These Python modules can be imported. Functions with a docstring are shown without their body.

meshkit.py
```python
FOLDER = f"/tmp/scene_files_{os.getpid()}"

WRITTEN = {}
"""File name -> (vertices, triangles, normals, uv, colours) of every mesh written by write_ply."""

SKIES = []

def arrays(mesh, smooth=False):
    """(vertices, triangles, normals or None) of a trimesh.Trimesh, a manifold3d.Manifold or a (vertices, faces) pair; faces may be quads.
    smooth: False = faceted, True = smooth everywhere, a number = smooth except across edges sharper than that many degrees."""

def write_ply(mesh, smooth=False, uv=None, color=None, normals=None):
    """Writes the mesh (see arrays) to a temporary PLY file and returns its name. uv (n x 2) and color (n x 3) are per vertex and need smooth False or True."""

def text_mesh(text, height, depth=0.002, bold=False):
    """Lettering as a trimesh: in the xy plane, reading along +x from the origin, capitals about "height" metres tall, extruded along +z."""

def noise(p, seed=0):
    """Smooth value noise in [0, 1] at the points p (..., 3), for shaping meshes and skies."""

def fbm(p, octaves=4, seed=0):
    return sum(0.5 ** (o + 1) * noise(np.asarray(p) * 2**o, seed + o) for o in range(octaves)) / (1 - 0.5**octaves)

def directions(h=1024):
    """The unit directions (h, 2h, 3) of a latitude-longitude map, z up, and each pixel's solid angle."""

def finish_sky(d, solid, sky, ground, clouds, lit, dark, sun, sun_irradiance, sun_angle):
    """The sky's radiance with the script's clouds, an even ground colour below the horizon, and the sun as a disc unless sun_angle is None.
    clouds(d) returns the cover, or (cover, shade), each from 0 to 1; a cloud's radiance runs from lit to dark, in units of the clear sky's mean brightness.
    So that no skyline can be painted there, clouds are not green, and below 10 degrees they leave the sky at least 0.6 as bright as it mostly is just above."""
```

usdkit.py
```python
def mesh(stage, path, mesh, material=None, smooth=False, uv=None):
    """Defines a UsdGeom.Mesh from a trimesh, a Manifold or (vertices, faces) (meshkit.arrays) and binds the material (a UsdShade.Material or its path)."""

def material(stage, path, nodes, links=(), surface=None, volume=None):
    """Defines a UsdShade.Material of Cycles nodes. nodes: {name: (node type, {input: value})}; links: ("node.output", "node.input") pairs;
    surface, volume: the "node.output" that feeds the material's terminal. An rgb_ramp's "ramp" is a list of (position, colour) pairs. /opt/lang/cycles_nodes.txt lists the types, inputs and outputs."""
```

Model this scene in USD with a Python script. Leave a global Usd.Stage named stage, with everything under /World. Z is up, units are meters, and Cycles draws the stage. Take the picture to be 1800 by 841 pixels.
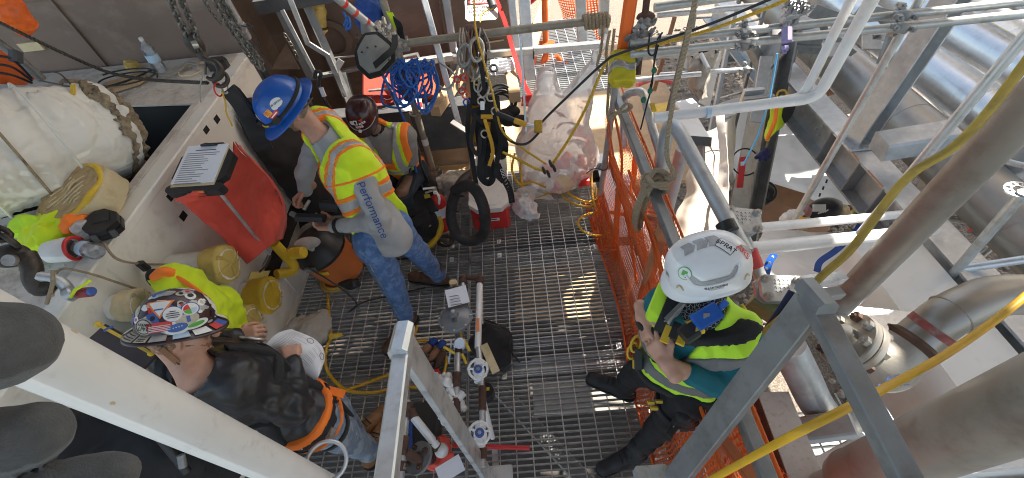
import math,random
import numpy as np,trimesh,shapely.geometry as sg,shapely.affinity as sa,shapely.ops as so
import usdkit,meshkit
from pxr import Usd,UsdGeom,UsdLux,UsdShade,Gf,Sdf,Vt
stage=Usd.Stage.CreateInMemory()
UsdGeom.SetStageUpAxis(stage,'Z'); UsdGeom.SetStageMetersPerUnit(stage,1.0)
UsdGeom.Xform.Define(stage,'/World'); UsdGeom.Scope.Define(stage,'/World/Looks')
R=random.Random(7); NR=np.random.default_rng(7)
A_=lambda*v: np.array(v,float)
def nrm(v): v=np.asarray(v,float); return v/max(np.linalg.norm(v),1e-12)
# ------------------------------------------------------------------ camera
EYE=A_(0,0,2.83321265); PITCH,ROLL,YAW,FPX=.865897754,-.125094384,-.0447872544,748.193599
_cp,_sp=math.cos(PITCH),math.sin(PITCH)
FW=A_(math.sin(YAW)*_cp,math.cos(YAW)*_cp,-_sp); _r=A_(math.cos(YAW),-math.sin(YAW),0); _u=np.cross(_r,FW)
RT=_r*math.cos(ROLL)+_u*math.sin(ROLL); UP=-_r*math.sin(ROLL)+_u*math.cos(ROLL)
cam=UsdGeom.Camera.Define(stage,'/World/camera')
cam.CreateHorizontalApertureAttr(36.0); cam.CreateFocalLengthAttr(36.0*FPX/1800); cam.CreateClippingRangeAttr((0.02,500.0))
cam.AddTransformOp().Set(Gf.Matrix4d(*[float(x) for x in (*RT,0,*UP,0,*(-FW),0,*EYE,1)]))
EXPOSURE=1.68
cam.CreateExposureAttr(EXPOSURE)
# points of the place, read off the photograph's pixels (1800 x 841) at a depth or on a plane
def _ray(x,y): return FW*FPX+RT*(x - 900)+UP*(420.5 - y)
def P(x,y,d): r=_ray(x,y); return EYE+r*d/FPX
def PZ(x,y,z=0.0): r=_ray(x,y); return EYE+r*(z - EYE[2])/r[2]
def PX(x,y,X): r=_ray(x,y); return EYE+r*X/r[0]
def PY(x,y,Y): r=_ray(x,y); return EYE+r*Y/r[1]
# ------------------------------------------------------------------ sun and sky
SUN=nrm((0.62,0.30,0.95))
SKY_STRENGTH,SUN_INTENSITY=0.132,1.25
usdkit.material(stage,'/World/Looks/sky_look',{'s': ('sky_texture',{'sky_type': 'single_scattering','sun_disc': False,'sun_elevation': math.asin(SUN[2]),'sun_rotation': math.atan2(SUN[0],SUN[1]),'aerosol_density': 2.5}),'w': ('mix',{'mix_type': 'multiply','fac': 1.,'color2': (1.,.90,.76)}),   # the camera's white balance for open shade
    'b': ('background_shader',{'strength': SKY_STRENGTH})},[('s.color','w.color1'),('w.color','b.color')],surface='b.background')
dome=UsdLux.DomeLight.Define(stage,'/World/sky'); UsdShade.MaterialBindingAPI.Apply(dome.GetPrim()).Bind(UsdShade.Material.Get(stage,'/World/Looks/sky_look'))
dome.GetPrim().SetCustomDataByKey('kind','structure')
sun=UsdLux.DistantLight.Define(stage,'/World/sun'); sun.CreateAngleAttr(0.53); sun.CreateIntensityAttr(SUN_INTENSITY); sun.CreateNormalizeAttr(True); sun.CreateColorAttr((1.0,.94,.84))
_zx=nrm(np.cross((0,1,0),SUN)); _zy=np.cross(SUN,_zx)
sun.AddTransformOp().Set(Gf.Matrix4d(*[float(x) for x in (*_zx,0,*_zy,0,*SUN,0,0,0,0,1)]))
# ------------------------------------------------------------------ materials
def M(name,col,rough=.5,metal=0.,var=.12,vs=6.,bump=0.,bs=120.,dirt=None,rvar=0.,stretch=(1,1,1),trans=0.,coat=0.,sheen=0.,spec=.5,two=None):
    """var: value variation; dirt: (colour, amount 0..1, scale); two: a second colour mixed in by a fine noise."""
    col=np.array(col,float)
    n={'g': ('geometry',{}),'m': ('mapping',{'scale': stretch}),'n': ('noise_texture',{'scale': vs,'detail': 5.,'roughness': .6}),
         'c': ('rgb_ramp',{'ramp': [(.28,tuple(np.clip(col*(1 - var),0,1))),(.72,tuple(np.clip(col*(1+var),0,1)))]}),
         'p': ('principled_bsdf',{'roughness': rough,'metallic': metal,'specular_ior_level': spec})}
    if coat: n['p'][1]['coat_weight']=coat; n['p'][1]['coat_roughness']=.15
    if sheen: n['p'][1]['sheen_weight']=sheen
    if trans: n['p'][1]['transmission_weight']=trans
    l=[('g.position','m.vector'),('m.vector','n.vector'),('n.fac','c.fac')]; src='c.color'
    if two:
        n['n2']=('noise_texture',{'scale': two[1],'detail': 3.,'roughness': .6}); n['r2']=('rgb_ramp',{'ramp': [(.5 - .04,(0,0,0)),(.5+.1,(1,1,1))]}); n['x2']=('mix',{'color2': two[0]})
        l += [('m.vector','n2.vector'),('n2.fac','r2.fac'),('r2.color','x2.fac'),(src,'x2.color1')]; src='x2.color'
    if dirt:
        dc,amt,ds=dirt
        n['nd']=('noise_texture',{'scale': ds,'detail': 8.,'roughness': .68}); n['rd']=('rgb_ramp',{'ramp': [(.62 - .25*amt,(0,0,0)),(.80 - .2*amt,(min(1,.35+amt*.65),)*3)]}); n['xd']=('mix',{'color2': dc})
        l += [('m.vector','nd.vector'),('nd.fac','rd.fac'),('rd.color','xd.fac'),(src,'xd.color1')]; src='xd.color'
    l.append((src,'p.base_color'))
    if rvar:
        n['rr']=('map_range',{'from_min': .3,'from_max': .7,'to_min': max(0,rough - rvar),'to_max': min(1,rough+rvar),'clamp': True}); l += [('n.fac','rr.value'),('rr.result','p.roughness')]
    if bump:
        n['nb']=('noise_texture',{'scale': bs,'detail': 3.,'roughness': .6}); n['b']=('bump',{'strength': min(1,bump),'distance': .004}); l += [('m.vector','nb.vector'),('nb.fac','b.height'),('b.normal','p.normal')]
    return usdkit.material(stage,'/World/Looks/'+name,n,l,surface='p.BSDF')
def M_thin(name,col,alpha=.5,rough=.3,transl=.4,var=.1):
    """thin see-through sheet: transparent + diffuse/translucent + gloss"""
    return usdkit.material(stage,'/World/Looks/'+name,{'g': ('geometry',{}),'n': ('noise_texture',{'scale': 14.,'detail': 5.}),'r': ('map_range',{'from_min': .3,'from_max': .7,'to_min': max(0,alpha - var),'to_max': min(1,alpha+var),'clamp': True}),
        't': ('transparent_bsdf',{'color': (.97,.97,.97)}),'d': ('diffuse_bsdf',{'color': col}),'l': ('translucent_bsdf',{'color': col}),'gl': ('glossy_bsdf',{'color': (1,1,1),'roughness': rough}),'f': ('fresnel',{'IOR': 1.45}),
        'a': ('mix_closure',{'fac': transl}),'b': ('mix_closure',{}),'c': ('mix_closure',{})},
        [('g.position','n.vector'),('n.fac','r.value'),('d.BSDF','a.closure1'),('l.BSDF','a.closure2'),('r.result','b.fac'),('t.BSDF','b.closure1'),('a.closure','b.closure2'),('f.fac','c.fac'),('b.closure','c.closure1'),('gl.BSDF','c.closure2')],surface='c.closure')
def M_cloth2(name,col,transl=.35,var=.12,bs=260.):
    """thin cloth that lets some light through"""
    c=np.array(col)
    return usdkit.material(stage,'/World/Looks/'+name,{'g': ('geometry',{}),'n': ('noise_texture',{'scale': 5.,'detail': 5.}),'c': ('rgb_ramp',{'ramp': [(.3,tuple(c*(1 - var))),(.7,tuple(np.clip(c*(1+var),0,1)))]}),
        'nb': ('noise_texture',{'scale': bs,'detail': 2.}),'b': ('bump',{'strength': .25,'distance': .003}),'d': ('diffuse_bsdf',{'roughness': .6}),'l': ('translucent_bsdf',{}),'a': ('mix_closure',{'fac': transl})},
        [('g.position','n.vector'),('n.fac','c.fac'),('c.color','d.color'),('c.color','l.color'),('g.position','nb.vector'),('nb.fac','b.height'),('b.normal','d.normal'),('d.BSDF','a.closure1'),('l.BSDF','a.closure2')],surface='a.closure')
GALV=M('galvanised_steel',(.46,.48,.49),.46,.75,.16,9,.10,60,dirt=((.62,.63,.62),.5,14),rvar=.1)
GALV_D=M('weathered_galvanised_steel',(.27,.275,.27),.5,.6,.18,8,.12,50,dirt=((.16,.14,.12),.45,9),rvar=.1)
GALV_B=M('bright_galvanised_steel',(.60,.62,.63),.38,.75,.12,12,.06,80,dirt=((.35,.33,.3),.25,18),rvar=.1)
ALU=M('bare_aluminium',(.70,.71,.70),.36,.8,.08,10,.06,90,rvar=.08)
PIPE_S=M('stainless_pipe',(.36,.335,.295),.42,.7,.14,3,.06,60,dirt=((.30,.22,.16),.35,4),rvar=.1)
PIPE_BR=M('stained_pipe',(.27,.238,.195),.46,.35,.2,3,.06,60,dirt=((.12,.075,.05),.5,3.5),rvar=.1)
JACKET=M('pipe_jacket',(.66,.68,.68),.32,.85,.08,2,.05,30,dirt=((.42,.42,.4),.35,5),rvar=.08)
SCAF=M('scaffold_tube',(.47,.48,.46),.45,.7,.15,14,.10,90,dirt=((.30,.27,.2),.45,16),rvar=.1)
SCAF_T=M('dull_scaffold_tube',(.31,.28,.22),.55,.45,.15,12,.12,90,dirt=((.17,.14,.1),.45,15))
WHITE_P=M('white_paint',(.78,.77,.73),.38,0,.05,5,.12,45,dirt=((.34,.3,.25),.22,11),coat=.1)
WHITE_T=M('white_tube_paint',(.76,.75,.72),.35,0,.05,8,.05,60,dirt=((.5,.47,.42),.3,14),coat=.2)
CREAM=M('cream_box_paint',(.77,.74,.66),.48,0,.06,2.2,.06,40,dirt=((.36,.31,.25),.33,5))
CREAM_D=M('worn_cream_deck_paint',(.58,.545,.49),.6,0,.12,3,.2,60,dirt=((.24,.19,.15),.55,7))
CREAM_S=M('cream_duct_paint',(.74,.73,.68),.36,0,.04,2,.03,40,dirt=((.5,.46,.38),.18,5))
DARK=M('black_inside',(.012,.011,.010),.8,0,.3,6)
DKSTEEL=M('dark_grey_steel',(.085,.088,.092),.55,.3,.2,6,.15,50,dirt=((.16,.14,.12),.4,12))
BROWNW=M('brown_duct_wall',(.185,.130,.100),.52,.1,.16,1.3,.12,25,dirt=((.33,.25,.20),.42,2.2),stretch=(1,1,1.6))
RUST=M('rusty_iron',(.085,.045,.030),.75,.1,.3,25,.35,90,dirt=((.17,.075,.04),.45,30))
HOOKI=M('greasy_iron',(.055,.046,.038),.5,.5,.3,20,.3,80,dirt=((.13,.10,.075),.4,25))
CHAINM=M('chain_steel',(.20,.19,.17),.42,.7,.25,30,.1,90,dirt=((.07,.055,.045),.5,25))
BOLT=M('bolt_steel',(.52,.50,.46),.38,.85,.2,30,.08,120,dirt=((.3,.22,.14),.3,40))
RED=M('red_plastic',(.56,.030,.028),.38,0,.12,8,.05,90)
REDCL=M('red_cloth',(.68,.078,.048),.75,0,.12,6,.3,300,sheen=.1)
ORANGE=M('orange_paint',(.78,.14,.02),.5,0,.12,9,.06,60,dirt=((.35,.1,.04),.3,12))
ORNET=M_cloth2('orange_netting',(.86,.19,.05),.3)
ORDULL=M('orange_glow_and_rust',(.55,.235,.11),.7,0,.16,7,.1,60,stretch=(1,1,.3))  # orange glow of the netting put into the colour; rust edges share it
BLACKP=M('black_plastic',(.018,.018,.019),.42,0,.2,12,.06,90)
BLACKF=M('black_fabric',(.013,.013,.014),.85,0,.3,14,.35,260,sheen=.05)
BLACKJ=M('black_jacket_fabric',(.020,.020,.022),.40,0,.3,10,.15,220)
BLACKT=M('black_trousers',(.011,.011,.012),.8,0,.3,14,.3,320)
RUBBER=M('black_rubber',(.022,.021,.021),.6,0,.25,14,.2,120,dirt=((.10,.09,.08),.35,20))
YELROPE=M('yellow_rope',(.62,.38,.035),.7,0,.2,60,.4,260,dirt=((.32,.2,.05),.3,30))
YELHOSE=M('yellow_hose',(.66,.37,.02),.5,0,.12,12,.1,90,dirt=((.36,.21,.04),.35,14))
TANROPE=M('tan_rope',(.33,.26,.17),.85,0,.2,70,.5,300)
BLUEROPE=M('blue_rope',(.03,.13,.46),.7,0,.25,60,.4,260)
BLUE=M('blue_plastic',(.012,.10,.42),.4,0,.15,10,.04,90)
YELTAPE=M('yellow_tape',(.60,.45,.13),.62,0,.18,9,.2,60,dirt=((.42,.26,.07),.4,14))
YELPAINT=M('yellow_paint',(.68,.45,.03),.5,0,.12,8,.1,60,dirt=((.4,.25,.05),.35,12))
CREAMT=M('masking_cream',(.60,.49,.29),.7,0,.15,9,.2,60,dirt=((.38,.27,.12),.4,12))
TARP=M('white_tarp',(.70,.68,.62),.6,0,.06,3,.1,30,dirt=((.42,.37,.29),.28,4))
TARPG=M('reinforced_white_sheet',(.74,.73,.70),.5,0,.05,2,.04,40,dirt=((.52,.48,.41),.2,3))
TARPD=M('soiled_tarp',(.30,.235,.15),.85,0,.35,14,.6,50,dirt=((.07,.045,.03),.75,18))
CANVAS=M('grey_canvas',(.30,.27,.23),.8,0,.15,8,.2,120,dirt=((.17,.15,.12),.4,8))
RAG=M('white_rag',(.74,.73,.70),.85,0,.08,12,.2,200)
RAGG=M('grey_rag',(.40,.37,.33),.9,0,.12,12,.3,200)
PAPER=M('white_paper',(.78,.79,.82),.7,0,.03,6)
INK=M('black_ink',(.02,.02,.025),.6)
INKG=M('grey_ink',(.13,.13,.15),.6)
WOOD=M('pine_wood',(.52,.36,.20),.7,0,.14,7,.15,60,stretch=(1,1,5),dirt=((.3,.19,.1),.3,9))
WOODB=M('brown_board',(.30,.15,.075),.7,0,.2,7,.15,60)
GRAVEL=M('gravel_stone',(.26,.22,.18),.85,0,.4,9,.3,40)
SOIL=M('gravel_bed',(.14,.115,.09),.95,0,.3,40,.8,60,two=((.26,.22,.18),45))
CONC=M('stained_shade_slab',(.050,.042,.035),.8,0,.2,2,.2,30,dirt=((.14,.10,.08),.5,3))  # base darkened to stand for the shade under the grating
CONCG=M('grey_concrete',(.40,.40,.39),.85,0,.2,5,.2,50,dirt=((.22,.21,.2),.4,8))
PLATE=M('grey_plate',(.44,.43,.40),.55,.2,.08,4,.06,50,dirt=((.28,.25,.2),.3,7))
SKIN=M('skin',(.56,.31,.215),.5,0,.12,25,.12,220)
SKIN_T=M('tanned_skin',(.47,.245,.165),.48,0,.14,25,.12,220)
SKIN_D=M('brown_skin',(.20,.105,.065),.48,0,.12,25,.12,220)
HAIR=M('brown_hair',(.085,.045,.028),.7,0,.3,60,.6,260)
HAIRG=M('greying_hair',(.20,.15,.11),.75,0,.35,70,.6,280)
HIVIS=M('yellow_green_mesh_cloth',(.62,.80,.012),.8,0,.07,7,.22,420,sheen=.1)
HIVIS2=M('lime_cloth',(.50,.82,.03),.75,0,.07,7,.2,300,sheen=.1)
HIORG=M('orange_trim',(.95,.21,.02),.75,0,.08,9,.15,300)
REFL=M('reflective_tape',(.44,.42,.42),.42,.25,.1,14,.12,180)
REFLD=M('dark_reflective_tape',(.17,.17,.165),.5,.2,.12,14,.1,180)
SHIRT=M('grey_shirt',(.35,.345,.34),.85,0,.1,9,.22,320)
SHIRTD=M('warm_grey_shirt',(.235,.215,.20),.85,0,.12,9,.22,320)
TEAL=M('teal_shirt',(.005,.125,.155),.8,0,.1,9,.2,340)
JEANS=M('blue_jeans',(.085,.16,.34),.88,0,.28,7,.3,420,two=((.15,.25,.45),26))
JEANSF=M('faded_jeans',(.17,.22,.29),.88,0,.3,7,.3,420,two=((.30,.35,.40),16))
JEANSD=M('dark_jeans',(.025,.035,.05),.88,0,.25,8,.3,420)
BOOTB=M('dark_brown_leather',(.085,.045,.026),.5,0,.3,14,.2,120)
BOOTT=M('tan_leather',(.23,.115,.045),.6,0,.25,14,.25,160)
HATBLUE=M('blue_hard_hat',(.008,.085,.37),.33,0,.1,6,.04,60,coat=.25,dirt=((.03,.15,.45),.2,18))
HATMAR=M('maroon_hard_hat',(.040,.008,.008),.28,0,.15,6,.03,60,coat=.3)
HATBRN=M('brown_hard_hat',(.050,.024,.022),.35,0,.2,6,.05,60,coat=.2)
HATWH=M('white_helmet',(.80,.80,.79),.3,0,.02,5,.02,60,coat=.3)
STK_W=M('sticker_white',(.74,.74,.72),.4,0,.06,30); STK_G=M('sticker_grey',(.38,.37,.36),.4,0,.2,40); STK_R=M('sticker_red',(.62,.05,.04),.4); STK_B=M('sticker_blue',(.05,.12,.38),.4)
STK_GR=M('sticker_green',(.10,.42,.06),.4); STK_Y=M('sticker_yellow',(.72,.42,.05),.4); STK_K=M('sticker_black',(.02,.02,.022),.4); STK_O=M('sticker_orange',(.80,.25,.08),.4); STK_T=M('sticker_tan',(.52,.47,.36),.45,0,.2,40); STK_P=M('sticker_purple',(.12,.05,.4),.4); STK_LB=M('sticker_light_blue',(.42,.58,.72),.4)
GLOVE=M('grey_glove_knit',(.098,.10,.10),.95,0,.25,40,.5,500,sheen=.1)
BAG=M_thin('clear_plastic_bag',(.92,.92,.92),.50,.18,.35,.10)
CLEAR=M_thin('clear_bottle',(.85,.88,.92),.16,.08,.4,.06)
BLUEF=M('blue_fabric',(.02,.07,.28),.8,0,.2,10,.2,200)
GREENF=M('green_fabric',(.08,.36,.05),.8,0,.15,10,.2,200)
TEALP=M('teal_cloth',(.02,.30,.26),.7)
VIOLET=M('violet_paint',(.28,.25,.48),.45,.1,.15,20)
SAFTAPE=M('duct_tape',(.36,.36,.36),.35,.5,.15,20,.2,80)
REGGREY=M('grey_enamel',(.19,.20,.21),.38,.1,.1,14,.05,80,coat=.15)
SIGNW=M('sign_white',(.78,.76,.72),.45,0,.04,6,dirt=((.55,.5,.42),.2,9))
BOOTK=M('black_leather',(.018,.018,.018),.62,0,.3,20,.2,160)
HAIRS=M('short_sandy_hair',(.30,.165,.10),.75,0,.3,80,.5,260)
# ------------------------------------------------------------------ scene tree
_names={}
def numbered(parent,name):
    k=_names.get((parent,name),0); _names[(parent,name)]=k+1
    return f'{parent}/{name}' if k == 0 else f'{parent}/{name}_{k:03d}'
class Node:
    def __init__(s,path,loc): s.path,s.loc=path,np.asarray(loc,float)
    @property
    def prim(s): return stage.GetPrimAtPath(s.path)
def tag(prim,label=None,cat=None,group=None,kind=None):
    for k,v in (('label',label),('category',cat),('group',group),('kind',kind)):
        if v: prim.SetCustomDataByKey(k,v)
def thing(name,label,cat,loc=(0,0,0),group=None,kind=None):
    n=Node(numbered('/World',name),loc)
    x=UsdGeom.Xform.Define(stage,n.path); x.AddTranslateOp().Set(Gf.Vec3d(*[float(v) for v in loc])); x.AddRotateZOp().Set(0.0)
    tag(x.GetPrim(),label,cat,group,kind); return n
def arr(mesh):
    if isinstance(mesh,MB): return mesh.arrays()
    if hasattr(mesh,'to_mesh'): m=mesh.to_mesh(); return np.asarray(m.vert_properties[:,:3],float),np.asarray(m.tri_verts)
    if isinstance(mesh,tuple):
        v,f=np.asarray(mesh[0],float),np.asarray(mesh[1],int)
        if f.shape[1] == 4: f=np.vstack([f[:,[0,1,2]],f[:,[0,2,3]]])
        return v,f
    return np.asarray(mesh.vertices,float),np.asarray(mesh.faces)
def part(parent,name,mesh,mat,smooth=40,label=None,kind=None):
    """a mesh, given in world coordinates, as a child of a thing or of a part"""
    v,f=arr(mesh); path=numbered(parent.path,name)
    usdkit.mesh(stage,path,(v - parent.loc,f),mat,smooth)
    n=Node(path,parent.loc); tag(n.prim,label,kind=kind); return n
def solo(name,mesh,mat,label=None,cat=None,group=None,kind=None,smooth=40):
    """a thing, or a piece of the setting, that is one mesh"""
    v,f=arr(mesh); c=A_(*v.mean(0)[:2],v[:,2].min()); path=numbered('/World',name)
    m=usdkit.mesh(stage,path,(v - c,f),mat,smooth); m.AddTranslateOp().Set(Gf.Vec3d(*[float(x) for x in c]))
    n=Node(path,c); tag(n.prim,label,cat,group,kind); return n
def dup(src,loc,rotz=0,label=None,cat=None,group=None):
    was=src.prim.GetCustomData(); name=src.path.rsplit('/',1)[1]
    n=Node(numbered('/World',name),loc); x=UsdGeom.Xform.Define(stage,n.path)
    x.GetPrim().GetReferences().AddInternalReference(src.path)
    x.GetPrim().GetAttribute('xformOp:translate').Set(Gf.Vec3d(*[float(v) for v in loc])); x.GetPrim().GetAttribute('xformOp:rotateZ').Set(float(math.degrees(rotz)))
    tag(x.GetPrim(),label or was['label'],cat or was['category'],group or was.get('group')); x.GetPrim().SetInstanceable(True); return n
# ------------------------------------------------------------------ mesh builder
def frame(d,up=(0,0,1)):
    d=nrm(d); u=np.asarray(up,float)
    if abs(d @ nrm(u)) > .98: u=A_(0,1,0) if abs(d[1]) < .9 else A_(1,0,0)
    x=nrm(np.cross(u,d)); return x,np.cross(d,x),d
class MB:
    def __init__(s): s.v,s.f,s.n=[],[],0
    def add(s,v,f):
        v,f=np.asarray(v,float),np.asarray(f,int)
        if f.shape[1] == 4: f=np.vstack([f[:,[0,1,2]],f[:,[0,2,3]]])
        s.v.append(v); s.f.append(f+s.n); s.n += len(v); return s
    def mesh(s,m): return s.add(*arr(m))
    def arrays(s): return np.vstack(s.v),np.vstack(s.f)
    def sweep(s,sec,pts,up=(0,0,1),closed=True,caps=True):
        """a 2-D section carried along the straight or bent line pts (mitred)"""
        sec=np.asarray(sec,float); pts=np.asarray(pts,float); m=len(sec); rows=[]
        d=np.diff(pts,axis=0)
        for i,p in enumerate(pts):
            a=nrm(d[max(i - 1,0)]); b=nrm(d[min(i,len(d) - 1)]); t=nrm(a+b)
            x,y,_=frame(t,up); k=1/max(.35,a @ t) if 0 < i < len(pts) - 1 else 1.0
            if k > 1.001:
                bend=nrm(np.cross(np.cross(a,b),t)); loc=np.outer(sec[:,0],x)+np.outer(sec[:,1],y); loc += np.outer(loc @ bend,bend)*(k - 1)
            else: loc=np.outer(sec[:,0],x)+np.outer(sec[:,1],y)
            rows.append(p+loc)
        v=np.vstack(rows); q=[]
        for i in range(len(pts) - 1):
            for j in range(m if closed else m - 1):
                k=(j+1) % m; q.append((i*m+j,i*m+k,(i+1)*m+k,(i+1)*m+j))
        s.add(v,q)
        if caps and closed:
            poly=sg.Polygon(sec)
            try: vv,ff=trimesh.creation.triangulate_polygon(poly,engine='earcut')
            except Exception: return s
            from scipy.spatial import cKDTree
            idx=cKDTree(sec).query(vv)[1]; ff=idx[ff]
            a,b,c=sec[ff[:,0]],sec[ff[:,1]],sec[ff[:,2]]; ar=(b[:,0] - a[:,0])*(c[:,1] - a[:,1]) - (b[:,1] - a[:,1])*(c[:,0] - a[:,0])
            ff=np.where(ar[:,None] > 0,ff,ff[:,::-1])
            s.add(rows[0],ff[:,::-1]); s.add(rows[-1],ff)
        return s
    def bar(s,p0,p1,w,h,up=(0,0,1),ch=.1):
        """bar of w (sideways) x h (along up) with chamfered edges"""
        c=min(w,h)*ch; a,b=w/2,h/2
        sec=[(a - c,-b),(a,-b+c),(a,b - c),(a - c,b),(-a+c,b),(-a,b - c),(-a,-b+c),(-a+c,-b)] if c > 0 else [(a,-b),(a,b),(-a,b),(-a,-b)]
        return s.sweep(sec,[p0,p1],up)
    def ibeam(s,p0,p1,w,h,tw=.012,tf=.016,up=(0,0,1)):
        a,b=w/2,h/2
        return s.sweep([(-a,-b),(a,-b),(a,-b+tf),(tw/2,-b+tf),(tw/2,b - tf),(a,b - tf),(a,b),(-a,b),(-a,b - tf),(-tw/2,b - tf),(-tw/2,-b+tf),(-a,-b+tf)],[p0,p1],up)
    def channel(s,p0,p1,w,h,t=.01,up=(0,0,1)):
        a,b=w/2,h/2
        return s.sweep([(-a,-b),(a,-b),(a,-b+t),(-a+t,-b+t),(-a+t,b - t),(a,b - t),(a,b),(-a,b)],[p0,p1],up)
    def angle(s,p0,p1,a,b,t=.007,up=(0,0,1)):
        return s.sweep([(0,0),(a,0),(a,t),(t,t),(t,b),(0,b)],[p0,p1],up)
    def box(s,c,size,rot=None,ch=.06):
        c,size=np.asarray(c,float),np.asarray(size,float); X=np.eye(3) if rot is None else rot
        return s.bar(c - X[:,2]*size[2]/2,c+X[:,2]*size[2]/2,size[0],size[1],up=X[:,1],ch=ch)
    def tube(s,pts,r,n=10,caps=True,closed=False):
        pts=np.asarray(pts,float); rr=np.broadcast_to(np.asarray(r,float),(len(pts),)); N=len(pts)
        t=np.gradient(pts,axis=0) if not closed else np.roll(pts,-1,0) - np.roll(pts,1,0)
        t /= np.maximum(np.linalg.norm(t,axis=1,keepdims=True),1e-9)
        x=frame(t[0])[0]; rows=[]; a=np.arange(n)*2*np.pi/n
        for i in range(N):
            x=nrm(x - t[i]*(x @ t[i])); y=np.cross(t[i],x)
            rows.append(pts[i]+rr[i]*(np.outer(np.cos(a),x)+np.outer(np.sin(a),y)))
        v=np.vstack(rows); i=np.arange(N if closed else N - 1)[:,None]*n; j=np.arange(n)[None]; k=(j+1) % n; i2=(i+n) % (N*n)
        q=np.stack([i+j,i+k,i2+k,i2+j],-1).reshape(-1,4); s.add(v,q)
        if caps and not closed:
            for row,rev in ((0,True),(N - 1,False)):
                f=np.array([(0,m,m+1) for m in range(1,n - 1)]); s.add(rows[row],f[:,::-1] if rev else f)
        return s
    def lathe(s,p0,axis,prof,n=20,up=(0,0,1)):
        """prof: (distance along the axis, radius) pairs"""
        x,y,d=frame(axis,up); p0=np.asarray(p0,float); a=np.arange(n)*2*np.pi/n
        rows=[p0+d*h+max(r,1e-5)*(np.outer(np.cos(a),x)+np.outer(np.sin(a),y)) for h,r in prof]
        v=np.vstack(rows); i=np.arange(len(rows) - 1)[:,None]*n; j=np.arange(n)[None]; k=(j+1) % n
        return s.add(v,np.stack([i+j,i+k,i+n+k,i+n+j],-1).reshape(-1,4))
    def cyl(s,p0,p1,r,n=16,ch=0):
        p0,p1=np.asarray(p0,float),np.asarray(p1,float); L=np.linalg.norm(p1 - p0); c=ch*r
        pr=[(0,0),(0,r - c)]+([(c,r),(L - c,r)] if ch else [(L,r)])+([(L,r - c)] if ch else [])+[(L,0)]
        return s.lathe(p0,p1 - p0,pr,n)
    def torus(s,c,axis,R_,r,n=24,m=8,sx=1.,up=(0,0,1)):
        x,y,d=frame(axis,up); a=np.arange(n)*2*np.pi/n
        return s.tube(np.asarray(c)+R_*(np.outer(np.cos(a)*sx,x)+np.outer(np.sin(a),y)),r,m,closed=True)
    def ball(s,c,r,sub=2,scale=(1,1,1),rot=None):
        m=trimesh.creation.icosphere(sub,1.0); v=m.vertices*(np.asarray(scale)*r)
        if rot is not None: v=v @ np.asarray(rot).T
        return s.add(v+np.asarray(c),m.faces)
    def prism(s,poly,o,ux,uy,h):
        """shapely polygon in the plane (o, ux, uy), thickened by h along ux x uy"""
        ux,uy=nrm(ux),nrm(uy); w=np.cross(ux,uy)
        for g in getattr(poly,'geoms',[poly]):
            m=trimesh.creation.extrude_polygon(g,h,engine='earcut'); s.add(np.asarray(o)+m.vertices @ np.stack([ux,uy,w]),m.faces)
        return s
    def hexnut(s,p,axis,af,h,hole=True):
        x,y,d=frame(axis); a=np.arange(6)*np.pi/3; r=af/math.sqrt(3)
        s.sweep(np.stack([np.cos(a),np.sin(a)],1)*r,[np.asarray(p),np.asarray(p)+d*h],up=y)
        return s.cyl(np.asarray(p)+d*h*.9,np.asarray(p)+d*h*1.6,af*.28,8) if hole else s
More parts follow.
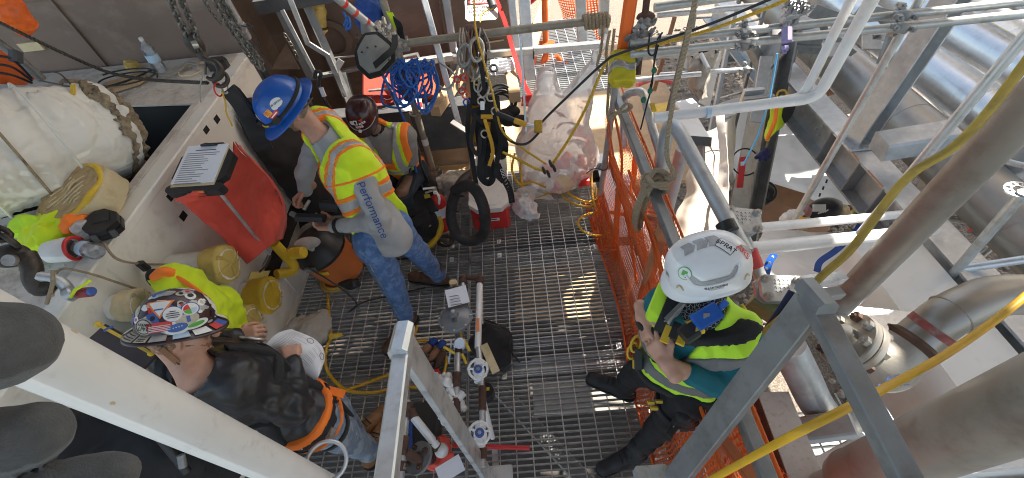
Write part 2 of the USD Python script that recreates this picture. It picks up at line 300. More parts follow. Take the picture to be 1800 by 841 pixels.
def link_pts(n=12,L=.04,W=.026):
    a=np.arange(n)*2*np.pi/n; x,y=np.cos(a),np.sin(a)
    return np.stack([x*W/2,y*W/2+np.sign(np.round(y,6))*(L - W)/2,0*x],1)
def chain(parent,pts,wire=.0045,L=.036,W=.024,mat=None,name='link',twist=0.):
    """separate interlocking links along a line"""
    pts=smooth_path(pts,60); seg=np.linalg.norm(np.diff(pts,axis=0),axis=1); s=np.r_[0,np.cumsum(seg)]; step=L - 2*wire
    for k in range(int(s[-1]/step)):
        u=(k+.5)*step; c=A_(*[np.interp(u,s,pts[:,i]) for i in range(3)]); c2=A_(*[np.interp(u+.01,s,pts[:,i]) for i in range(3)])
        x,y,d=frame(c2 - c,(.3,1,.1)); ang=twist+(k % 2)*math.pi/2; xx=x*math.cos(ang)+y*math.sin(ang); zz=np.cross(xx,d)
        q=link_pts(10,L,W); part(parent,name,MB().tube(c+np.outer(q[:,0],xx)+np.outer(q[:,1],d),wire,5,closed=True),mat or CHAINM,True)
def smooth_path(pts,n=40):
    """Catmull-Rom through the points"""
    p=np.asarray(pts,float)
    if len(p) < 3: return p[0]+np.linspace(0,1,n)[:,None]*(p[-1] - p[0])
    p=np.vstack([2*p[0] - p[1],p,2*p[-1] - p[-2]]); out=[]; k=max(2,n // (len(p) - 3))
    for i in range(1,len(p) - 2):
        t=np.linspace(0,1,k,endpoint=False)[:,None]; a,b,c,d=p[i - 1:i+3]
        out.append(.5*(2*b+(c - a)*t+(2*a - 5*b+4*c - d)*t*t+(3*b - a - 3*c+d)*t ** 3))
    return np.vstack(out+[p[-2:-1]])
def rope(pts,r,n=60,sides=8,twisted=0):
    """a cord; twisted: three strands wound round each other with that lay"""
    q=smooth_path(pts,n)
    if not twisted: return MB().tube(q,r,sides)
    seg=np.r_[0,np.cumsum(np.linalg.norm(np.diff(q,axis=0),axis=1))]; m=int(seg[-1]/twisted*7); u=np.linspace(0,seg[-1],max(m,8))
    q=np.stack([np.interp(u,seg,q[:,i]) for i in range(3)],1); t=nrm_rows(np.gradient(q,axis=0)); x=frame(t[0])[0]; X=[]
    for i in range(len(q)): x=nrm(x - t[i]*(x @ t[i])); X.append(x)
    X=np.array(X); Y=np.cross(t,X); b=MB()
    for k in range(3):
        a=u/twisted*2*np.pi+k*2.0944; b.tube(q+r*.48*(np.cos(a)[:,None]*X+np.sin(a)[:,None]*Y),r*.58,5)
    return b
def nrm_rows(a): return a/np.maximum(np.linalg.norm(a,axis=1,keepdims=True),1e-12)
def arc_bend(pts,rad,n=6):
    """a poly-line with its corners rounded"""
    pts=np.asarray(pts,float); out=[pts[0]]
    for a,b,c in zip(pts[:-2],pts[1:-1],pts[2:]):
        u,v=nrm(a - b),nrm(c - b); half=math.acos(np.clip(u @ v,-1,1))/2; L=min(rad/max(math.tan(half),1e-3),.48*np.linalg.norm(a - b),.48*np.linalg.norm(c - b)) if half < 1.57 else 0
        p,q=b+u*L,b+v*L
        for t in np.linspace(0,1,n): out.append((1 - t) ** 2*p+2*t*(1 - t)*b+t*t*q)
    return np.array(out+[pts[-1]])
def sheet(corners,nu,nv,amp=0.,scale=4.,seed=1,thick=.004,fn=None):
    """a cloth sheet over four corner points (or a grid of control points), with folds; two-sided with a small thickness"""
    c=np.asarray(corners,float)
    if c.ndim == 2: c=c[[0,1,3,2]].reshape(2,2,3)
    u,v=np.meshgrid(np.linspace(0,1,nu),np.linspace(0,1,nv),indexing='ij')
    from scipy.interpolate import RectBivariateSpline as RB
    a,b=c.shape[:2]; g=np.stack([RB(np.linspace(0,1,a),np.linspace(0,1,b),c[...,k],kx=min(3,a - 1),ky=min(3,b - 1)).ev(u,v) for k in range(3)],-1)
    n=np.cross(np.gradient(g,axis=0),np.gradient(g,axis=1)); n /= np.maximum(np.linalg.norm(n,axis=-1,keepdims=True),1e-12)
    if amp: g=g+n*(amp*(meshkit.fbm(g*scale,3,seed)*2 - 1))[...,None]
    if fn is not None: g=g+n*fn(u,v)[...,None]
    i,j=np.meshgrid(np.arange(nu - 1),np.arange(nv - 1),indexing='ij'); k=i*nv+j
    f=np.stack([k,k+nv,k+nv+1,k+1],-1).reshape(-1,4); top=g.reshape(-1,3)
    if not thick: return top,f
    N=len(top); bot=(g - n*thick).reshape(-1,3); ring=np.r_[np.arange(nv),np.arange(1,nu)*nv+nv - 1,(nu - 1)*nv+np.arange(nv - 2,-1,-1),np.arange(nu - 2,0,-1)*nv]
    r2=np.roll(ring,-1); return np.vstack([top,bot]),np.vstack([f,f[:,::-1]+N,np.stack([ring,r2,r2+N,ring+N],1)])
def text(s,h,o,ux,uy,depth=.0008,bold=False,center=True,bend=None):
    m=meshkit.text_mesh(s,h,depth,bold); v=np.array(m.vertices)
    if center: v[:,:2] -= (v[:,:2].min(0)+v[:,:2].max(0))/2
    if bend is not None: return bend(v),m.faces
    ux,uy=nrm(ux),nrm(uy); return np.asarray(o)+v @ np.stack([ux,uy,np.cross(ux,uy)]),m.faces
# ------------------------------------------------------------------ bodies and cloth from distance fields
def surface(fn,lo,hi,h,B=8):
    """sparse surface nets of the zero level of fn(points) between lo and hi with cells of size h"""
    lo,hi=np.asarray(lo,float),np.asarray(hi,float); nb=np.maximum(1,np.ceil((hi - lo)/(B*h)).astype(int))
    bi=np.stack(np.meshgrid(*[np.arange(x) for x in nb],indexing='ij'),-1).reshape(-1,3)
    d=fn(lo+(bi+.5)*B*h); bi=bi[np.abs(d) < B*h*1.25]
    loc=np.stack(np.meshgrid(*[np.arange(B+1)]*3,indexing='ij'),-1).reshape(-1,3)
    D=np.concatenate([fn((lo+(b[:,None]*B+loc[None])*h).reshape(-1,3)) for b in np.array_split(bi,max(1,len(bi) // 60))]).reshape(-1,B+1,B+1,B+1)
    C=[D[:,a:B+a,b:B+b,c:B+c] for a,b,c in np.ndindex(2,2,2)]; S=np.stack(C,-1) < 0; act=S.any(-1) & ~S.all(-1)
    w=np.argwhere(act); val=np.stack(C,-1)[act]; cell=bi[w[:,0]]*B+w[:,1:]; off=np.array(list(np.ndindex(2,2,2)),float)
    acc,cnt=np.zeros((len(w),3)),np.zeros(len(w))
    for a in range(8):
        for ax in (4,2,1):
            b=a+ax
            if a & ax: continue
            m=(val[:,a] < 0) != (val[:,b] < 0); t=val[m,a]/(val[m,a] - val[m,b]); acc[m] += off[a]+t[:,None]*(off[b] - off[a]); cnt[m] += 1
    v=lo+(cell+acc/np.maximum(cnt,1)[:,None])*h
    n=nb*B+2; key=((cell[:,0]+1)*n[1]+cell[:,1]+1)*n[2]+cell[:,2]+1; order=np.argsort(key); ks=key[order]
    def find(k): i=np.searchsorted(ks,k); i=np.minimum(i,len(ks) - 1); return np.where(ks[i] == k,order[i],-1)
    st=(n[1]*n[2],n[2],1); faces=[]
    for ax,bit in ((0,4),(1,2),(2,1)):
        m=(val[:,0] < 0) != (val[:,bit] < 0); k=key[m]; a,b=st[(ax+1) % 3],st[(ax+2) % 3]
        q=np.stack([find(k),find(k - a),find(k - a - b),find(k - b)],1); flip=val[m,0] < 0
        q[~flip]=q[~flip][:,::-1]; faces.append(q[(q >= 0).all(1)])
    f=np.vstack(faces); return v,np.vstack([f[:,[0,1,2]],f[:,[0,2,3]]])
def cap(p,a,b,ra,rb=None):
    a,b=np.asarray(a,float),np.asarray(b,float); rb=ra if rb is None else rb; ab=b - a
    t=np.clip((p - a) @ ab/max(ab @ ab,1e-12),0,1); return np.linalg.norm(p - a - t[:,None]*ab,axis=1) - (ra+(rb - ra)*t)
def ell(p,c,r,rot=None):
    q=p - c
    if rot is not None: q=q @ rot
    r=np.asarray(r,float); k0=np.linalg.norm(q/r,axis=1); k1=np.linalg.norm(q/(r*r),axis=1); return k0*(k0 - 1)/np.maximum(k1,1e-9)
def sm(k,*ds):
    d=ds[0]
    for e in ds[1:]: h=np.clip(.5+.5*(e - d)/k,0,1); d=e+(d - e)*h - k*h*(1 - h)
    return d
def smax(k,*ds): return -sm(k,*[-d for d in ds])
def ripple(p,f,s=0.):
    return np.sin(p[:,0]*f+2.1*np.sin(p[:,2]*f*.43+s))*np.sin(p[:,1]*f*.8+1.7*np.sin(p[:,0]*f*.37+s*2))*np.sin(p[:,2]*f*1.15+1.9*np.sin(p[:,1]*f*.51+s))
def folds(p,a,b,f,amp,s=0.):
    """creases across a limb from a to b"""
    d=nrm(np.asarray(b) - np.asarray(a)); t=(p - a) @ d; return amp*np.sin(t*f+2.2*np.sin(p @ A_(13,9,5)+s))*(.5+.5*np.sin(p @ A_(7,-11,6)+s))
# ================================================================== ground and lower level
g=sheet([(-14,-10,-2.62),(22,-10,-2.62),(22,30,-2.62),(-14,30,-2.62)],60,60,.05,.8,3,0); solo('ground',g,SOIL,kind='structure',smooth=True)
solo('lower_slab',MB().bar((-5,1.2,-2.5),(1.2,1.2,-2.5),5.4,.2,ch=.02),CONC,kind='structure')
# loose stones: five stone shapes scattered where gravel shows
st=[meshkit.noise(np.asarray(trimesh.creation.icosphere(1).vertices)*1.3+7*k,k) for k in range(4)]
gm=MB(); base=trimesh.creation.icosphere(1)
def pebbles(n,region,r0,r1,z=-2.6):
    p=NR.uniform(0,1,(n,2)); lo,hi=np.array(region[0]),np.array(region[1]); p=lo+p*(hi - lo)
    for k in range(n):
        r=NR.uniform(r0,r1); s=st[k % 4]; a=NR.uniform(0,6.28); c,q=math.cos(a),math.sin(a)
        v=base.vertices*(.65+.6*s[:,None])*r*A_(1,1,.7); v=v @ np.array([[c,-q,0],[q,c,0],[0,0,1]]); gm.add(v+A_(p[k,0],p[k,1],z+r*.2),base.faces)
pebbles(2600,((1.6,3.6),(6.5,11.5)),.018,.045); pebbles(2000,((3.6,1.2),(8.5,5.5)),.018,.042); pebbles(500,((2.6,2.6),(4.2,4.6)),.018,.04)
solo('gravel',gm,GRAVEL,kind='stuff',smooth=True)
# added unseen shade: deck over the platform, pipe rack whose gaps pass sun patches
solo('added_shade_deck',MB().bar((-.8,-4,7.6),(-.8,5.5,7.6),12.4,.12,ch=0),GALV,kind='structure')
t=thing('added_shade_rack','added rack of pipes and beams, unseen above, breaking the sun on the right into patches','shade rack',(8,2,6.2))
for k,(x,r) in enumerate(((5.95,.34),(7.45,.38),(8.3,.30),(8.95,.26),(10.6,.36),(11.5,.3),(12.4,.42),(13.2,.3),(14.2,.4),(15.2,.4),(16.2,.4))): part(t,'pipe',MB().tube([(x,-5,7.6),(x,14,7.6)],r,20),PIPE_S,True)
for k,y in enumerate((-3.6,-1.6,.5,1.35,3.1,6.1,7.2,8.6,9.9,11.0,12.4)): part(t,'beam',MB().ibeam((5.4,y,7.0),(17,y,7.0),.5,.3),GALV_D,False)
# ================================================================== grating platform
def bear_bar(x0,x1,y,z=0.):
    """one serrated bearing bar"""
    n=int((x1 - x0)/.0127); px=x0+np.arange(n)*.0127; top=[]
    for q in px: top += [(q+.001,-.0028),(q+.0035,0),(q+.0095,0),(q+.0118,-.0028)]
    top=np.array([(x0,-.0028)]+top+[(x1,-.0028)]); m=len(top); w=.0026; v=[]
    for dy,zz in ((-w,None),(w,None),(-w,-.034),(w,-.034)): v.append(np.stack([top[:,0],np.full(m,y+dy),z+(top[:,1] if zz is None else np.full(m,zz))],1))
    v=np.vstack(v); i=np.arange(m - 1); f=[np.stack([i,i+1,i+1+m,i+m],1)]
    ends=[0,m - 1]; vv=np.vstack([v]); f.append(np.array([[2*m+0,2*m+m - 1,m - 1,0],[m,2*m - 1,4*m - 1,3*m]]))   # plain sides: a long quad each
    return vv,np.vstack(f)
GRAT=M('grating_steel',(.42,.42,.41),.4,.7,.22,18,.12,90,dirt=((.13,.11,.09),.5,9),rvar=.12)
GRAT_L=M('grating_steel_worn',(.56,.555,.54),.36,.75,.2,18,.1,90,dirt=((.2,.17,.14),.45,9),rvar=.1)
panels=[(-1.893,-.482,2.318,3.285,'far left'),(-.472,.70,2.318,3.285,'far right'),(-1.893,-.482,1.262,2.308,'middle left'),(-.472,.745,1.262,2.308,'middle right'),(-1.893,-.482,-.02,1.252,'near left'),(-.472,.78,-.02,1.252,'near right')]
where={'far left': 'steel grating floor panel under the seated man and the far scaffold post','far right': 'steel grating floor panel under the red cooler and the plastic rubbish bag','middle left': 'steel grating floor panel under the boots of the man in the blue hard hat',
         'middle right': 'steel grating floor panel in the middle, sunlit from below beside the netting','near left': 'steel grating floor panel beside the man in black, under the yellow hose','near right': 'steel grating floor panel under the black shoes of the man in the white helmet'}
for x0,x1,y0,y1,k in panels:
    t=thing('grating_panel',where[k],'floor grating',((x0+x1)/2,(y0+y1)/2,-.035)); y=y0+.012
    while y < y1 - .004: part(t,'bearing_bar',bear_bar(x0+.006,x1 - .006,y),GRAT if R.random() < .6 else GRAT_L,False); y += .0349
    x=-.3699+.1016*math.ceil((x0+.02+.3699)/.1016)
    while x < x1 - .02: part(t,'cross_bar',MB().bar((x,y0,-.0015),(x,y1,-.0015),.0075,.0075,ch=.2),GRAT_L,False); x += .1016
    for xe in (x0,x1): part(t,'end_bar',MB().bar((xe,y0,-.016),(xe,y1,-.016),.005,.034,ch=0),GRAT,False)
    for q in range(4):
        cx=x0+.2+(x1 - x0 - .4)*(q % 2)+.05; cy=y0+.07 if q < 2 else y1 - .07
        part(t,'saddle_clip',MB().box((cx,cy,.002),(.035,.05,.004)).cyl((cx,cy,.003),(cx,cy,.012),.008,8),GALV_B,30)
for k,(y,w,m) in enumerate([(3.30,.10,DKSTEEL),(2.31,.09,DKSTEEL),(1.42,.05,GALV),(1.25,.10,GALV),(.1,.1,GALV)]):
    solo('floor_beam',MB().ibeam((-1.9,y,-.13),(1.0,y,-.13),w,.17),m,['dark steel beam along the far edge of the grating floor','dark steel beam under the seam between the far and middle floor panels','thin light steel strip under the middle floor panel','light steel beam under the seam near the outstretched black shoe','steel beam under the near edge of the grating floor'][k],'beam')
solo('floor_girder',MB().ibeam((.86,-.4,-.16),(.86,3.5,-.16),.12,.22),GALV,'steel girder under the open right-hand edge of the floor','beam')
a,b=PZ(862,668,-.75),PZ(1050,870,-.75); solo('lower_brace',MB().bar(a,b,.12,.05),GALV_D,'grey diagonal brace seen through the near right floor panel','brace')
a,b=PZ(935,660,-1.5),PZ(1130,650,-1.5); solo('lower_board',MB().bar(a,b,.8,.03),CANVAS,'brownish board lying below the floor near the black shoes','board')
a,b=PZ(905,500,-1.6),PZ(1050,492,-1.6); solo('lower_board',MB().bar(a,b,1.1,.03),WOOD,'tan sheet added below the floor to give the pale sun patch under the middle panel','board')  # pale board added in place of sunlight on the lower level
t=thing('lower_post','pale grey post under the floor below the red bar','post',PZ(846,820,-.9)); part(t,'pole',MB().bar(PZ(846,745,-.4),PZ(846,860,-.4),.06,.03),GALV)
# ================================================================== cream box on the left
X0=-1.90; ZT=1.47; b=thing('cream_box','big cream painted steel box with an open hatch and yellow capped nozzles','equipment',(-2.6,1.6,0))
hole=sg.Polygon([(-1.99,2.54),(-1.99,1.78),(-2.62,1.60),(-3.1,1.85),(-3.1,2.62),(-2.63,2.62)])
part(b,'deck_plate',MB().prism(sg.Polygon([(-4.6,-.6),(-1.945,-.6),(-1.945,3.22),(-4.6,3.22)]).difference(hole),(0,0,ZT - .012),(1,0,0),(0,1,0),.012),CREAM_D,False)
part(b,'rim',MB().bar((-1.945,-.6,ZT - .018),(-1.945,3.2,ZT - .018),.10,.05,ch=.15),CREAM)
part(b,'rim',MB().bar((-2.02,1.60,ZT - .002),(-2.02,2.60,ZT - .002),.05,.022,ch=.15),CREAM_D)
part(b,'side_wall',MB().bar((-1.915,-.6,.714),(-1.915,3.15,.714),.03,1.43,ch=0),CREAM,False)
part(b,'end_wall',MB().bar((-4.6,3.17,ZT/2),(-1.93,3.17,ZT/2),.03,ZT - .05,ch=0),CREAM,False)
for y in (2.62,2.02,1.24,.55): part(b,'weld_seam',MB().tube([(-1.899,y,.02),(-1.899,y,1.42)],.005,6),CREAM,True)
part(b,'base_flange',MB().bar((-1.885,-.6,.02),(-1.885,3.1,.02),.05,.03),CREAM)
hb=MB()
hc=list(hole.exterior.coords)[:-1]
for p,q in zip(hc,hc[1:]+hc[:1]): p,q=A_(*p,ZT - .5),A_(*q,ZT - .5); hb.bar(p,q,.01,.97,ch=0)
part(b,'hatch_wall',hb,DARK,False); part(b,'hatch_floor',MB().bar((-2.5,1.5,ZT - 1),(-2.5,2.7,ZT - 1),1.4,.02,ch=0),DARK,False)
for (px,py) in ((381,210),(362,228),(300,345),(322,380)): c=PX(px,py,-1.90) if px > 350 else PX(px,py,-1.9); part(b,'stencil_mark',MB().box(c,(.006,.05,.04)),DARK,20)
def bump_plate():
    mb=MB(); hp=sg.Polygon(hc).buffer(.06)
    for i in range(40):
        for j in range(36):
            x,y=-3.35+i*.036,1.0+j*.06+(i % 2)*.03
            if hp.contains(sg.Point(x,y)) or x > -2.02: continue
            s=.008 if i % 2 else -.008
            mb.bar((x - s,y - .008,ZT+.0015),(x+s,y+.008,ZT+.0015),.005,.004,ch=.2)
    return mb
part(b,'raised_tread',bump_plate(),CREAM_D,False,kind='stuff')
def nozzle(px,py,X,r,L,mat,lab):
    c=PX(px,py,X); t=thing('capped_nozzle',lab,'pipe cap',c); n=26
    part(t,'stub',MB().cyl((X0 - .01,c[1],c[2]),(X+.005,c[1],c[2]),r*.8,16),CREAM)
    mb=MB(); a=np.arange(n)*2*np.pi/n; rows=[]
    for h,k in ((-L,.93),(-L*.6,1.0),(-L*.25,.98),(-.012,1.02),(.0,.93),(.008,.6),(.012,.15),(.012,0.)):
        w=1+.05*np.sin(a*3+h*90)+.035*np.sin(a*7+h*40); rows.append(np.stack([np.full(n,X+h),c[1]+r*k*w*np.cos(a),c[2]+r*k*w*np.sin(a)],1))
    v=np.vstack(rows); i=np.arange(len(rows) - 1)[:,None]*n; j=np.arange(n)[None]; k=(j+1) % n; part(t,'tape_wrap',mb.add(v,np.stack([i+j,i+n+j,i+n+k,i+k],-1).reshape(-1,4)),mat,50)
    f=MB()
    for q in range(9): a0=R.uniform(0,6.28); f.tube([(X+.012,c[1]+.1*r*math.cos(a0),c[2]+.1*r*math.sin(a0)),(X+.011,c[1]+.55*r*math.cos(a0+.3),c[2]+.55*r*math.sin(a0+.3)),(X+.004,c[1]+.95*r*math.cos(a0+.5),c[2]+.95*r*math.sin(a0+.5))],.003,4)
    part(t,'tape_crease',f,mat,True); return t
nozzle(402,465,-1.60,.105,.10,YELTAPE,'yellow taped nozzle cap just below the red cloth')
nozzle(478,519,-1.72,.125,.13,YELPAINT,'fat yellow taped nozzle cap nearest the grating floor')
nozzle(444,566,-1.62,.10,.10,YELTAPE,'yellow taped nozzle cap beside the jacket and the printed sheet')
nozzle(248,536,-1.78,.075,.08,CREAMT,'small dull yellow cap left of the sticker covered hard hat')
t=thing('nozzle_flange','black square flange beside the yellow cap under the red cloth','flange',PX(368,482,-1.8)); c=PX(368,482,-1.82)
part(t,'plate',MB().box(c,(.06,.15,.15)),BLACKP); part(t,'pipe',MB().cyl(c - A_(.1,0,0),c,.05),DKSTEEL)
for dy,dz in ((.055,.055),(-.055,.055),(.055,-.055),(-.055,-.055)): part(t,'bolt',MB().hexnut(c+A_(.03,dy,dz),(1,0,0),.022,.014),BOLT)
t=thing('yellow_pipe_elbow','yellow taped bent pipe stub at the foot of the cream box','pipe',PX(510,455,-1.75))
part(t,'bend',MB().tube(arc_bend([PX(482,428,-1.74),PX(524,474,-1.70),PX(486,483,-1.78)],.05),.036,12),YELPAINT,True); part(t,'cap',MB().cyl(PX(512,446,-1.66),PX(535,444,-1.55),.042,14,.2),YELPAINT)
t=thing('yellow_strap','torn strip of yellow tape hanging from a nozzle cap','tape',PX(545,495,-1.7)); part(t,'strip',sheet([PX(440,478,-1.58),PX(436,492,-1.58),PX(470,486,-1.6),PX(474,476,-1.6)],6,3,.01,20,4),YELTAPE,True)
# ================================================================== brown duct behind the box and the area behind the men
b=thing('brown_duct','tall stained brown steel duct wall behind the cream box','duct',(-3.6,3.3,0))
part(b,'wall',MB().bar((-7,3.30,1.2),(-1.98,3.30,1.2),.06,6.4,ch=0),BROWNW,False)
for z in (1.95,2.75): part(b,'seam',MB().bar((-7,3.262,z),(-1.99,3.262,z),.014,.03),BROWNW)
part(b,'seam',MB().bar((-3.05,3.262,1.0),(-3.05,3.262,4.2),.014,.025,up=(0,1,0)),BROWNW)
part(b,'corner_angle',MB().angle((-1.98,3.33,-2),(-1.98,3.33,4.3),.06,-.06,up=(0,1,0)),DKSTEEL,False)
c=PY(55,82,3.26); part(b,'patch_plate',MB().box(c,(.16,.02,.06)),CREAMT)
b=thing('brown_vessel','brown steel vessel wall behind the ladder and the hanging knee pad','vessel',(-.9,4.5,-1))
part(b,'wall',MB().bar((-2.4,4.55,.6),(-.55,4.55,.6),.06,6.4,ch=0),BROWNW,False); part(b,'wall',MB().bar((-.55,4.55,1.6),(.1,4.55,1.6),.06,2.6,ch=0),BROWNW,False)
for x in (-1.93,-1.17,-.62): part(b,'seam',MB().bar((x,4.51,-2.2),(x,4.51,3.6),.014,.04,up=(0,1,0)),BROWNW,False)
part(b,'wall',MB().bar((-2.42,3.33,.6),(-2.42,4.6,.6),.06,6.4,ch=0),BROWNW,False)
c=PY(700,60,4.5); part(b,'nozzle_ring',MB().lathe(PY(585,70,4.5),(0,-1,0),[(0,.2),(.03,.2),(.03,.14),(.0,.14)],28),BROWNW)
t=thing('wrapped_nozzle','nozzle wrapped in yellow plastic on the brown vessel wall','pipe cap',PY(565,35,4.4))
def wrapped(p):
    a,bq=PY(558,20,4.35),PY(566,52,4.3); return np.minimum.reduce([ell(p,a,(.075,.09,.09)),cap(p,a,bq,.075,.045)])+.012*ripple(p,55)
part(t,'plastic_wrap',surface(wrapped,PY(560,35,4.35) - .2,PY(560,35,4.35)+.2,.008),YELTAPE,True); part(t,'tie',MB().torus(PY(566,50,4.31),(.1,.2,1),.05,.012,14,6),RUST,True)
t=thing('steel_gusset','grey triangular steel plate behind the blue hard hat','bracket',P(500,105,3.9))
q=[P(502,78,4.0),P(476,122,3.9),P(526,122,3.95)]; part(t,'plate',MB().add(np.vstack([q,np.array(q)+A_(0,.02,0)]),[(0,1,2),(3,5,4),(0,3,4),(0,4,1),(1,4,5),(1,5,2),(2,5,3),(2,3,0)]),BROWNW,False)
# steel support angles and the bent stile of the fixed ladder behind the men
b=thing('support_frame','dark galvanised steel frame with crossing struts behind the men','frame',P(590,120,4.0))
part(b,'head_beam',MB().channel(P(450,12,3.5),P(600,-12,3.6),.09,.10),DKSTEEL,False); part(b,'post',MB().angle(P(527,3,3.6),P(612,190,4.1),.075,.075),GALV_D,False)
part(b,'post',MB().channel(P(604,128,4.05),P(640,260,4.3),.05,.07),GALV_D,False); part(b,'strut',MB().angle(P(495,16,3.55),P(552,140,3.95),.06,.04),GALV_D,False)
part(b,'strut',MB().bar(P(548,137,4.0),P(640,118,4.1),.05,.035),GALV_D); part(b,'strut',MB().bar(P(585,103,3.95),P(640,96,4.0),.016,.016),GALV_D); part(b,'strut',MB().channel(P(612,190,4.1),P(640,250,4.25),.05,.05),GALV_D,False)
part(b,'brace',MB().bar(P(640,118,4.05),P(735,98,3.9),.05,.045),GALV_D); part(b,'gusset',MB().box(P(543,118,3.9),(.08,.012,.16)),ALU)
b=thing('fixed_ladder','bright aluminium ladder with a kinked stile behind the blue hard hat','ladder',P(560,60,3.7))
part(b,'stile',MB().sweep([(-.02,-.008),(.02,-.008),(.02,.008),(-.02,.008)],[P(508,-6,3.3),P(541,76,3.55),P(576,98,3.65),P(590,128,3.8),P(607,170,4.0)],up=(0,1,0)),ALU,False)
part(b,'stile',MB().bar(P(496,18,3.45),P(553,128,3.75),.034,.014,up=(0,1,0)),ALU); part(b,'stile_plate',MB().bar(P(600,106,3.75),P(586,130,3.8),.055,.012,up=(0,1,0)),ALU)
# lower landing with red cloth and the dark steel face
b=thing('landing_beam','wide dark grey steel beam at the far end of the platform','beam',(-.6,3.5,.2))
part(b,'web',MB().bar((-1.75,3.47,.46),(-.16,3.47,.46),.03,.46,ch=0),DKSTEEL,False); part(b,'top_flange',MB().bar((-1.75,3.52,.70),(-.16,3.52,.70),.16,.02),DKSTEEL); part(b,'stiffener',MB().bar((-.98,3.45,.25),(-.98,3.45,.69),.06,.012),GALV_D)
b=thing('far_landing','steel grating landing beyond the dark beam, strewn with timber','floor grating',(.1,4.6,.6))
for i in range(44): part(b,'bearing_bar',MB().bar((-.62,3.62+i*.036,.62),(.98,3.62+i*.036,.62),.006,.03,ch=0),GALV,False)
for i in range(15): part(b,'cross_bar',MB().bar((-.55+i*.1016,3.6,.636),(-.55+i*.1016,5.2,.636),.006,.006,ch=0),GALV_B,False)
t=thing('timber','short pine timber leaning over the far landing beside the blue rope','timber',P(775,195,3.7)); part(t,'beam',MB().bar(P(765,196,3.62),P(812,128,4.1),.09,.09,ch=.05),WOOD)
t=thing('timber','short weathered timber standing behind the harnesses','timber',P(905,165,3.8)); part(t,'beam',MB().bar(P(905,172,3.7),P(893,108,4.15),.10,.10,ch=.05),WOOD)
t=thing('timber','pale sunlit plank leaning beside the orange jack post','plank',P(940,70,4.6)); part(t,'plank',MB().bar(P(932,90,4.4),P(958,5,5.4),.12,.04),WOOD)
t=thing('cardboard_sheet','sunlit cream cardboard sheet below the danger sign','cardboard',P(860,85,4.6)); part(t,'sheet',MB().bar(P(815,85,4.7),P(885,75,4.7),.45,.012,up=(0,.6,1)),CREAMT)
# floor slab lit beyond the far edge
solo('far_floor',MB().bar((-1.7,5.6,-.86),(2.4,5.6,-.86),3.6,.05),WOOD,kind='structure')
# ================================================================== scaffolding
def ring(parent,c,axis,R_=.062,mat=SCAF,name='rosette'):
    x,y,d=frame(axis); c=np.asarray(c,float); disc=sg.Point(0,0).buffer(R_,8).difference(sg.Point(0,0).buffer(.026,6))
    for k in range(8):
        a=k*math.pi/4; disc=disc.difference(sg.Point(R_*.68*math.cos(a),R_*.68*math.sin(a)).buffer(R_*(.17 if k % 2 else .13),4))
    return part(parent,name,MB().prism(disc,c - d*.005,x,y,.010),mat,30)
def coupler(parent,c,a1,a2,mat=BOLT):
    """a swivel clamp: two half shells, bolts and nuts"""
    c=np.asarray(c,float); a1,a2=nrm(a1),nrm(a2); n=nrm(np.cross(a1,a2)) if np.linalg.norm(np.cross(a1,a2)) > .1 else frame(a1)[0]
    b=MB()
    for ax,s in ((a1,-1),(a2,1)):
        o=c+n*s*.028; b.cyl(o - ax*.026,o+ax*.026,.033,12,.2); f=np.cross(ax,n)
        for q in (-1,1): b.box(o+f*q*.042,(.022,.03,.04),np.stack([ax,f,n],1)); b.cyl(o+f*q*.044 - n*.04*s,o+f*q*.044+n*.05*s,.007,6); b.hexnut(o+f*q*.044+n*.022*s,n*s,.024,.018,False)
    return part(parent,'clamp',b,mat,30)
t=thing('scaffold_post','dull tan scaffold post with rosettes beside the fire extinguisher','scaffold post',(-.85,3.34,0))
part(t,'tube',MB().tube([(-.85,3.34,0),(-.862,3.34,2.6)],.029,14),SCAF_T,True); ring(t,(-.85,3.34,.75),(0,0,1),.068,SCAF_T); ring(t,(-.85,3.34,.09),(0,0,1),.068,SCAF_T)
part(t,'collar',MB().cyl((-.85,3.34,.40),(-.85,3.34,.47),.031,14),RAG); part(t,'base_plate',MB().box((-.85,3.34,.008),(.15,.15,.012)),GALV_D)
t=thing('scaffold_ledger','dull tan horizontal scaffold tube carrying the hanging harnesses','scaffold tube',(0,3.34,1.37))
part(t,'tube',MB().tube([(-.79,3.33,1.362),(.80,3.33,1.385)],.031,14),SCAF_T,True); coupler(t,(-.82,3.34,1.37),(1,0,0),(0,0,1))
part(t,'wedge_head',MB().box((-.80,3.33,1.36),(.09,.07,.09)),GALV_D)
t=thing('striped_scaffold_tube','bright scaffold tube with red tape bands above the knee pad','scaffold tube',P(640,30,2.7)); p0,p1=P(585,-10,2.55),P(672,62,2.95)
part(t,'tube',MB().tube([p0,p1],.026,14),GALV_B,True); [part(t,'tape_band',MB().cyl(p0+(p1 - p0)*k,p0+(p1 - p0)*(k+.05),.0268,14),STK_R) for k in (.18,.38,.62)]
coupler(t,P(680,68,2.95),p1 - p0,(0,0,1)); coupler(t,P(668,52,2.9),p1 - p0,(1,.2,0))
for k in range(4): part(t,'wing_nut',MB().hexnut(P(664+9*k,52+6*(k % 2),2.86),UP*(-1) ** k+RT*.4,.026,.026),GALV)
t=thing('scaffold_post','grey scaffold post at the corner of the floor with yellow foam on top','scaffold post',(.70,2.69,0)); p0,p1=A_(.70,2.69,0),A_(.73,2.69,1.30)
part(t,'tube',MB().tube([p0,p1],.024,14),SCAF,True)
c=PY(1060,295,2.69); part(t,'wire_tie',MB().torus(c,(0,0,1),.034,.005,14,5).tube([c+A_(-.03,0,0),c+A_(-.1,-.03,.02),c+A_(-.14,-.02,-.03)],.004,5).tube([c+A_(.03,0,0),c+A_(.09,-.02,.03)],.004,5),RUST,True)
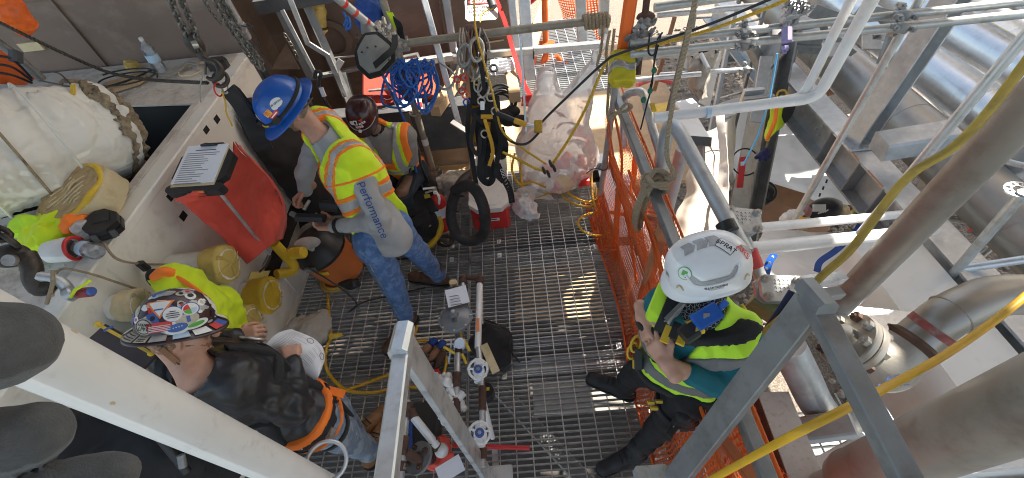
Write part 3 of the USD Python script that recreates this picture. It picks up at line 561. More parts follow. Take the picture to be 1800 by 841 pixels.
def foam(p):
    q=p - PY(1093,122,2.66); q=q @ np.stack([RT,FW,UP],1); b=np.abs(q) - A_(.060,.055,.088); return np.linalg.norm(np.maximum(b,0),axis=1)+np.minimum(b.max(1),0) - .016+.010*ripple(p,38)
c=PY(1093,122,2.66); part(t,'foam_wrap',surface(foam,c - .16,c+.16,.0075),M('yellow_green_foam',(.55,.46,.02),.75,0,.15,9,.3,80),True)
def tape(p): return np.maximum(foam(p) - .006,np.abs((p - c) @ UP+.012*np.sin((p - c) @ RT*40)) - .024)
part(t,'duct_tape',surface(tape,c - .17,c+.17,.007),SAFTAPE,True)
t=thing('orange_sleeve','upright orange webbing sleeve above the yellow foam','strap',P(1105,40,2.8)); part(t,'sleeve',MB().bar(P(1113,-30,2.55),P(1095,92,2.85),.085,.04,up=-FW,ch=.4),ORANGE)
t=thing('rope_wrap','thick tan rope wound round the end of the horizontal scaffold tube','rope',P(1080,40,3.2)); pts=[]
for k in range(80): a=k/80*2*math.pi*7; x=.60+.19*k/80; pts.append((x,3.33+.046*math.cos(a),1.38+.046*math.sin(a)))
part(t,'coil',rope(pts,.015,320,twisted=.06),TANROPE,True)
part(t,'tail',rope([P(1060,48,3.1),P(1056,90,3.1),P(1050,118,3.1),P(1066,128,3.05),P(1066,90,3.05),P(1072,55,3.1)],.012,60,twisted=.05),TANROPE,True)
part(t,'tail',rope([P(1080,52,2.95),P(1074,110,2.9),P(1068,185,2.85),P(1070,205,2.8),P(1084,200,2.75),P(1100,184,2.75),P(1110,188,2.8),P(1100,196,2.85),P(1072,200,2.85)],.011,90,twisted=.05),TANROPE,True)
# right-hand scaffold: pairs of horizontal tubes, couplers and standards
def stube(name,p0,p1,r,mat,lab,extra=()):
    t=thing(name,lab,'scaffold tube',(np.asarray(p0)+p1)/2); part(t,'tube',MB().tube([p0,p1],r,14),mat,True)
    for k,(u,ax) in enumerate(extra): coupler(t,np.asarray(p0)*(1 - u)+np.asarray(p1)*u,np.asarray(p1) - p0,ax,GALV_D)
    return t
stube('scaffold_tube',P(1108,76,2.75),P(1830,0,2.35),.0242,SCAF,'upper of the two long galvanised scaffold tubes crossing the top right',[(.31,(0,0,1)),(.695,(.2,.2,1))])
stube('scaffold_tube',P(1108,96,2.68),P(1830,22,2.28),.0242,SCAF,'lower of the two long galvanised scaffold tubes crossing the top right',[(.31,(0,0,1)),(.69,(.2,.2,1))])
stube('scaffold_tube',P(1150,14,2.8),P(1300,-8,2.75),.029,SCAF,'short thick scaffold tube beside the rusty screw jack',[])
stube('scaffold_tube',P(1155,27,3.2),P(1345,9,3.1),.022,GALV_B,'thin bright scaffold tube just under the short thick one',[])
stube('scaffold_tube',P(1225,92,2.9),P(1110,102,2.9),.022,SCAF,'short scaffold tube end under the black cord loop',[])
stube('scaffold_tube',P(1160,132,3.9),P(1315,122,3.8),.021,GALV_B,'horizontal tube behind the looped handrail, with a tarp hung on it',[(.97,(0,.3,1))])
stube('scaffold_tube',P(1105,142,3.6),P(1232,130,3.5),.021,GALV_B,'sunlit tube low behind the yellow foam',[])
stube('scaffold_standard',P(1625,-14,2.45),P(1394,390,3.6),.0242,SCAF,'long leaning dirty scaffold standard ending by the welding hood',[])
stube('scaffold_standard',P(1220,14,2.35),P(1174,200,2.75),.016,M('brown_tube',(.26,.18,.14),.5,.3,.15,12),'thin brown upright tube beside the hanging rope',[])
stube('scaffold_standard',P(1186,30,4.2),P(1150,160,4.6),.022,WOODB,'thin tan pole behind the black cord',[])
stube('scaffold_brace',P(1245,122,3.6),P(1232,96,3.7),.02,SCAF,'stub of brace tube holding the grey canvas',[])
t=thing('cord_loop','black cord with green knots looped over the scaffold tubes','cord',P(1145,110,2.6))
part(t,'cord',rope([P(1142,60,2.6),P(1140,92,2.55),P(1150,96,2.55),P(1156,70,2.6),P(1164,58,2.62)],.006,40,6),BLACKF,True)
part(t,'cord',rope([P(1162,60,2.58),P(1150,110,2.6),P(1146,150,2.62),P(1138,180,2.6),P(1126,228,2.7)],.005,40,6),BLACKF,True); part(t,'cord',rope([P(1150,95,2.56),P(1149,125,2.6),P(1142,158,2.62)],.005,30,6),BLACKF,True)
for q in ((1150,124),(1143,160),(1131,176)): part(t,'knot',MB().ball(P(*q,2.58),.016,2,(1,.8,1.3)),M('dark_green_cord',(.02,.13,.08),.8) if q[0] == 1150 else UsdShade.Material.Get(stage,'/World/Looks/dark_green_cord'),True)
t=thing('screw_jack','rusty screw jack with a flanged collar hanging from the scaffold','screw jack',P(1135,40,2.8)); ax=-UP+FW*.35
part(t,'screw',MB().tube([P(1138,-10,2.7),P(1130,60,2.8)],.022,12),RUST,True); part(t,'collar',MB().lathe(P(1136,20,2.75),P(1134,45,2.8) - P(1136,20,2.75),[(0,.02),(.015,.05),(.03,.06),(.042,.06),(.05,.03)],18),RUST)
part(t,'tube',MB().tube([P(1124,95,2.85),P(1120,132,2.9)],.024,12),RUST,True)
for q,a1,a2 in (((1134,44),RT,UP),((1128,66),RT,UP),((1112,72),UP,RT),((1122,96),RT,UP)): coupler(t,P(*q,2.78),a1,a2,GALV_D)
for k in range(5): part(t,'nut',MB().hexnut(P(1116+6*k,52+9*(k % 3),2.74),UP+RT*(-1) ** k,.03,.04),GALV_D)
t=thing('scaffold_clamp','violet painted clamp on the lower long scaffold tube','clamp',P(1382,64,2.45)); part(t,'jaw',MB().box(P(1383,62,2.42),(.05,.05,.075),np.stack([RT,FW,UP],1),ch=.3),VIOLET); part(t,'bolt',MB().hexnut(P(1380,82,2.42),-UP,.034,.024),VIOLET); part(t,'plate',MB().box(P(1366,58,2.45),(.07,.02,.03),np.stack([RT,FW,UP],1)),GALV_D)
t=thing('coupler_cluster','cluster of scaffold couplers and bolts above the green column','clamp',P(1395,20,2.6))
for q in ((1390,12),(1402,22),(1388,28)): coupler(t,P(*q,2.5),RT,UP,GALV)
for k in range(6): part(t,'nut',MB().hexnut(P(1383+6*k,8+8*(k % 3),2.44),UP*.5 - FW,.028,.03),GALV_D)
# ================================================================== guardrail and netting on the right
t=thing('guardrail','galvanised square tube guardrail along the right edge with the orange glow of the netting painted on its lower part','guardrail',(.76,1.4,0))
part(t,'top_rail',MB().bar((.762,2.86,1.07),(.785,-.5,1.07),.055,.055,ch=.12),GALV_D,30)
for y in (1.52,.1): part(t,'post',MB().bar((.765,y,-.1),(.765,y,1.045),.055,.055,up=(0,1,0),ch=.1),ORDULL,30)
part(t,'mid_rail',MB().bar((.77,2.7,.54),(.785,-.5,.54),.05,.05,ch=.1),ORDULL); part(t,'toe_board',MB().bar((.74,2.7,.06),(.79,-.5,.06),.012,.11),GALV_D)
part(t,'brace',MB().bar((.80,2.6,.02),(.80,1.62,.98),.05,.03,ch=.1),ORDULL); part(t,'brace',MB().bar((.80,1.4,.02),(.80,.2,.98),.05,.03,ch=.1),ORDULL)
def net(c,cell,w,fn,amp=.02,seed=1):
    """strands of a plastic barrier net over a bent sheet"""
    nu,nv=60,30; v,f=sheet(c,nu,nv,amp,3.,seed,0,fn); G=v.reshape(nu,nv,3); n=np.cross(np.gradient(G,axis=0),np.gradient(G,axis=1)); n /= np.maximum(np.linalg.norm(n,axis=-1,keepdims=True),1e-9)
    from scipy.ndimage import map_coordinates as mc
    def at(u,q): return np.stack([mc(G[...,k],[u*(nu - 1),q*(nv - 1)],order=1) for k in range(3)],-1)
    L=np.linalg.norm(np.diff(G[:,nv // 2],axis=0),axis=1).sum(); H=np.linalg.norm(np.diff(G[nu // 2],axis=0),axis=1).sum(); mb=MB()
    for axis,num,ln in ((0,int(H/cell),L),(1,int(L/cell),H)):
        m=max(8,int(ln/.07))
        for k in range(num+1):
            s=np.linspace(0,1,m); q=np.full(m,k/num); e=.5*w/(H if axis == 0 else L)
            wob=.12/num*np.sin(s*40+k)
            A,Bq=(at(s,np.clip(q+wob - e,0,1)),at(s,np.clip(q+wob+e,0,1))) if axis == 0 else (at(np.clip(q+wob - e,0,1),s),at(np.clip(q+wob+e,0,1),s))
            i=np.arange(m - 1); mb.add(np.vstack([A,Bq]),np.stack([i,i+1,i+1+m,i+m],1))
    return mb
def barrier(lab,c,cell=.036,w=.009,fn=None,amp=.03,seed=1,edges=True):
    t=thing('barrier_net',lab,'barrier netting',np.asarray(c,float).reshape(-1,3).mean(0)); part(t,'mesh',net(c,cell,w,fn,amp,seed),ORNET,False,kind='stuff')
    if edges:
        cc=np.asarray(c,float)
        if cc.ndim == 2: cc=cc[[0,1,3,2]].reshape(2,2,3)
        for line in (cc[:,0],cc[:,-1]): part(t,'edge_cord',MB().tube(smooth_path(line,30) if len(line) > 2 else np.linspace(line[0],line[1],20)+NR.normal(0,.006,(20,3)),.008,6),ORANGE,True)
    return t
ys=[2.78,2.2,1.6,1.0,.3,-.4]
barrier('orange barrier netting sagging onto the floor along the inside of the guardrail',[[(.705 - .03*math.sin(k*2),y,.95 - .10*(k % 2)),(.735,y,.55),(.70+.02*(k % 2),y,.16),(.585+.07*(k % 3)/2+.03*(k > 2),y,.012)] for k,y in enumerate(ys)],.024,.0085,amp=.05)
barrier('orange barrier netting hung on the outer side of the guardrail over the sunlit plank',[[(.86,y,1.0),(.90,y,.4),(.98+.1*(k % 2),y,-.3)] for k,y in enumerate((3.0,2.2,1.4,.6,-.3))],.032,.011,amp=.06,seed=5)
a=[P(1205,640,2.3),P(1400,850,1.95),P(1310,860,2.3),P(1180,770,2.6)]
barrier('orange barrier netting draped below the man in the white helmet beside the ladder rail',a,.022,.006,amp=.03,seed=8)
barrier('orange barrier netting bunched at the foot of the far corner post',[PZ(1040,398,.01),PZ(1052,440,.01),PX(1085,440,.72),PX(1058,330,.72)],.022,.008,amp=.06,seed=9)
t=thing('orange_board','orange toned board outside the guardrail below the teal elbow','board',P(1270,740,2.4)); part(t,'board',MB().bar(P(1225,650,2.25),P(1330,830,2.15),.34,.02),ORDULL)
t=thing('aluminium_plank','sunlit ribbed aluminium scaffold plank just outside the guardrail','plank',PZ(1140,450,-.35)); a,bq=PZ(1085,310,-.35),PZ(1215,640,-.35); dv=nrm(bq - a); sd=nrm(np.cross(dv,(0,0,1)))
part(t,'deck',MB().bar(a,bq,.24,.03),PLATE)
for k in range(9): part(t,'rib',MB().bar(a+sd*(k - 4)*.027+A_(0,0,.017),bq+sd*(k - 4)*.027+A_(0,0,.017),.009,.006,ch=.2),ALU)
for k,(q0,q1) in enumerate([((1080,200),(1092,330)),((1068,255),(1120,500)),((1105,300),(1180,560)),((1040,380),(1100,600))]):
    t=thing('net_cord',['orange cord at the upper end of the netting','orange cord running down the netting beside the corner post','orange cord crossing the netting under the tan rope','orange cord along the foot of the netting'][k],'cord',P(*q0,2.9)); part(t,'cord',MB().tube(smooth_path([PX(*q0,.76 - .02*k),PX((q0[0]+q1[0])/2+6,(q0[1]+q1[1])/2,.74),PX(*q1,.76 - .03*k)],24),.010,6),ORANGE,True)
t=thing('rope_hank','tan rope hank tied over the top rail of the guardrail','rope',PX(1150,335,.76)); C0=A_(.775,1.78,1.09)
C0=PZ(1152,330,1.10); pts=[]
for k in range(70): a=k/70*2*math.pi*5; pts.append(C0+A_(.058*math.cos(a),-.05+.13*k/70+.012*math.sin(3.7*a),.052*math.sin(a)))
part(t,'wrap',rope(pts,.015,280,8),TANROPE,True)
for k in range(3): part(t,'bight',rope([C0+A_(-.05,-.02+.02*k,.02),C0+A_(-.09 - .01*k,-.05,-.10),C0+A_(-.095,-.08+.02*k,-.24),C0+A_(-.065,-.06+.03*k,-.27),C0+A_(-.05,-.03,-.14),C0+A_(-.03,0,-.01)],.014,40,8),TANROPE,True)
part(t,'bight',rope([C0+A_(-.05,.0,.05),C0+A_(.0,.05,.085),C0+A_(.07,.03,.06),C0+A_(.05,-.04,.07),C0+A_(-.03,-.05,.07),C0+A_(-.05,.03,.06)],.015,60,8),TANROPE,True)
part(t,'fall',rope([C0+A_(.05,.02,.04),P(1186,310,2.25),P(1172,270,2.2),P(1183,180,2.1),P(1206,80,2.0),P(1226,-20,1.9)],.0125,60,8,.055),TANROPE,True)
# ================================================================== the ladder rails and the white column in the foreground
for sgn,ap,base,back,lab in ((-1,P(712,608,1.22),A_(-.325,.545,0),P(668,930,.86),'galvanised ladder rail on the left, bent into an upside down V over the valves'),(1,A_(.79,.60,1.73),P(1172,862,1.70),PX(1625,905,.80),'galvanised ladder rail on the right, bent into an upside down V beside the flanged valve')):
    t=thing('ladder_rail',lab,'ladder',ap); up=(0,1,0)
    part(t,'upright',MB().bar(ap,base,.028,.095,up=(0,1,0),ch=.12),GALV_B if sgn < 0 else GALV_D,30); part(t,'sloping_leg',MB().bar(ap+A_(0,.02,.015),back,.045 if sgn < 0 else .055,.045,up=(0,0,1),ch=.1),GALV_B if sgn < 0 else GALV_D,30)
    part(t,'cap',MB().bar(ap+A_(0,-.05,.045),ap+A_(0,.05,.02),.055,.05,ch=.25),GALV_B if sgn < 0 else GALV_D,30)
    part(t,'foot',MB().box(base+(A_(.03,.02,.012) if sgn < 0 else A_(-.05,.03,.01)),(.2,.12,.014) if sgn < 0 else (.13,.11,.07)),GALV_B)
t=thing('white_column','thick white painted pipe column in the lower left foreground','column',(-.965,.415,0)); part(t,'pipe',MB().tube([(-.965,.415,-.6),(-.965,.415,2.75)],.061,40),WHITE_P,True)
c=PX(566,812,-.93); part(t,'ring_bolt',MB().torus(c+A_(.02,0,0),(.3,-.4,.85),.078,.009,30,8),GALV_B,True)
for k in range(10): a=R.uniform(0,6.28); z=R.uniform(.4,2.3); part(t,'paint_chip',MB().ball((-.965+.0606*math.cos(a),.415+.0606*math.sin(a),z),.004,1,(1,1,R.uniform(1,4))),CREAMT,True)
# ================================================================== steelwork and piping on the right
t=thing('steel_girder','long galvanised girder with bolted splices running under the white standard','girder',(2.95,2,.1)); part(t,'section',MB().ibeam((2.95,6.2,.15),(2.95,-1.2,.15),.23,.34,.014,.02),GALV,False)
for y in (2.62,3.05,2.30):
    part(t,'stiffener',MB().bar((2.88,y,-.0),(2.88,y,.31),.11,.012,up=(0,1,0)),GALV_D)
for y,z in ((3.30,.2),(3.36,.12),(2.20,.14),(2.12,.14),(2.16,.06),(2.14,.22),(3.30,.10)): part(t,'bolt',MB().hexnut((2.94,y,z),(-1,0,0),.032,.02,False),GALV_B)
for y in (2.42,2.75): part(t,'rust_edge',MB().bar((2.832,y - .1,.322),(2.832,y+.1,.322),.012,.006),ORDULL)
t=thing('steel_column','galvanised column standing on the girder behind the dirty standard','column',(2.95,2.5,.33)); c=PX(1520,228,2.95); yb=c[1]
part(t,'section',MB().ibeam((2.95,yb,.33),(2.98,yb,4.2),.15,.16,.012,.016,up=(1,.25,0)),GALV,False); part(t,'base_plate',MB().box((2.95,yb,.335),(.28,.26,.02)),GALV_B)
t=thing('steel_column','slanting grey steel column beside the blue cord and the hanging lime vest','column',P(1330,250,4.6)); a,bq=P(1372,60,4.4),P(1292,470,4.7)
part(t,'section',MB().ibeam(a,bq,.26,.2,.016,.022,up=(1,.35,0)),GALV_D,False); part(t,'stiffener',MB().bar(P(1347,100,4.25),P(1328,215,4.3),.11,.03),GALV); part(t,'clamp_plate',MB().box(P(1332,178,4.25),(.3,.05,.1)),GALV_D); part(t,'clamp_plate',MB().box(P(1322,168,4.3),(.2,.05,.14)),GALV)
t=thing('cross_beam','short galvanised box beam joining the girder to the big pipes','beam',(3.2,2.2,.2)); part(t,'section',MB().bar(P(1545,258,3.25),P(1672,238,3.15),.20,.16),GALV)
t=thing('gusset_frame','dark steel gusset and cross members at the head of the girder','frame',P(1390,70,4.4))
for q0,q1,w in (((1310,62),(1345,130),.10),((1345,78),(1440,72),.10),((1365,82),(1480,90),.08),((1405,50),(1390,110),.06),((1330,60),(1430,40),.10),((1445,30),(1470,90),.08)): part(t,'member',MB().bar(P(*q0,4.5),P(*q1,4.5),w,.08,ch=.05),GALV_D)
t=thing('cable_ladder','upright galvanised cable ladder behind the black and yellow ropes','cable ladder',P(1275,150,4.9)); l0,l1,r0,r1=P(1292,20,4.7),P(1240,275,5.2),P(1345,10,4.7),P(1282,260,5.2)
part(t,'rail',MB().bar(l0,l1,.04,.12),GALV); part(t,'rail',MB().bar(r0,r1,.03,.10),GALV_D)
for k in range(6): u=(k+.5)/6; part(t,'rung',MB().cyl(l0*(1 - u)+l1*u,r0*(1 - u)+r1*u,.016,8),GALV_B)
t=thing('cable_ladder','second cable ladder further back under the top scaffold tubes','cable ladder',P(1240,30,6)); l0,l1,r0,r1=P(1222,0,6),P(1206,120,6.5),P(1300,0,6),P(1262,110,6.5)
part(t,'rail',MB().bar(l0,l1,.05,.14),GALV); part(t,'rail',MB().bar(r0,r1,.05,.14),GALV_B); [part(t,'rung',MB().cyl(l0*(1 - u)+l1*u,r0*(1 - u)+r1*u,.018,8),GALV_B) for u in (.25,.55,.85)]
def ypipe(name,X,z,r,y0,y1,mat,lab,bands=()):
    t=thing(name,lab,'pipe',(X,(y0+y1)/2,z - r)); part(t,'shell',MB().tube([(X,y,z) for y in np.linspace(y0,y1,12)],r,40),mat,True)
    for k in bands: part(t,'band',MB().cyl((X,k - .006,z),(X,k+.006,z),r+.003,36),BLACKP)
    for k in np.arange(y0+.7,y1,1.3): part(t,'weld',MB().torus((X,k,z),(0,1,0),r,.004,36,5),mat,True)
    return t
ypipe('large_pipe',3.53,.28,.205,-1.5,7.5,PIPE_S,'large bare steel pipe nearest the girder'); ypipe('large_pipe',4.12,.38,.19,-1.5,8.5,JACKET,'silver jacketed pipe second from the girder')
ypipe('large_pipe',4.62,.50,.19,-1.5,9,JACKET,'silver jacketed pipe third from the girder'); ypipe('large_pipe',4.95,.85,.13,-1.5,9,GALV_B,'bright pipe with black bands, furthest of the row',[2.75+.24*k for k in range(12)])
ypipe('large_pipe',5.6,.1,.30,-1.5,9,JACKET,'wide silver pipe beyond the banded pipe')
t=thing('pipe_rack_beam','galvanised cross beam carrying the row of big pipes','beam',(4.2,5.2,-.2)); part(t,'section',MB().ibeam((2.9,5.4,-.10),(6.2,5.4,-.10),.2,.22),GALV,False)
t=thing('pipe_rack_beam','cross beam under the pipes near the gravel','beam',(4.2,1.1,-.2)); part(t,'section',MB().ibeam((2.9,.75,-.12),(6.2,.75,-.12),.2,.22),GALV,False)
stube('scaffold_standard',P(1830,30,1.72),P(1512,412,2.5),.0242,GALV_B,'bright upright tube just left of the thick yellow hose')
t=thing('support_frame','grey struts and plates between the girder and the upper large pipes','frame',P(1540,60,3.9))
for q0,q1,d,w in (((1572,20),(1540,112),3.5,.07),((1500,28),(1585,45),3.7,.10),((1448,60),(1495,100),4.1,.06),((1420,30),(1470,48),4.2,.12),((1350,128),(1386,92),4.3,.05),((1520,8),(1560,60),3.8,.05)): part(t,'strut',MB().angle(P(*q0,d),P(*q1,d+.1),w,w),GALV_D,False)
for q in ((1548,60),(1532,75),(1462,88)): part(t,'plate',MB().box(P(*q,3.7),(.16,.02,.12),np.stack([RT,FW,UP],1)),GALV)
# two big upright pipes in the right foreground
t=thing('upright_pipe','thick upright pipe behind the yellow hose, stained brown down one side','pipe',(1.93,1.36,.25)); part(t,'shell',MB().tube([(1.98,1.347,z) for z in np.linspace(.20,3.4,14)],.078,40),PIPE_BR,True)
part(t,'saddle_weld',MB().torus((1.98,1.347,.27),(.1,.2,1),.080,.008,36,6),RUST,True); part(t,'shoe',MB().bar((1.98,1.20,.22),(1.98,1.50,.22),.22,.10),GALV)
t=thing('upright_pipe','very thick upright pipe in the lower right corner with a rounded lower end','pipe',(1.25,.36,.7)); part(t,'shell',MB().lathe((1.271,.323,.66),(0,0,1),[(0,.06),(.01,.08),(.03,.094),(.08,.100),(.085,.103),(.11,.103),(.115,.100),(2.6,.100)],56),PIPE_BR,50)
part(t,'lower_pipe',MB().tube([(1.271,.323,.70),(1.26,.33,-.8)],.066,30),PIPE_S,True)
# flanged check valve with its curved outlet
V0=P(1552,640,1.72); fx=nrm(P(1480,590,1.72) - V0); t=thing('flanged_valve','cast steel valve with a bolted round flange and writing on its belly','valve',V0)
def vbody(p): return sm(.03,ell(p,V0,(.125,.11,.115)),cap(p,V0,V0+fx*.10,.085,.08),cap(p,V0,P(1600,605,1.68),.08,.078))
part(t,'body',surface(vbody,V0 - .3,V0+.3,.009),M('cast_valve_grey',(.40,.37,.32),.5,.4,.1,6,.3,70,dirt=((.22,.14,.1),.35,8)),True)
for k,(u,w) in enumerate(((.115,.030),(.150,.030))): part(t,'flange',MB().lathe(V0+fx*u,fx,[(0,.04),(0,.118),(.004,.122),(w - .004,.122),(w,.118),(w,.04)],36),PIPE_S,30)
x,y,d=frame(fx)
for k in range(8):
    a=k*math.pi/4+.3; c=V0+(x*math.cos(a)+y*math.sin(a))*.098; part(t,'stud',MB().cyl(c+fx*.085,c+fx*.21,.009,8).hexnut(c+fx*.181,fx,.036,.02,False).hexnut(c+fx*.113,-fx,.036,.02,False),BOLT if k % 3 else RUST,30)
part(t,'end_cap',MB().lathe(V0+fx*.18,fx,[(0,.05),(.03,.05),(.05,.03),(.05,0)],20),PIPE_S); o0,o1,o2=P(1598,607,1.68),P(1630,582,1.66),P(1662,558,1.63)
part(t,'weld_ring',MB().cyl(o0,o0+nrm(o1 - o0)*.035,.097,30,.2),RUST,40); part(t,'marking',MB().cyl(o1,o1+nrm(o2 - o1)*.03,.0785,30),M('faded_red_marking',(.26,.06,.05),.6,0,.3,20,dirt=((.3,.28,.25),.5,25)),40)
for k,s in enumerate(('AHGD','FLOW HZ')):
    c=V0 - FW*.108 - UP*(.02+.03*k) - RT*.045; part(t,'handwriting',text(s,.020,c+FW*.010*k,nrm(RT+UP*.15),UP),STK_B,False)
t=thing('curved_pipe','grey pipe rising from the flanged valve and bending off to the right','pipe',o2); part(t,'shell',MB().tube(smooth_path([o0,o1,o2,P(1700,538,1.62),P(1750,520,1.62),P(1830,518,1.62)],40),.077,30),PIPE_S,True)
part(t,'weld',MB().torus(P(1670,553,1.63),P(1700,538,1.62) - o2,.078,.005,30,6),PIPE_BR,True)
# cream ducts
def duct(lab,x0,x1,y0,y1,z0,z1):
    t=thing('cream_duct',lab,'duct',((x0+x1)/2,(y0+y1)/2,z0)); part(t,'shell',MB().box(((x0+x1)/2,(y0+y1)/2,(z0+z1)/2),(x1 - x0,y1 - y0,z1 - z0),ch=.05),CREAM_S,30)
    part(t,'lip',MB().bar((x0+.02,y0+.03,z1+.004),(x1 - .02,y0+.03,z1+.004),.03,.014),CREAM_S); return t
duct('long cream duct passing behind the thick stained pipe',2.34,2.80,.62,1.84,-.35,.28); duct('broad cream duct end under the curved grey pipe',1.74,2.78,.38,.612,-.42,.20)
duct('cream duct in the lower right corner behind the thickest pipe',2.2,3.2,-.8,.30,-.5,.10)
t=thing('box_beam','light grey box beam in front of the thick stained pipe','beam',PZ(1540,575,.30)); part(t,'section',MB().bar(PZ(1432,560,.24),PZ(1608,578,.24),.17,.14,ch=.06),GALV_B)
part(t,'end_plate',MB().bar(PZ(1606,560,.24),PZ(1612,600,.24),.03,.18),CREAM_S); part(t,'support_plate',MB().box(PZ(1490,515,.3),(.22,.012,.14)),GALV)
t=thing('box_beam','speckled grey box beam outside the guardrail with a rust brown side','beam',P(1390,760,2.1)); a,bq=P(1358,690,2.25),P(1440,900,1.9); part(t,'top_plate',MB().bar(a,bq,.16,.012),M('speckled_plate',(.47,.45,.42),.5,.2,.1,8,.1,70,dirt=((.16,.12,.09),.3,45))); part(t,'side_plate',MB().bar(a - A_(.08,0,.08),bq - A_(.08,0,.08),.012,.16),RUST)
t=thing('box_beam','pale grey cross beam beside the right ladder rail','beam',P(1460,755,2.2)); part(t,'section',MB().bar(P(1395,760,2.3),P(1500,745,2.15),.12,.10),CONCG)
t=thing('elbow_pipe','silver pipe elbow beyond the right ladder rail','pipe',P(1420,690,2.3)); part(t,'shell',MB().tube(smooth_path([P(1385,610,2.2),P(1410,660,2.25),P(1438,715,2.35),P(1470,740,2.5),P(1530,745,2.6)],30),.085,28),GALV,True)
t=thing('blue_board','small pale blue board lying by the foot of the thickest pipe','board',P(1548,722,2.3)); part(t,'board',MB().bar(P(1533,705,2.3),P(1556,742,2.25),.09,.02),M('pale_blue_paint',(.42,.56,.70),.6))
t=thing('walk_mesh','grating walkway far below the lower right ducts','floor grating',(1.9,.2,-1.2))
for k in range(26): part(t,'bearing_bar',MB().bar((.95,-.6+k*.07,-1.3),(2.9,-.6+k*.07,-1.3),.012,.05,ch=0),GALV,False)
for k in range(12): part(t,'cross_bar',MB().bar((1.0+k*.17,-.7,-1.28),(1.0+k*.17,1.3,-1.28),.012,.012,ch=0),GALV_B,False)
solo('grey_apron',MB().bar((4.2,-1.2,-2.56),(4.2,1.2,-2.56),3,.05),CONCG,kind='structure')
# handrails: looped grey pipe, white tubes with bolted clamps
t=thing('looped_handrail','grey pipe handrail with a rounded end loop outside the guardrail, nearer one','handrail',PX(1180,250,.95)); h0=P(1284,398,2.08); h1=P(1176,208,2.42); part(t,'pipe',MB().tube(arc_bend([P(1310,445,2.0),h1+UP*.03,P(1158,330,2.75)],.12,10),.039,22),GALV,True)
t=thing('looped_handrail','grey pipe handrail with a rounded end loop and a yellow label, further one','handrail',P(1130,180,3)); part(t,'pipe',MB().tube(arc_bend([P(1162,275,2.8),P(1148,230,2.85),P(1130,160,2.95),P(1098,165,3.1),P(1096,260,3.3)],.09,8),.029,16),GALV_B,True); part(t,'label',MB().bar(P(1146,182,2.86),P(1150,196,2.84),.03,.01,up=-FW),YELPAINT)
t=thing('white_tube_rail','white tube rail bending up into two uprights at the middle right','handrail',P(1300,185,2.4)); v1,v2=P(1500,40,2.15),P(1470,40,2.25)
part(t,'tube',MB().tube(arc_bend([P(1150,208,2.55),P(1437,172,2.40),P(1498,62,2.15),P(1560,-50,1.85)],.10,10),.031,18),WHITE_T,True); part(t,'tube',MB().tube(arc_bend([P(1330,184,2.47),P(1412,170,2.44),P(1466,60,2.25),P(1522,-50,1.95)],.08,10),.024,18),WHITE_T,True)
part(t,'tape',MB().cyl(P(1240,199,2.49),P(1247,198,2.49),.0318,18),STK_LB)
t=thing('white_tube_rail','upper white tube rail running right from the bolted plate','handrail',P(1420,395,2.6)); part(t,'tube',MB().tube([P(1300,404,2.45),P(1640,372,3.1)],.029,18),WHITE_T,True)
t=thing('white_tube_rail','lower thicker white tube rail behind the white helmet','handrail',P(1420,430,2.6)); part(t,'tube',MB().tube([P(1300,440,2.35),P(1640,404,2.95)],.040,18),WHITE_T,True)
def bolted(px,py,d,lab,tilt,writing,w=.16):
    c=P(px,py,d); t=thing('bolted_plate',lab,'clamp plate',c); ux=nrm(RT*math.cos(tilt)+UP*math.sin(tilt)); uy=nrm(-RT*math.sin(tilt)+UP*math.cos(tilt)); uz=np.cross(ux,uy)
    nz=nrm(uz - UP*-.35); uy=nrm(np.cross(nz,ux)); X=np.stack([ux,uy,nz],1); part(t,'plate',MB().box(c,(w,.125,.022),X,ch=.2),GALV_B,30); part(t,'plate',MB().box(c - nz*.05,(w,.125,.022),X,ch=.2),GALV,30)
    for sx in (-1,1):
        for sy in (-1,1): q=c+ux*sx*(w/2 - .022)+uy*sy*.042+nz*.011; part(t,'bolt',MB().cyl(q,q+nz*.006,.021,16).hexnut(q+nz*.006,nz,.030,.018),BOLT,30)
    for k in range(14): q=c+nz*.0125+ux*(-.035+.02*(k % 4))+uy*(.036 - .018*(k // 4)); part(t,'handwriting',MB().tube([q,q+ux*.006+uy*R.uniform(.004,.010),q+ux*.010 - uy*R.uniform(0,.006)],.0011,4),INK,True)
    return t
bolted(1305,388,2.1,'bolted clamp plate with handwriting just above the white helmet',-.12,('EL 14','FLE Y'),.175); bolted(1372,508,2.0,'bolted clamp plate with handwriting beside the shoulder of the man in the white helmet',-.05,('PS 10','10 SEA'),.19)
t=thing('pipe_stub','dirty green pipe shoe below the second bolted plate','pipe',P(1350,545,2.1)); part(t,'shoe',MB().bar(P(1325,520,2.1),P(1375,555,2.05),.12,.09),M('green_steel',(.20,.22,.10),.5,.2,.3,14,.2,60)); part(t,'pipe',MB().tube([P(1300,400,2.15),P(1330,470,2.12),P(1350,520,2.1)],.03,14),GALV,True)
part(t,'tape',MB().cyl(P(1318,440,2.08),P(1330,470,2.08),.034,14),STK_R); part(t,'tape',MB().cyl(P(1274,392,2.04),P(1282,408,2.02),.045,14),BLACKP)
t=thing('strut_channel','light strut channel running right from the second bolted plate','strut',P(1440,500,2.1)); part(t,'channel',MB().channel(P(1385,500,2.1),P(1480,488,2.2),.05,.05),GALV_B,False); part(t,'channel',MB().bar(P(1400,525,2.2),P(1475,515,2.3),.06,.05),GALV_D)
t=thing('blue_black_bar','dark blue bar leaning under the yellow hose','bar',P(1355,565,1.95)); part(t,'bar',MB().tube([P(1334,600,1.95),P(1372,545,1.92),P(1392,512,1.9)],.015,12),M('dark_blue',(.02,.03,.09),.4,.2),True)
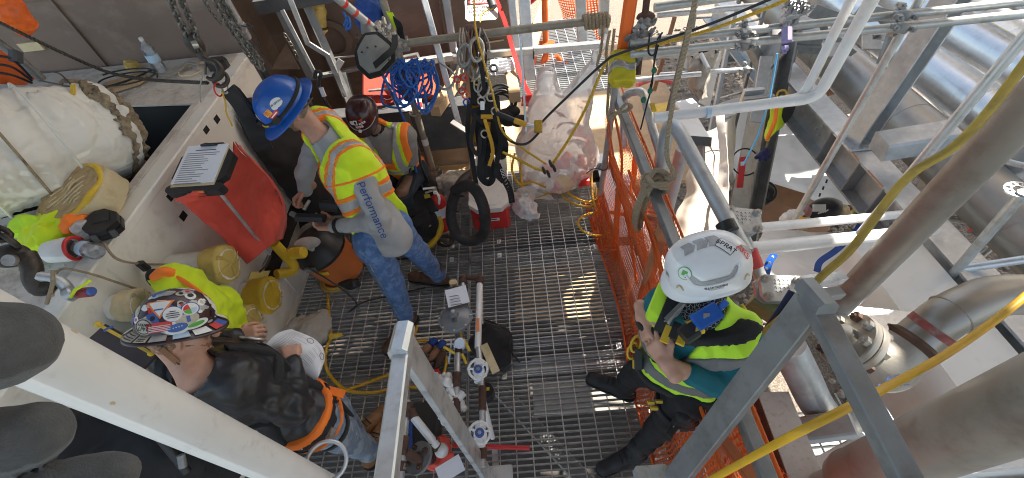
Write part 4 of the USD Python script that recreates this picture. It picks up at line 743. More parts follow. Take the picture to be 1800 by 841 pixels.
t=thing('scaffold_post','scaffold post with a pale blue rosette in the right hand gravel','scaffold post',P(1740,410,2.7)); part(t,'tube',MB().tube([P(1660,500,2.95),P(1800,338,2.3)],.027,14),SCAF,True); ring(t,P(1791,334,2.33),P(1800,338,2.3) - P(1660,500,2.95),.062,GALV_B)
stube('scaffold_tube',P(1684,474,2.85),P(1830,452,2.6),.027,GALV_B,'bright scaffold tube end below the pale blue rosette'); stube('scaffold_tube',P(1666,386,3.5),P(1790,402,3.2),.022,SCAF,'thin tube crossing the gravel behind the rosette'); stube('scaffold_tube',P(1690,480,3.3),P(1810,380,3.4),.02,GALV_B,'sunlit tube rising to the right edge of the photo'); stube('scaffold_tube',P(1752,280,2.9),P(1830,300,2.7),.02,SCAF,'thin tube crossing the curved jacketed pipe at the right edge')
t=thing('pipe_elbow','large jacketed pipe elbow over the gravel at the right edge','pipe',P(1740,310,3.6)); part(t,'shell',MB().tube(smooth_path([P(1640,330,3.7),P(1700,335,3.7),P(1740,320,3.6),P(1790,290,3.3),P(1860,230,3.0)],30),.15,34),JACKET,True)
t=thing('orange_hose','red orange hose lying across the gravel at the right','hose',P(1730,350,4.3)); part(t,'hose',MB().tube(smooth_path([P(1705,405,4.4),P(1718,392,4.4),P(1735,374,4.3),P(1780,335,4.1)],20),.022,8),REDCL,True)
# ================================================================== tarpaulins and what lies behind
def tarp(lab,ctl,mat=TARPG,amp=.05,seed=1,sc=2.5,name='tarp'):
    t=thing(name,lab,'tarpaulin',np.asarray(ctl,float).reshape(-1,3).mean(0)); part(t,'cloth',sheet(ctl,60,60,amp,sc,seed,.004),mat,True); return t
tarp('big white reinforced sheet walling off the work area behind the lime vest',[[P(1255,185,6.3),P(1272,260,6.1),P(1296,322,5.8)],[P(1400,178,6.3),P(1410,270,6.0),P(1430,352,5.6)],[P(1560,300,5.6),P(1560,350,5.4),P(1575,410,5.2)]],amp=.06,seed=3)
t2=thing('sheet_trim','row of dark stitches and eyelets along the big white sheet','stitching',P(1460,300,5.4))
for k in range(10): part(t2,'stitch',MB().bar(P(1478 - 6*k,268+12*k,5.45),P(1476 - 6*k,274+12*k,5.45),.02,.01),STK_K)
tarp('pale tan sheet hanging beside the looped grey handrail',[[P(1240,235,4.4),P(1205,330,4.2),P(1175,440,3.9)],[P(1262,225,4.3),P(1240,330,4.0),P(1215,450,3.7)],[P(1292,200,4.5),P(1284,320,4.2),P(1262,450,3.8)]],M('tan_tarp',(.52,.47,.39),.6,0,.08,3,.1,30,dirt=((.3,.25,.2),.3,4)),.10,5)
tarp('narrow bright white sheet hanging in front of the tan one',[[P(1258,200,4.2),P(1262,300,4.0),P(1246,420,3.7)],[P(1274,200,4.15),P(1280,300,3.9),P(1284,420,3.6)]],TARP,.06,6)
tarp('crumpled white ground sheet with a blue edge beyond the white tube rails',[[P(1310,470,3.4),P(1330,430,3.9),P(1345,400,4.4)],[P(1400,500,3.3),P(1420,440,3.8),P(1450,405,4.3)],[P(1500,520,3.2),P(1540,450,3.7),P(1560,400,4.2)]],TARPG,.10,9)
t=thing('blue_webbing','blue webbing along the edge of the crumpled ground sheet','webbing',P(1450,450,3.5)); part(t,'strap',MB().sweep([(-.022,-.004),(.022,-.004),(.022,.004),(-.022,.004)],smooth_path([P(1436,478,3.2),P(1442,460,3.25),P(1470,440,3.3),P(1500,412,3.4),P(1512,396,3.5)],24)),BLUEF,40)
t=thing('blue_webbing','blue dotted webbing strap near the bolted plates','webbing',P(1350,462,3.2)); part(t,'strap',MB().sweep([(-.025,-.004),(.025,-.004),(.025,.004),(-.025,.004)],smooth_path([P(1362,446,3.2),P(1352,462,3.2),P(1346,484,3.2)],16)),BLUE,40); [part(t,'eyelet',MB().ball(P(1358 - 5*k,452+10*k,3.17),.010,1),STK_W,True) for k in range(3)]
t=thing('grey_canvas','bundle of grey brown canvas slung from the tubes beside the cable ladder','canvas',P(1225,120,4.0))
part(t,'fold',sheet([[P(1208,96,3.9),P(1212,130,3.9),P(1222,168,4.0)],[P(1228,104,3.7),P(1228,138,3.7),P(1232,178,3.9)],[P(1258,92,4.0),P(1252,130,4.0),P(1246,172,4.1)]],40,40,.10,5,7,.01),CANVAS,True); part(t,'fold',sheet([[P(1214,96,3.8),P(1222,108,3.7)],[P(1256,88,3.9),P(1254,104,3.8)]],20,10,.05,8,2,.01),CANVAS,True); part(t,'opening',MB().ball(P(1238,96,3.92),.09,2,(1.5,.5,.5)),BLACKF,True)
tarp('light canvas strip hanging down the cable ladder',[[P(1252,92,4.4),P(1246,130,4.4),P(1228,180,4.5)],[P(1268,90,4.4),P(1262,130,4.4),P(1246,190,4.5)]],TARP,.05,4)
tarp('grey canvas wall behind the cable ladder at the top',[[P(1290,160,6.8),P(1270,230,6.5),P(1230,300,6.2)],[P(1340,150,6.8),P(1330,230,6.5),P(1300,320,6.2)]],M('beige_sheet',(.50,.45,.37),.7,0,.1,4,.1,40),.08,12)
tarp('pale sheet on the ground by the orange crates',[[P(1500,222,5.0),P(1490,200,5.4)],[P(1640,245,4.7),P(1640,205,5.2)]],TARPG,.05,14)
solo('enclosure_floor',MB().add(*sheet([P(1275,390,5.9),P(1440,430,5.6),P(1490,350,6.1),P(1290,318,6.2)],20,20,.01,3,2,.02)),WOODB,'brown plywood floor inside the sheeted enclosure','floor')
# ================================================================== things on and around the cream box
D3=np.stack([RT,FW,UP],1)
def cloth(parent,name,fn,c,r,h,mat): return part(parent,name,surface(fn,np.asarray(c) - r,np.asarray(c)+r,h),mat,True)
t=thing('wrapped_duct','fat round duct wrapped in white tarpaulin with a frayed dirty end','wrapped pipe',P(100,240,2.1)); a,e=P(-140,300,1.82),P(196,228,2.42); ax=nrm(e - a); RD=.285
def wrapfn(p):
    u=(p - a) @ ax; return cap(p,a,e - ax*RD*.2,RD,RD*.93)+.010*np.sin(u*17+9*((p - a) @ UP))*np.clip(u*2,.2,1)+.014*ripple(p,17)+.007*np.abs(np.sin(u*34+4*np.sin(((p - a) @ UP)*9+u*5)+14*((p - a) @ RT)))+.004*ripple(p,60)+sum(.013*np.exp(-(np.sin(p @ np.array(k)+2.2*np.sin(p @ np.array(q))+k[0])/.16) ** 2)*(.5+.5*np.sin(p @ np.array((q[1],q[0],6.)))) for k,q in (((9.,16.,12.),(5.,7.,9.)),((-17.,8.,10.),(8.,-4.,6.)),((6.,-9.,24.),(7.,5.,-3.))))
def cutend(p): return np.maximum(wrapfn(p),(p - e) @ ax - .0+.03*ripple(p,30))
lo,hi=np.minimum(a,e) - .38,np.maximum(a,e)+.38; part(t,'tarpaulin',surface(lambda p: np.maximum(cutend(p),-((p - a) @ ax)),lo,hi,.011),TARP,True)
part(t,'frayed_end',surface(lambda p: np.maximum(wrapfn(p)+.03+.022*ripple(p,60)+.012*ripple(p,110),np.abs((p - e) @ ax - .01 - .02*ripple(p,40)) - .05),e - .4,e+.4,.010),TARPD,True)
part(t,'torn_fringe',surface(lambda p: np.maximum(np.abs(wrapfn(p) - .006 - .008*ripple(p,70)) - .010,np.abs((p - e) @ ax+.06+.03*ripple(p,26)+.02*ripple(p,80)) - .018),e - .42,e+.42,.010),TARPD,True)
x,y,d=frame(ax)
for k,u in enumerate((.12,.30,.47)):
    aa=np.linspace(0,2*np.pi,60); c=a+ax*u; part(t,'strap_seam',MB().tube(c+(RD+.006)*(np.outer(np.cos(aa),x)+np.outer(np.sin(aa),y))+np.outer(.10*np.cos(aa+.6),ax),.006,6),TARPD if k == 1 else TARP,True)
t=thing('wrapped_flange','round foam disc wrapped in yellow tape lying on the deck beside the white roll','pipe cap',PZ(148,345,1.48)); c=PZ(148,352,1.53); n=nrm((-.15,-.2,1)); x,y,d=frame(n)
def disc(p):
    q=np.stack([(p - c) @ x,(p - c) @ y,(p - c) @ d],1); rr=np.linalg.norm(q[:,:2],axis=1) - .172 - .006*np.sin(np.arctan2(q[:,1],q[:,0])*6); h=np.abs(q[:,2]) - .05; return np.minimum(np.maximum(rr,h),0)+np.hypot(np.maximum(rr,0),np.maximum(h,0)) - .012+.004*ripple(p,50)
cloth(t,'tape_wrap',disc,c,.26,.008,CREAMT)
def foamtop(p): q=p - c - d*.062; return np.maximum(np.linalg.norm(q - np.outer(q @ d,d),axis=1) - .155 - .01*ripple(p,40),np.abs(q @ d) - .010 - .007*ripple(p,70))
part(t,'foam_face',surface(foamtop,c - .24,c+.24,.006),M('dirty_foam',(.42,.30,.15),.9,0,.2,14,.5,60,dirt=((.2,.12,.05),.45,20)),True)
for k in range(9): part(t,'foam_ridge',MB().tube(smooth_path([c+d*.073+x*(-.13+.03*k)+y*(.10 - .02*abs(k - 4))*s for s in (-1,-.3,.4,1)]+NR.normal(0,.004,(4,3)),12),.005,5),CREAMT,True)
part(t,'tape_edge',MB().tube([c+d*.064+.160*(x*math.cos(q)+y*math.sin(q))+A_(0,0,.008*math.sin(5*q)) for q in np.linspace(-.6,2.6,30)],.014,6),YELPAINT,True)
# crumpled vest, pouch, case and bottle
c=PZ(88,405,1.52); t=thing('crumpled_vest','crumpled yellow, orange and grey safety vest lying on the deck','safety vest',c - A_(0,0,.04))
def lump(cx,rad,s): return lambda p: ell(p,cx,rad)+.016*ripple(p,38,s)+.008*ripple(p,85,s)
cloth(t,'yellow_cloth',lump(c,(.13,.11,.06),1.),c,.24,.006,HIVIS); q=PZ(135,392,1.54); cloth(t,'orange_cloth',lump(q,(.05,.06,.05),2.),q,.12,.006,HIORG); q=PZ(150,405,1.52); cloth(t,'grey_tape',lump(q,(.035,.055,.05),3.),q,.12,.006,REFL); q=PZ(50,400,1.54); cloth(t,'yellow_fold',lump(q,(.08,.06,.05),4.),q,.14,.006,HIVIS2)
q=PZ(95,440,1.50); cloth(t,'green_pocket',lump(q,(.05,.05,.04),5.),q,.1,.006,GREENF)
t=thing('pouch','small white pouch with a red trimmed mouth beside the crumpled vest','pouch',PZ(116,440,1.48)); q=PZ(112,440,1.52); ux=nrm(A_(1,.1,0)); part(t,'body',MB().lathe(q - ux*.08,ux,[(0,.03),(.02,.048),(.09,.055),(.13,.05),(.128,.044),(.08,.046)],20),RAG); part(t,'trim',MB().torus(q+ux*.05,ux,.05,.008,24,6),RED,True); part(t,'inside',MB().cyl(q+ux*.02,q+ux*.025,.045,18),M('dark_lining',(.12,.10,.09),.8))
def bottle(lab,base,axis,L=.20,r=.033,band=STK_B):
    t=thing('water_bottle',lab,'water bottle',base); a=nrm(axis); k=L/.2
    part(t,'bottle',MB().lathe(base,a,[(0,.012),(.003,r*.9),(.012*k,r),(.03*k,r*.94),(.04*k,r),(.055*k,r*.94),(.065*k,r),(.12*k,r),(.13*k,r*.95),(.14*k,r),(.155*k,r*.85),(.18*k,.014),(.2*k,.0125)],22),CLEAR,60)
    part(t,'label',MB().lathe(base,a,[(.07*k,r*1.01),(.115*k,r*1.01)],22),band,60); part(t,'screw_cap',MB().cyl(base+a*.192*k,base+a*.212*k,.0145,16,.15),RAG); part(t,'water',MB().lathe(base,a,[(.004,0),(.006,r*.86),(.04*k,r*.9),(.05*k,r*.85),(.05*k,0)],18),CLEAR,60); return t
bottle('clear water bottle with a white cap standing tilted at the back of the deck',PZ(284,126,ZT+.005),PZ(255,80,ZT+.19) - PZ(284,126,ZT),.23,.040,STK_LB); bottle('clear water bottle lying by the red trimmed pouch',PZ(172,444,1.515),A_(-.9,.35,-.02)*-1*-1,.17,.034,STK_LB)
q=PZ(184,396,1.515); t=thing('hard_case','small rugged black case on the edge of the deck','case',q - A_(0,0,.03)); rot=trimesh.transformations.euler_matrix(.1,.15,.5)[:3,:3]; part(t,'lid',MB().box(q+A_(0,0,.018),(.13,.15,.028),rot,ch=.35),BLACKP); part(t,'base',MB().box(q - A_(0,0,.013),(.125,.145,.028),rot,ch=.3),BLACKP)
for s in (-1,1): part(t,'latch',MB().box(q+rot @ A_(.035*s,-.078,.004),(.025,.012,.035),rot,ch=.2),DKSTEEL)
part(t,'recess',MB().box(q+rot @ A_(0,.02,.034),(.07,.06,.006),rot),RUBBER)
q=PZ(383,114,1.50); t=thing('hard_case','small black battery box at the back corner of the deck','case',q - A_(0,0,.03)); part(t,'body',MB().box(q,(.14,.08,.06),ch=.25),BLACKP); part(t,'lid',MB().box(q+A_(0,0,.033),(.13,.075,.014),ch=.3),RUBBER)
q=PZ(231,114,1.50); t=thing('nozzle_plug','small crumpled yellow cap behind the wooden plug','pipe cap',q - A_(0,0,.03)); cloth(t,'wrap',lump(q,(.045,.05,.035),2.),q,.1,.007,YELTAPE)
q=PZ(218,150,1.48); t=thing('wooden_plug','flat wooden plug with a wire coil lying on the deck behind the hatch','wood',q); part(t,'plank',MB().box(q+A_(0,0,.012),(.30,.16,.022),trimesh.transformations.rotation_matrix(.5,(0,0,1))[:3,:3],ch=.3),WOOD); part(t,'wire',rope([q+A_(.2*math.cos(k)+.06,.1*math.sin(k),.03+.004*k) for k in np.linspace(0,9,22)],.005,80,6),RUBBER,True)
part(t,'wire',rope([q+A_(-.15,-.1,.03),q+A_(.05,.0,.03),q+A_(.16,.12,.03)],.006,20,6),RUBBER,True)
t=thing('wire_rope','dark wire rope sagging across the brown duct to the chain hook','wire rope',P(150,100,2.4)); part(t,'cable',rope([P(-40,20,2.2),P(30,55,2.25),P(120,98,2.4),P(190,127,2.5),P(260,140,2.35),P(365,146,2.05)],.0095,60,8,.05),HOOKI,True)
t=thing('air_line','grey hose lying across the deck to the hook','hose',PZ(300,128,1.5)); part(t,'hose',rope([PZ(262,124,1.49),PZ(285,132,1.49),PZ(310,128,1.49),PZ(330,112,1.5),PZ(352,115,1.5)],.011,40,8),CANVAS,True); part(t,'coil',MB().torus(PZ(338,122,1.485),(0,0,1),.09,.005,30,6),CREAMT,True)
# hoist chains and hooks
def hook(parent,c,s=1.,mat=HOOKI,up=(0,0,1),side=None):
    side=RT if side is None else side; u=nrm(up); sd=nrm(np.asarray(side) - u*(np.asarray(side) @ u)); pts=[]
    for a in np.linspace(2.4,-1.9,22): pts.append(c+s*(.055*(math.cos(a)*sd)+.055*math.sin(a)*-u*-1))
    pts=[c+u*s*.17,c+u*s*.12,c+u*s*.08+sd*s*.0]+[c+s*.055*(math.sin(a)*sd+math.cos(a)*u) for a in np.linspace(.3,4.3,18)]
    r=np.interp(np.linspace(0,1,len(pts)),[0,.2,.6,1],[.016,.018,.024,.010])*s; part(parent,'hook',MB().tube(pts,r,12),mat,True); part(parent,'latch',MB().bar(c+u*s*.08+sd*s*.01,c+sd*s*-.05 - u*s*.005,.014*s,.006*s),mat)
t=thing('chain_hoist','hanging chain hoist with an iron hook block holding a black sling','chain hoist',P(352,100,2.0)); chain(t,[P(296,-12,1.75),P(312,30,1.85),P(336,72,2.0)],.006,.043,.028); chain(t,[P(314,-12,1.78),P(332,30,1.9),P(350,76,2.0)],.006,.043,.028)
part(t,'block',MB().ball(P(342,78,2.0),.045,2,(.9,.7,1.25)),HOOKI,True); part(t,'block_pin',MB().cyl(P(338,80,1.94),P(348,78,1.95),.018,12),BOLT); part(t,'swivel',MB().cyl(P(352,92,2.0),P(360,106,2.02),.022,12),HOOKI); hook(t,P(372,124,2.02),.75,HOOKI,-nrm(P(372,124,2.02) - P(352,90,2.0)))
part(t,'shackle',MB().torus(P(388,140,2.05),FW,.034,.010,20,8),HOOKI,True); part(t,'carabiner',MB().torus(P(396,155,2.07),FW,.026,.006,20,6,.6),BOLT,True); part(t,'red_cord',MB().torus(P(384,158,2.05),RT,.03,.004,16,5),RED,True)
part(t,'yellow_cord',rope([P(390,160,2.05),P(396,180,2.08),P(398,200,2.1),P(408,222,2.15)],.004,20,5),YELROPE,True); part(t,'tie_wire',rope([P(358,130,2.0),P(352,152,2.05),P(353,180,2.1)],.003,20,5),CANVAS,True)
t=thing('sling','wide black sling hanging from the chain hook to the black cover','sling',P(420,200,2.2))
part(t,'strap',sheet([[P(390,165,2.08),P(410,150,2.05)],[P(418,205,2.2),P(440,190,2.2)],[P(440,250,2.4),P(468,235,2.4)],[P(452,268,2.5),P(478,262,2.5)]],30,12,.02,8,1,.012),BLACKF,True); part(t,'strap',sheet([[P(410,150,2.1),P(420,158,2.1)],[P(432,180,2.2),P(442,186,2.2)],[P(456,220,2.3),P(470,225,2.3)]],20,6,.01,8,2,.01),BLACKF,True)
t=thing('black_cover','black fabric cover hanging over the end of the cream box behind the red cloth','fabric cover',P(500,260,2.9)); part(t,'cloth',sheet([[PX(418,175,-1.86),PX(445,262,-1.86),PX(500,332,-1.86),PX(532,402,-1.86)],[P(470,170,3.3),P(505,250,3.3),P(548,320,3.4),P(566,380,3.6)],[P(540,170,3.7),P(570,250,3.8),P(590,320,3.9),P(610,380,4.1)]],50,50,.06,3,5,.01),BLACKF,True)
part(t,'gap_shade_board',MB().bar((-2.1,3.55,-.3),(-1.2,3.9,-.3),.02,1.3,ch=0),DARK,False)  # black board standing for the shade in the gap behind the cover
t=thing('hoist_chains','bundle of hanging hoist chains behind the blue hard hat','chains',P(430,70,2.6))
for k,(q0,q1,d) in enumerate((((372,-10),(452,118),2.5),((384,-10),(458,122),2.55),((396,8),(466,128),2.6),((406,40),(462,112),2.5))): chain(t,[P(*q0,d - .2),P((q0[0]+q1[0])/2 - 4+2*k,(q0[1]+q1[1])/2+2,d),P(*q1,d+.15)],.006,.042,.028)
chain(t,[P(352,-10,2.6),P(372,22,2.7),P(392,45,2.8)],.004,.034,.022); chain(t,[P(500,60,3.6),P(515,85,3.7),P(525,110,3.8)],.006,.05,.03); chain(t,[P(548,268,2.9),P(560,300,2.95),P(575,335,3.0)],.006,.04,.026)
t=thing('hanging_pole','silver pole with a wire clamp hanging beside the hoist chains','pole',P(410,30,2.7)); part(t,'tube',MB().tube([P(388,-15,2.55),P(436,66,2.9)],.024,14),GALV,True); part(t,'clamp',MB().cyl(P(420,40,2.78),P(427,52,2.82),.032,14,.2),GALV_D); part(t,'wire',rope([P(424,46,2.75),P(446,48,2.7),P(434,42,2.7),P(450,62,2.8),P(458,88,2.9),P(480,118,3.0)],.004,40,5),BLACKP,True)
t=thing('crane_hook','big greasy iron hook and chain at the left edge of the photo','hook',P(40,460,1.65))
chain(t,[P(-30,395,1.6),P(0,412,1.62),P(35,435,1.64)],.011,.06,.042,HOOKI); part(t,'block',MB().ball(P(18,450,1.66),.055,2,(1.3,.9,.8)),HOOKI,True); part(t,'pin',MB().cyl(P(14,458,1.6),P(22,458,1.62),.022,14),BOLT)
part(t,'hook_body',MB().tube(smooth_path([P(44,448,1.66),P(56,470,1.66),P(58,492,1.66),P(70,508,1.67),P(86,502,1.68),P(84,486,1.69)],24),np.linspace(.034,.026,26)[:len(smooth_path([P(44,448,1.66),P(56,470,1.66),P(58,492,1.66),P(70,508,1.67),P(86,502,1.68),P(84,486,1.69)],24))],14),HOOKI,True)
t=thing('shackle','blue grey steel shackle with a dark red pin end and a lime tie','shackle',P(110,505,1.7)); part(t,'bow',MB().tube(smooth_path([P(66,486,1.66),P(92,490,1.68),P(112,500,1.7),P(124,518,1.72)],20),.021,14),GALV,True); part(t,'lug',MB().cyl(P(116,522,1.69),P(132,512,1.70),.030,18,.2),GALV); part(t,'pin',MB().cyl(P(136,516,1.69),P(162,513,1.68),.020,14,.2),M('dark_red_paint',(.22,.015,.02),.5)); part(t,'pin_end',MB().cyl(P(158,513,1.67),P(164,512,1.67),.016,10),STK_B)
part(t,'tie',MB().tube([P(124,524,1.66),P(132,510,1.66),P(150,500,1.66),P(158,494,1.65)],.006,6),HIVIS,True)
t=thing('tan_cord','thin tan cord trailing over the edge of the deck to the caps','cord',PX(250,465,-1.85)); part(t,'cord',rope([PZ(182,428,1.49),PZ(205,455,1.48),PX(245,464,-1.87),PX(300,466,-1.88),PX(345,474,-1.86)],.006,60,6),TANROPE,True); part(t,'cord',rope([P(92,520,1.66),PZ(95,490,1.5),PZ(110,473,1.49),PZ(160,482,1.48),PX(215,500,-1.86),PX(262,515,-1.86)],.006,60,6),TANROPE,True); part(t,'cord',rope([P(93,475,1.66),P(92,500,1.66),P(82,535,1.66)],.007,20,6),TANROPE,True)
part(t,'weight',MB().box(PX(252,468,-1.86),(.04,.03,.05),ch=.3),BLACKP)
t=thing('black_folder','dark folder with a yellow edge lying on the deck behind the white column','folder',PZ(210,605,1.48)); p0,p1=PZ(168,588,1.49),PZ(262,640,1.49); part(t,'cover',MB().bar(p0,p1,.09,.012),M('dark_brown_cover',(.05,.035,.035),.6)); part(t,'edge',MB().bar(p0+A_(.0,.035,.01),p1+A_(0,.035,.01),.011,.006),YELPAINT); part(t,'pen',MB().cyl(PZ(183,582,1.5),PZ(198,575,1.5),.006,8),STK_B)
for q in (p0,p1): part(t,'corner',MB().ball(q+A_(0,.035,.014),.012,1),YELPAINT,True)
t=thing('black_bag','black fabric shape added to fill the dark patch below the white column at the lower left','bag',P(250,790,1.7)); q=P(255,800,1.75); cloth(t,'bag',lambda p: ell(p,q,(.42,.24,.30))+.03*ripple(p,14)+.012*ripple(p,40),q,.55,.016,BLACKF); part(t,'strap',MB().tube(smooth_path([P(160,700,1.5),P(250,740,1.45),P(330,830,1.5)],14),.014,8),BLACKP,True); part(t,'toggle',MB().cyl(P(318,800,1.4),P(322,822,1.4),.012,10),GALV_D)  # added only to darken the area under the column
t=thing('orange_bag','orange fabric bag hanging in the top left corner','bag',P(10,20,2.3)); q=P(6,8,2.3); cloth(t,'fabric',lump(q,(.075,.08,.17),1.),q,.28,.010,ORANGE)
t=thing('orange_tent_frame','orange cloth over a dark pole behind the white roll at the left edge','cloth',P(20,120,2.5)); part(t,'cloth',sheet([[P(-40,80,2.5),P(-40,150,2.4)],[P(10,95,2.6),P(0,150,2.5)],[P(66,138,2.75),P(50,150,2.7)]],30,20,.04,5,3,.006),ORANGE,True); part(t,'pole',MB().tube([P(-20,64,2.35),P(20,92,2.45),P(74,140,2.6)],.024,12),GALV_D,True); part(t,'clamp',MB().box(P(28,100,2.42),(.05,.05,.06),D3,ch=.2),DKSTEEL)
t=thing('hose_bundle','dark tubes bundled under the orange cloth','cable',P(20,130,2.4)); [part(t,'cable',rope([P(-20,98+14*k,2.35),P(20,104+14*k,2.4),P(56,138+4*k,2.5)],.007,20,6),BLACKP,True) for k in range(3)]
t=thing('grey_wire','thin black wire looped over the end of the white roll','wire',P(110,145,2.3)); part(t,'wire',rope([P(72,126,2.4),P(100,128,2.3),P(116,140,2.2),P(124,152,2.15),P(100,148,2.2),P(70,142,2.3)],.004,40,5),BLACKP,True); part(t,'yellow_tag',MB().box(P(128,158,2.15),(.02,.01,.05),D3),YELPAINT)
# red cloth with the clipboard on top
t=thing('red_cloth','red cloth draped over a stand at the side of the cream box','cloth',PX(400,350,-1.75))
part(t,'cloth',sheet([[PX(304,352,-1.72),PX(340,372,-1.72),PX(385,412,-1.70),PX(438,462,-1.68)],[PX(347,345,-1.63),PX(380,340,-1.63),PX(420,385,-1.63),PX(452,452,-1.58)],[PX(388,330,-1.60),PX(425,325,-1.60),PX(462,370,-1.63),PX(478,430,-1.58)],[PX(412,250,-1.56),PX(448,290,-1.55),PX(490,345,-1.60),PX(490,422,-1.68)]],60,60,.028,7,4,.005),REDCL,True)
part(t,'cloth',sheet([[PX(412,250,-1.56),PX(448,290,-1.55),PX(490,345,-1.60),PX(490,422,-1.68)],[PX(425,262,-1.80),PX(462,300,-1.82),PX(498,352,-1.84),PX(496,420,-1.84)]],40,12,.012,9,2,.005),REDCL,True)
part(t,'frame_leg',MB().bar(PX(384,336,-1.565),PX(474,448,-1.60),.018,.012,ch=.2),GALV_B); part(t,'frame_leg',MB().bar(PX(474,446,-1.60),PX(462,470,-1.66),.018,.012,ch=.2),GALV_D); part(t,'hanging_strap',MB().tube([PX(476,450,-1.5),PX(468,468,-1.55),PX(452,482,-1.6)],.006,6),RUST,True)
k0,k1,k2,k3=PZ(287,338,1.47),PZ(343,254,1.53),PZ(412,250,1.53),PZ(384,332,1.47); o=(k0+k1+k2+k3)/4; ux=nrm(k3 - k0); uy=nrm(k1 - k0); uz=nrm(np.cross(ux,uy)); uy=np.cross(uz,ux); W_,H_=np.linalg.norm(k3 - k0),np.linalg.norm(k1 - k0)
t=thing('clipboard','black storage clipboard with a printed form lying on the red cloth','clipboard',o); part(t,'case',MB().box(o - uz*.018,(W_,H_,.036),np.stack([ux,uy,uz],1),ch=.3),BLACKP); part(t,'case_edge',MB().box(o - uz*.022 - uy*H_*.44,(W_*1.03,.05,.046),np.stack([ux,uy,uz],1),ch=.3),BLACKP); part(t,'latch',MB().box(o - uz*.02 - uy*(H_*.44+.026),(.07,.012,.02),np.stack([ux,uy,uz],1)),GALV_D); part(t,'label',MB().box(o - uz*.004 - uy*(H_*.45+.022)+ux*.03,(.06,.012,.010),np.stack([ux,uy,uz],1)),STK_O)
part(t,'paper',MB().box(o+uz*.003 - ux*.018+uy*.015,(W_*.78,H_*.80,.004),np.stack([ux,uy,uz],1),ch=0),PAPER); part(t,'backing_sheet',MB().box(o+uz*.0005 - ux*.012,(W_*.80,H_*.82,.002),np.stack([ux,uy,uz],1),ch=0),CREAMT)
part(t,'clip',MB().bar(o+uz*.012+uy*H_*.42 - ux*.05,o+uz*.012+uy*H_*.42+ux*.04,.012,.008).tube([o+uz*.014+uy*H_*.42 - ux*.05,o+uz*.03+uy*H_*.40 - ux*.01,o+uz*.014+uy*H_*.42+ux*.03],.005,6),BLACKP)
pr=MB(); pr.bar(o+uz*.0056+uy*H_*.33 - ux*.075,o+uz*.0056+uy*H_*.33+ux*.04,.006,.0006,up=uz,ch=0)
for k in range(15):
    yy=H_*(.27 - .045*k); L=W_*R.uniform(.3,.62); pr.bar(o+uz*.0056+uy*yy - ux*(.018+W_*.33),o+uz*.0056+uy*yy - ux*(.018+W_*.33 - L),.0035,.0006,up=uz,ch=0)
part(t,'printed_lines',pr,INKG,False)
# hi-vis jacket hung over the nozzles
t=thing('hi_vis_jacket','yellow jacket with orange and grey bands draped over the capped nozzles','jacket',PX(360,530,-1.6)); J=[[PX(272,490,-1.72),PX(290,530,-1.60),PX(335,585,-1.5),PX(370,622,-1.5)],[PX(300,470,-1.66),PX(350,510,-1.50),PX(395,560,-1.42),PX(410,612,-1.42)],[PX(335,476,-1.68),PX(392,508,-1.55),PX(425,550,-1.50),PX(440,595,-1.52)]]
part(t,'shell',sheet(J,70,70,.055,9,3,.012),HIVIS,True); part(t,'band',MB().sweep([(-.03,-.004),(.03,-.004),(.03,.004),(-.03,.004)],smooth_path([PX(356,590,-1.42),PX(378,598,-1.40),PX(398,600,-1.39)],14),up=(1,0,0)),REFL,40)
for dq in (-9,9): part(t,'trim',MB().sweep([(-.014,-.005),(.014,-.005),(.014,.005),(-.014,.005)],smooth_path([PX(354,588+dq,-1.42),PX(378,597+dq,-1.39),PX(400,600+dq,-1.38)],14),up=(1,0,0)),HIORG,40)
part(t,'collar',MB().tube(smooth_path([PX(272,488,-1.68),PX(286,478,-1.62),PX(304,482,-1.60)],16),.022,10),HIORG,True); part(t,'trim',MB().tube(smooth_path([PX(312,488,-1.58),PX(340,506,-1.48),PX(356,520,-1.46)],16),.010,8),HIORG,True); part(t,'lining',MB().ball(PX(276,490,-1.7),.04,2,(.8,1,1.4)),BLACKF,True)
# ================================================================== in the middle distance
t=thing('blue_bag','blue fabric bag hanging behind the striped scaffold tube','bag',P(650,30,3.2)); q=P(652,32,3.2); cloth(t,'fabric',lump(q,(.12,.10,.16),1.),q,.26,.010,BLUEF); part(t,'cord',rope([P(604,22,2.9),P(612,40,2.9),P(608,52,2.9),P(616,48,2.9),P(612,30,2.9),P(604,46,2.9)],.008,40,6),BLUEROPE,True)
t=thing('hi_vis_straps','yellow and black straps knotted round the scaffold post above the knee pad','strap',P(700,45,3.0)); part(t,'strap',sheet([P(678,20,2.95),P(690,22,2.95),P(706,62,3.0),P(692,50,3.0)],12,6,.02,12,2,.01),HIVIS,True); part(t,'strap',sheet([P(690,28,2.95),P(704,40,2.95),P(712,70,3.0),P(700,66,3.0)],12,6,.02,12,3,.01),BLACKF,True)
def kneepad(p):
    q=(p - P(658,98,2.75)) @ D3; rr=np.hypot(q[:,0]*(1+.9*np.clip(q[:,2],-.2,.2)*-1.5),q[:,2]*.95); return np.maximum(rr - .115,np.abs(q[:,1]+1.8*rr ** 2*.9) - .013) - .006
t=thing('knee_pad','grey hard shell knee pad with a black strap hung on the scaffold post','knee pad',P(660,100,2.75)); q=P(658,98,2.75)
M3=D3 @ np.array([[.82,0,.57],[0,1,0],[-.57,0,.82]]); shell=sg.Polygon([(-.11,.07),(-.06,.11),(.05,.10),(.10,.04),(.085,-.06),(.04,-.11),(-.03,-.10),(-.09,-.04)]).buffer(.012)
KP=M('dull_grey_shell',(.20,.20,.18),.45,0,.1,20,.1,60)
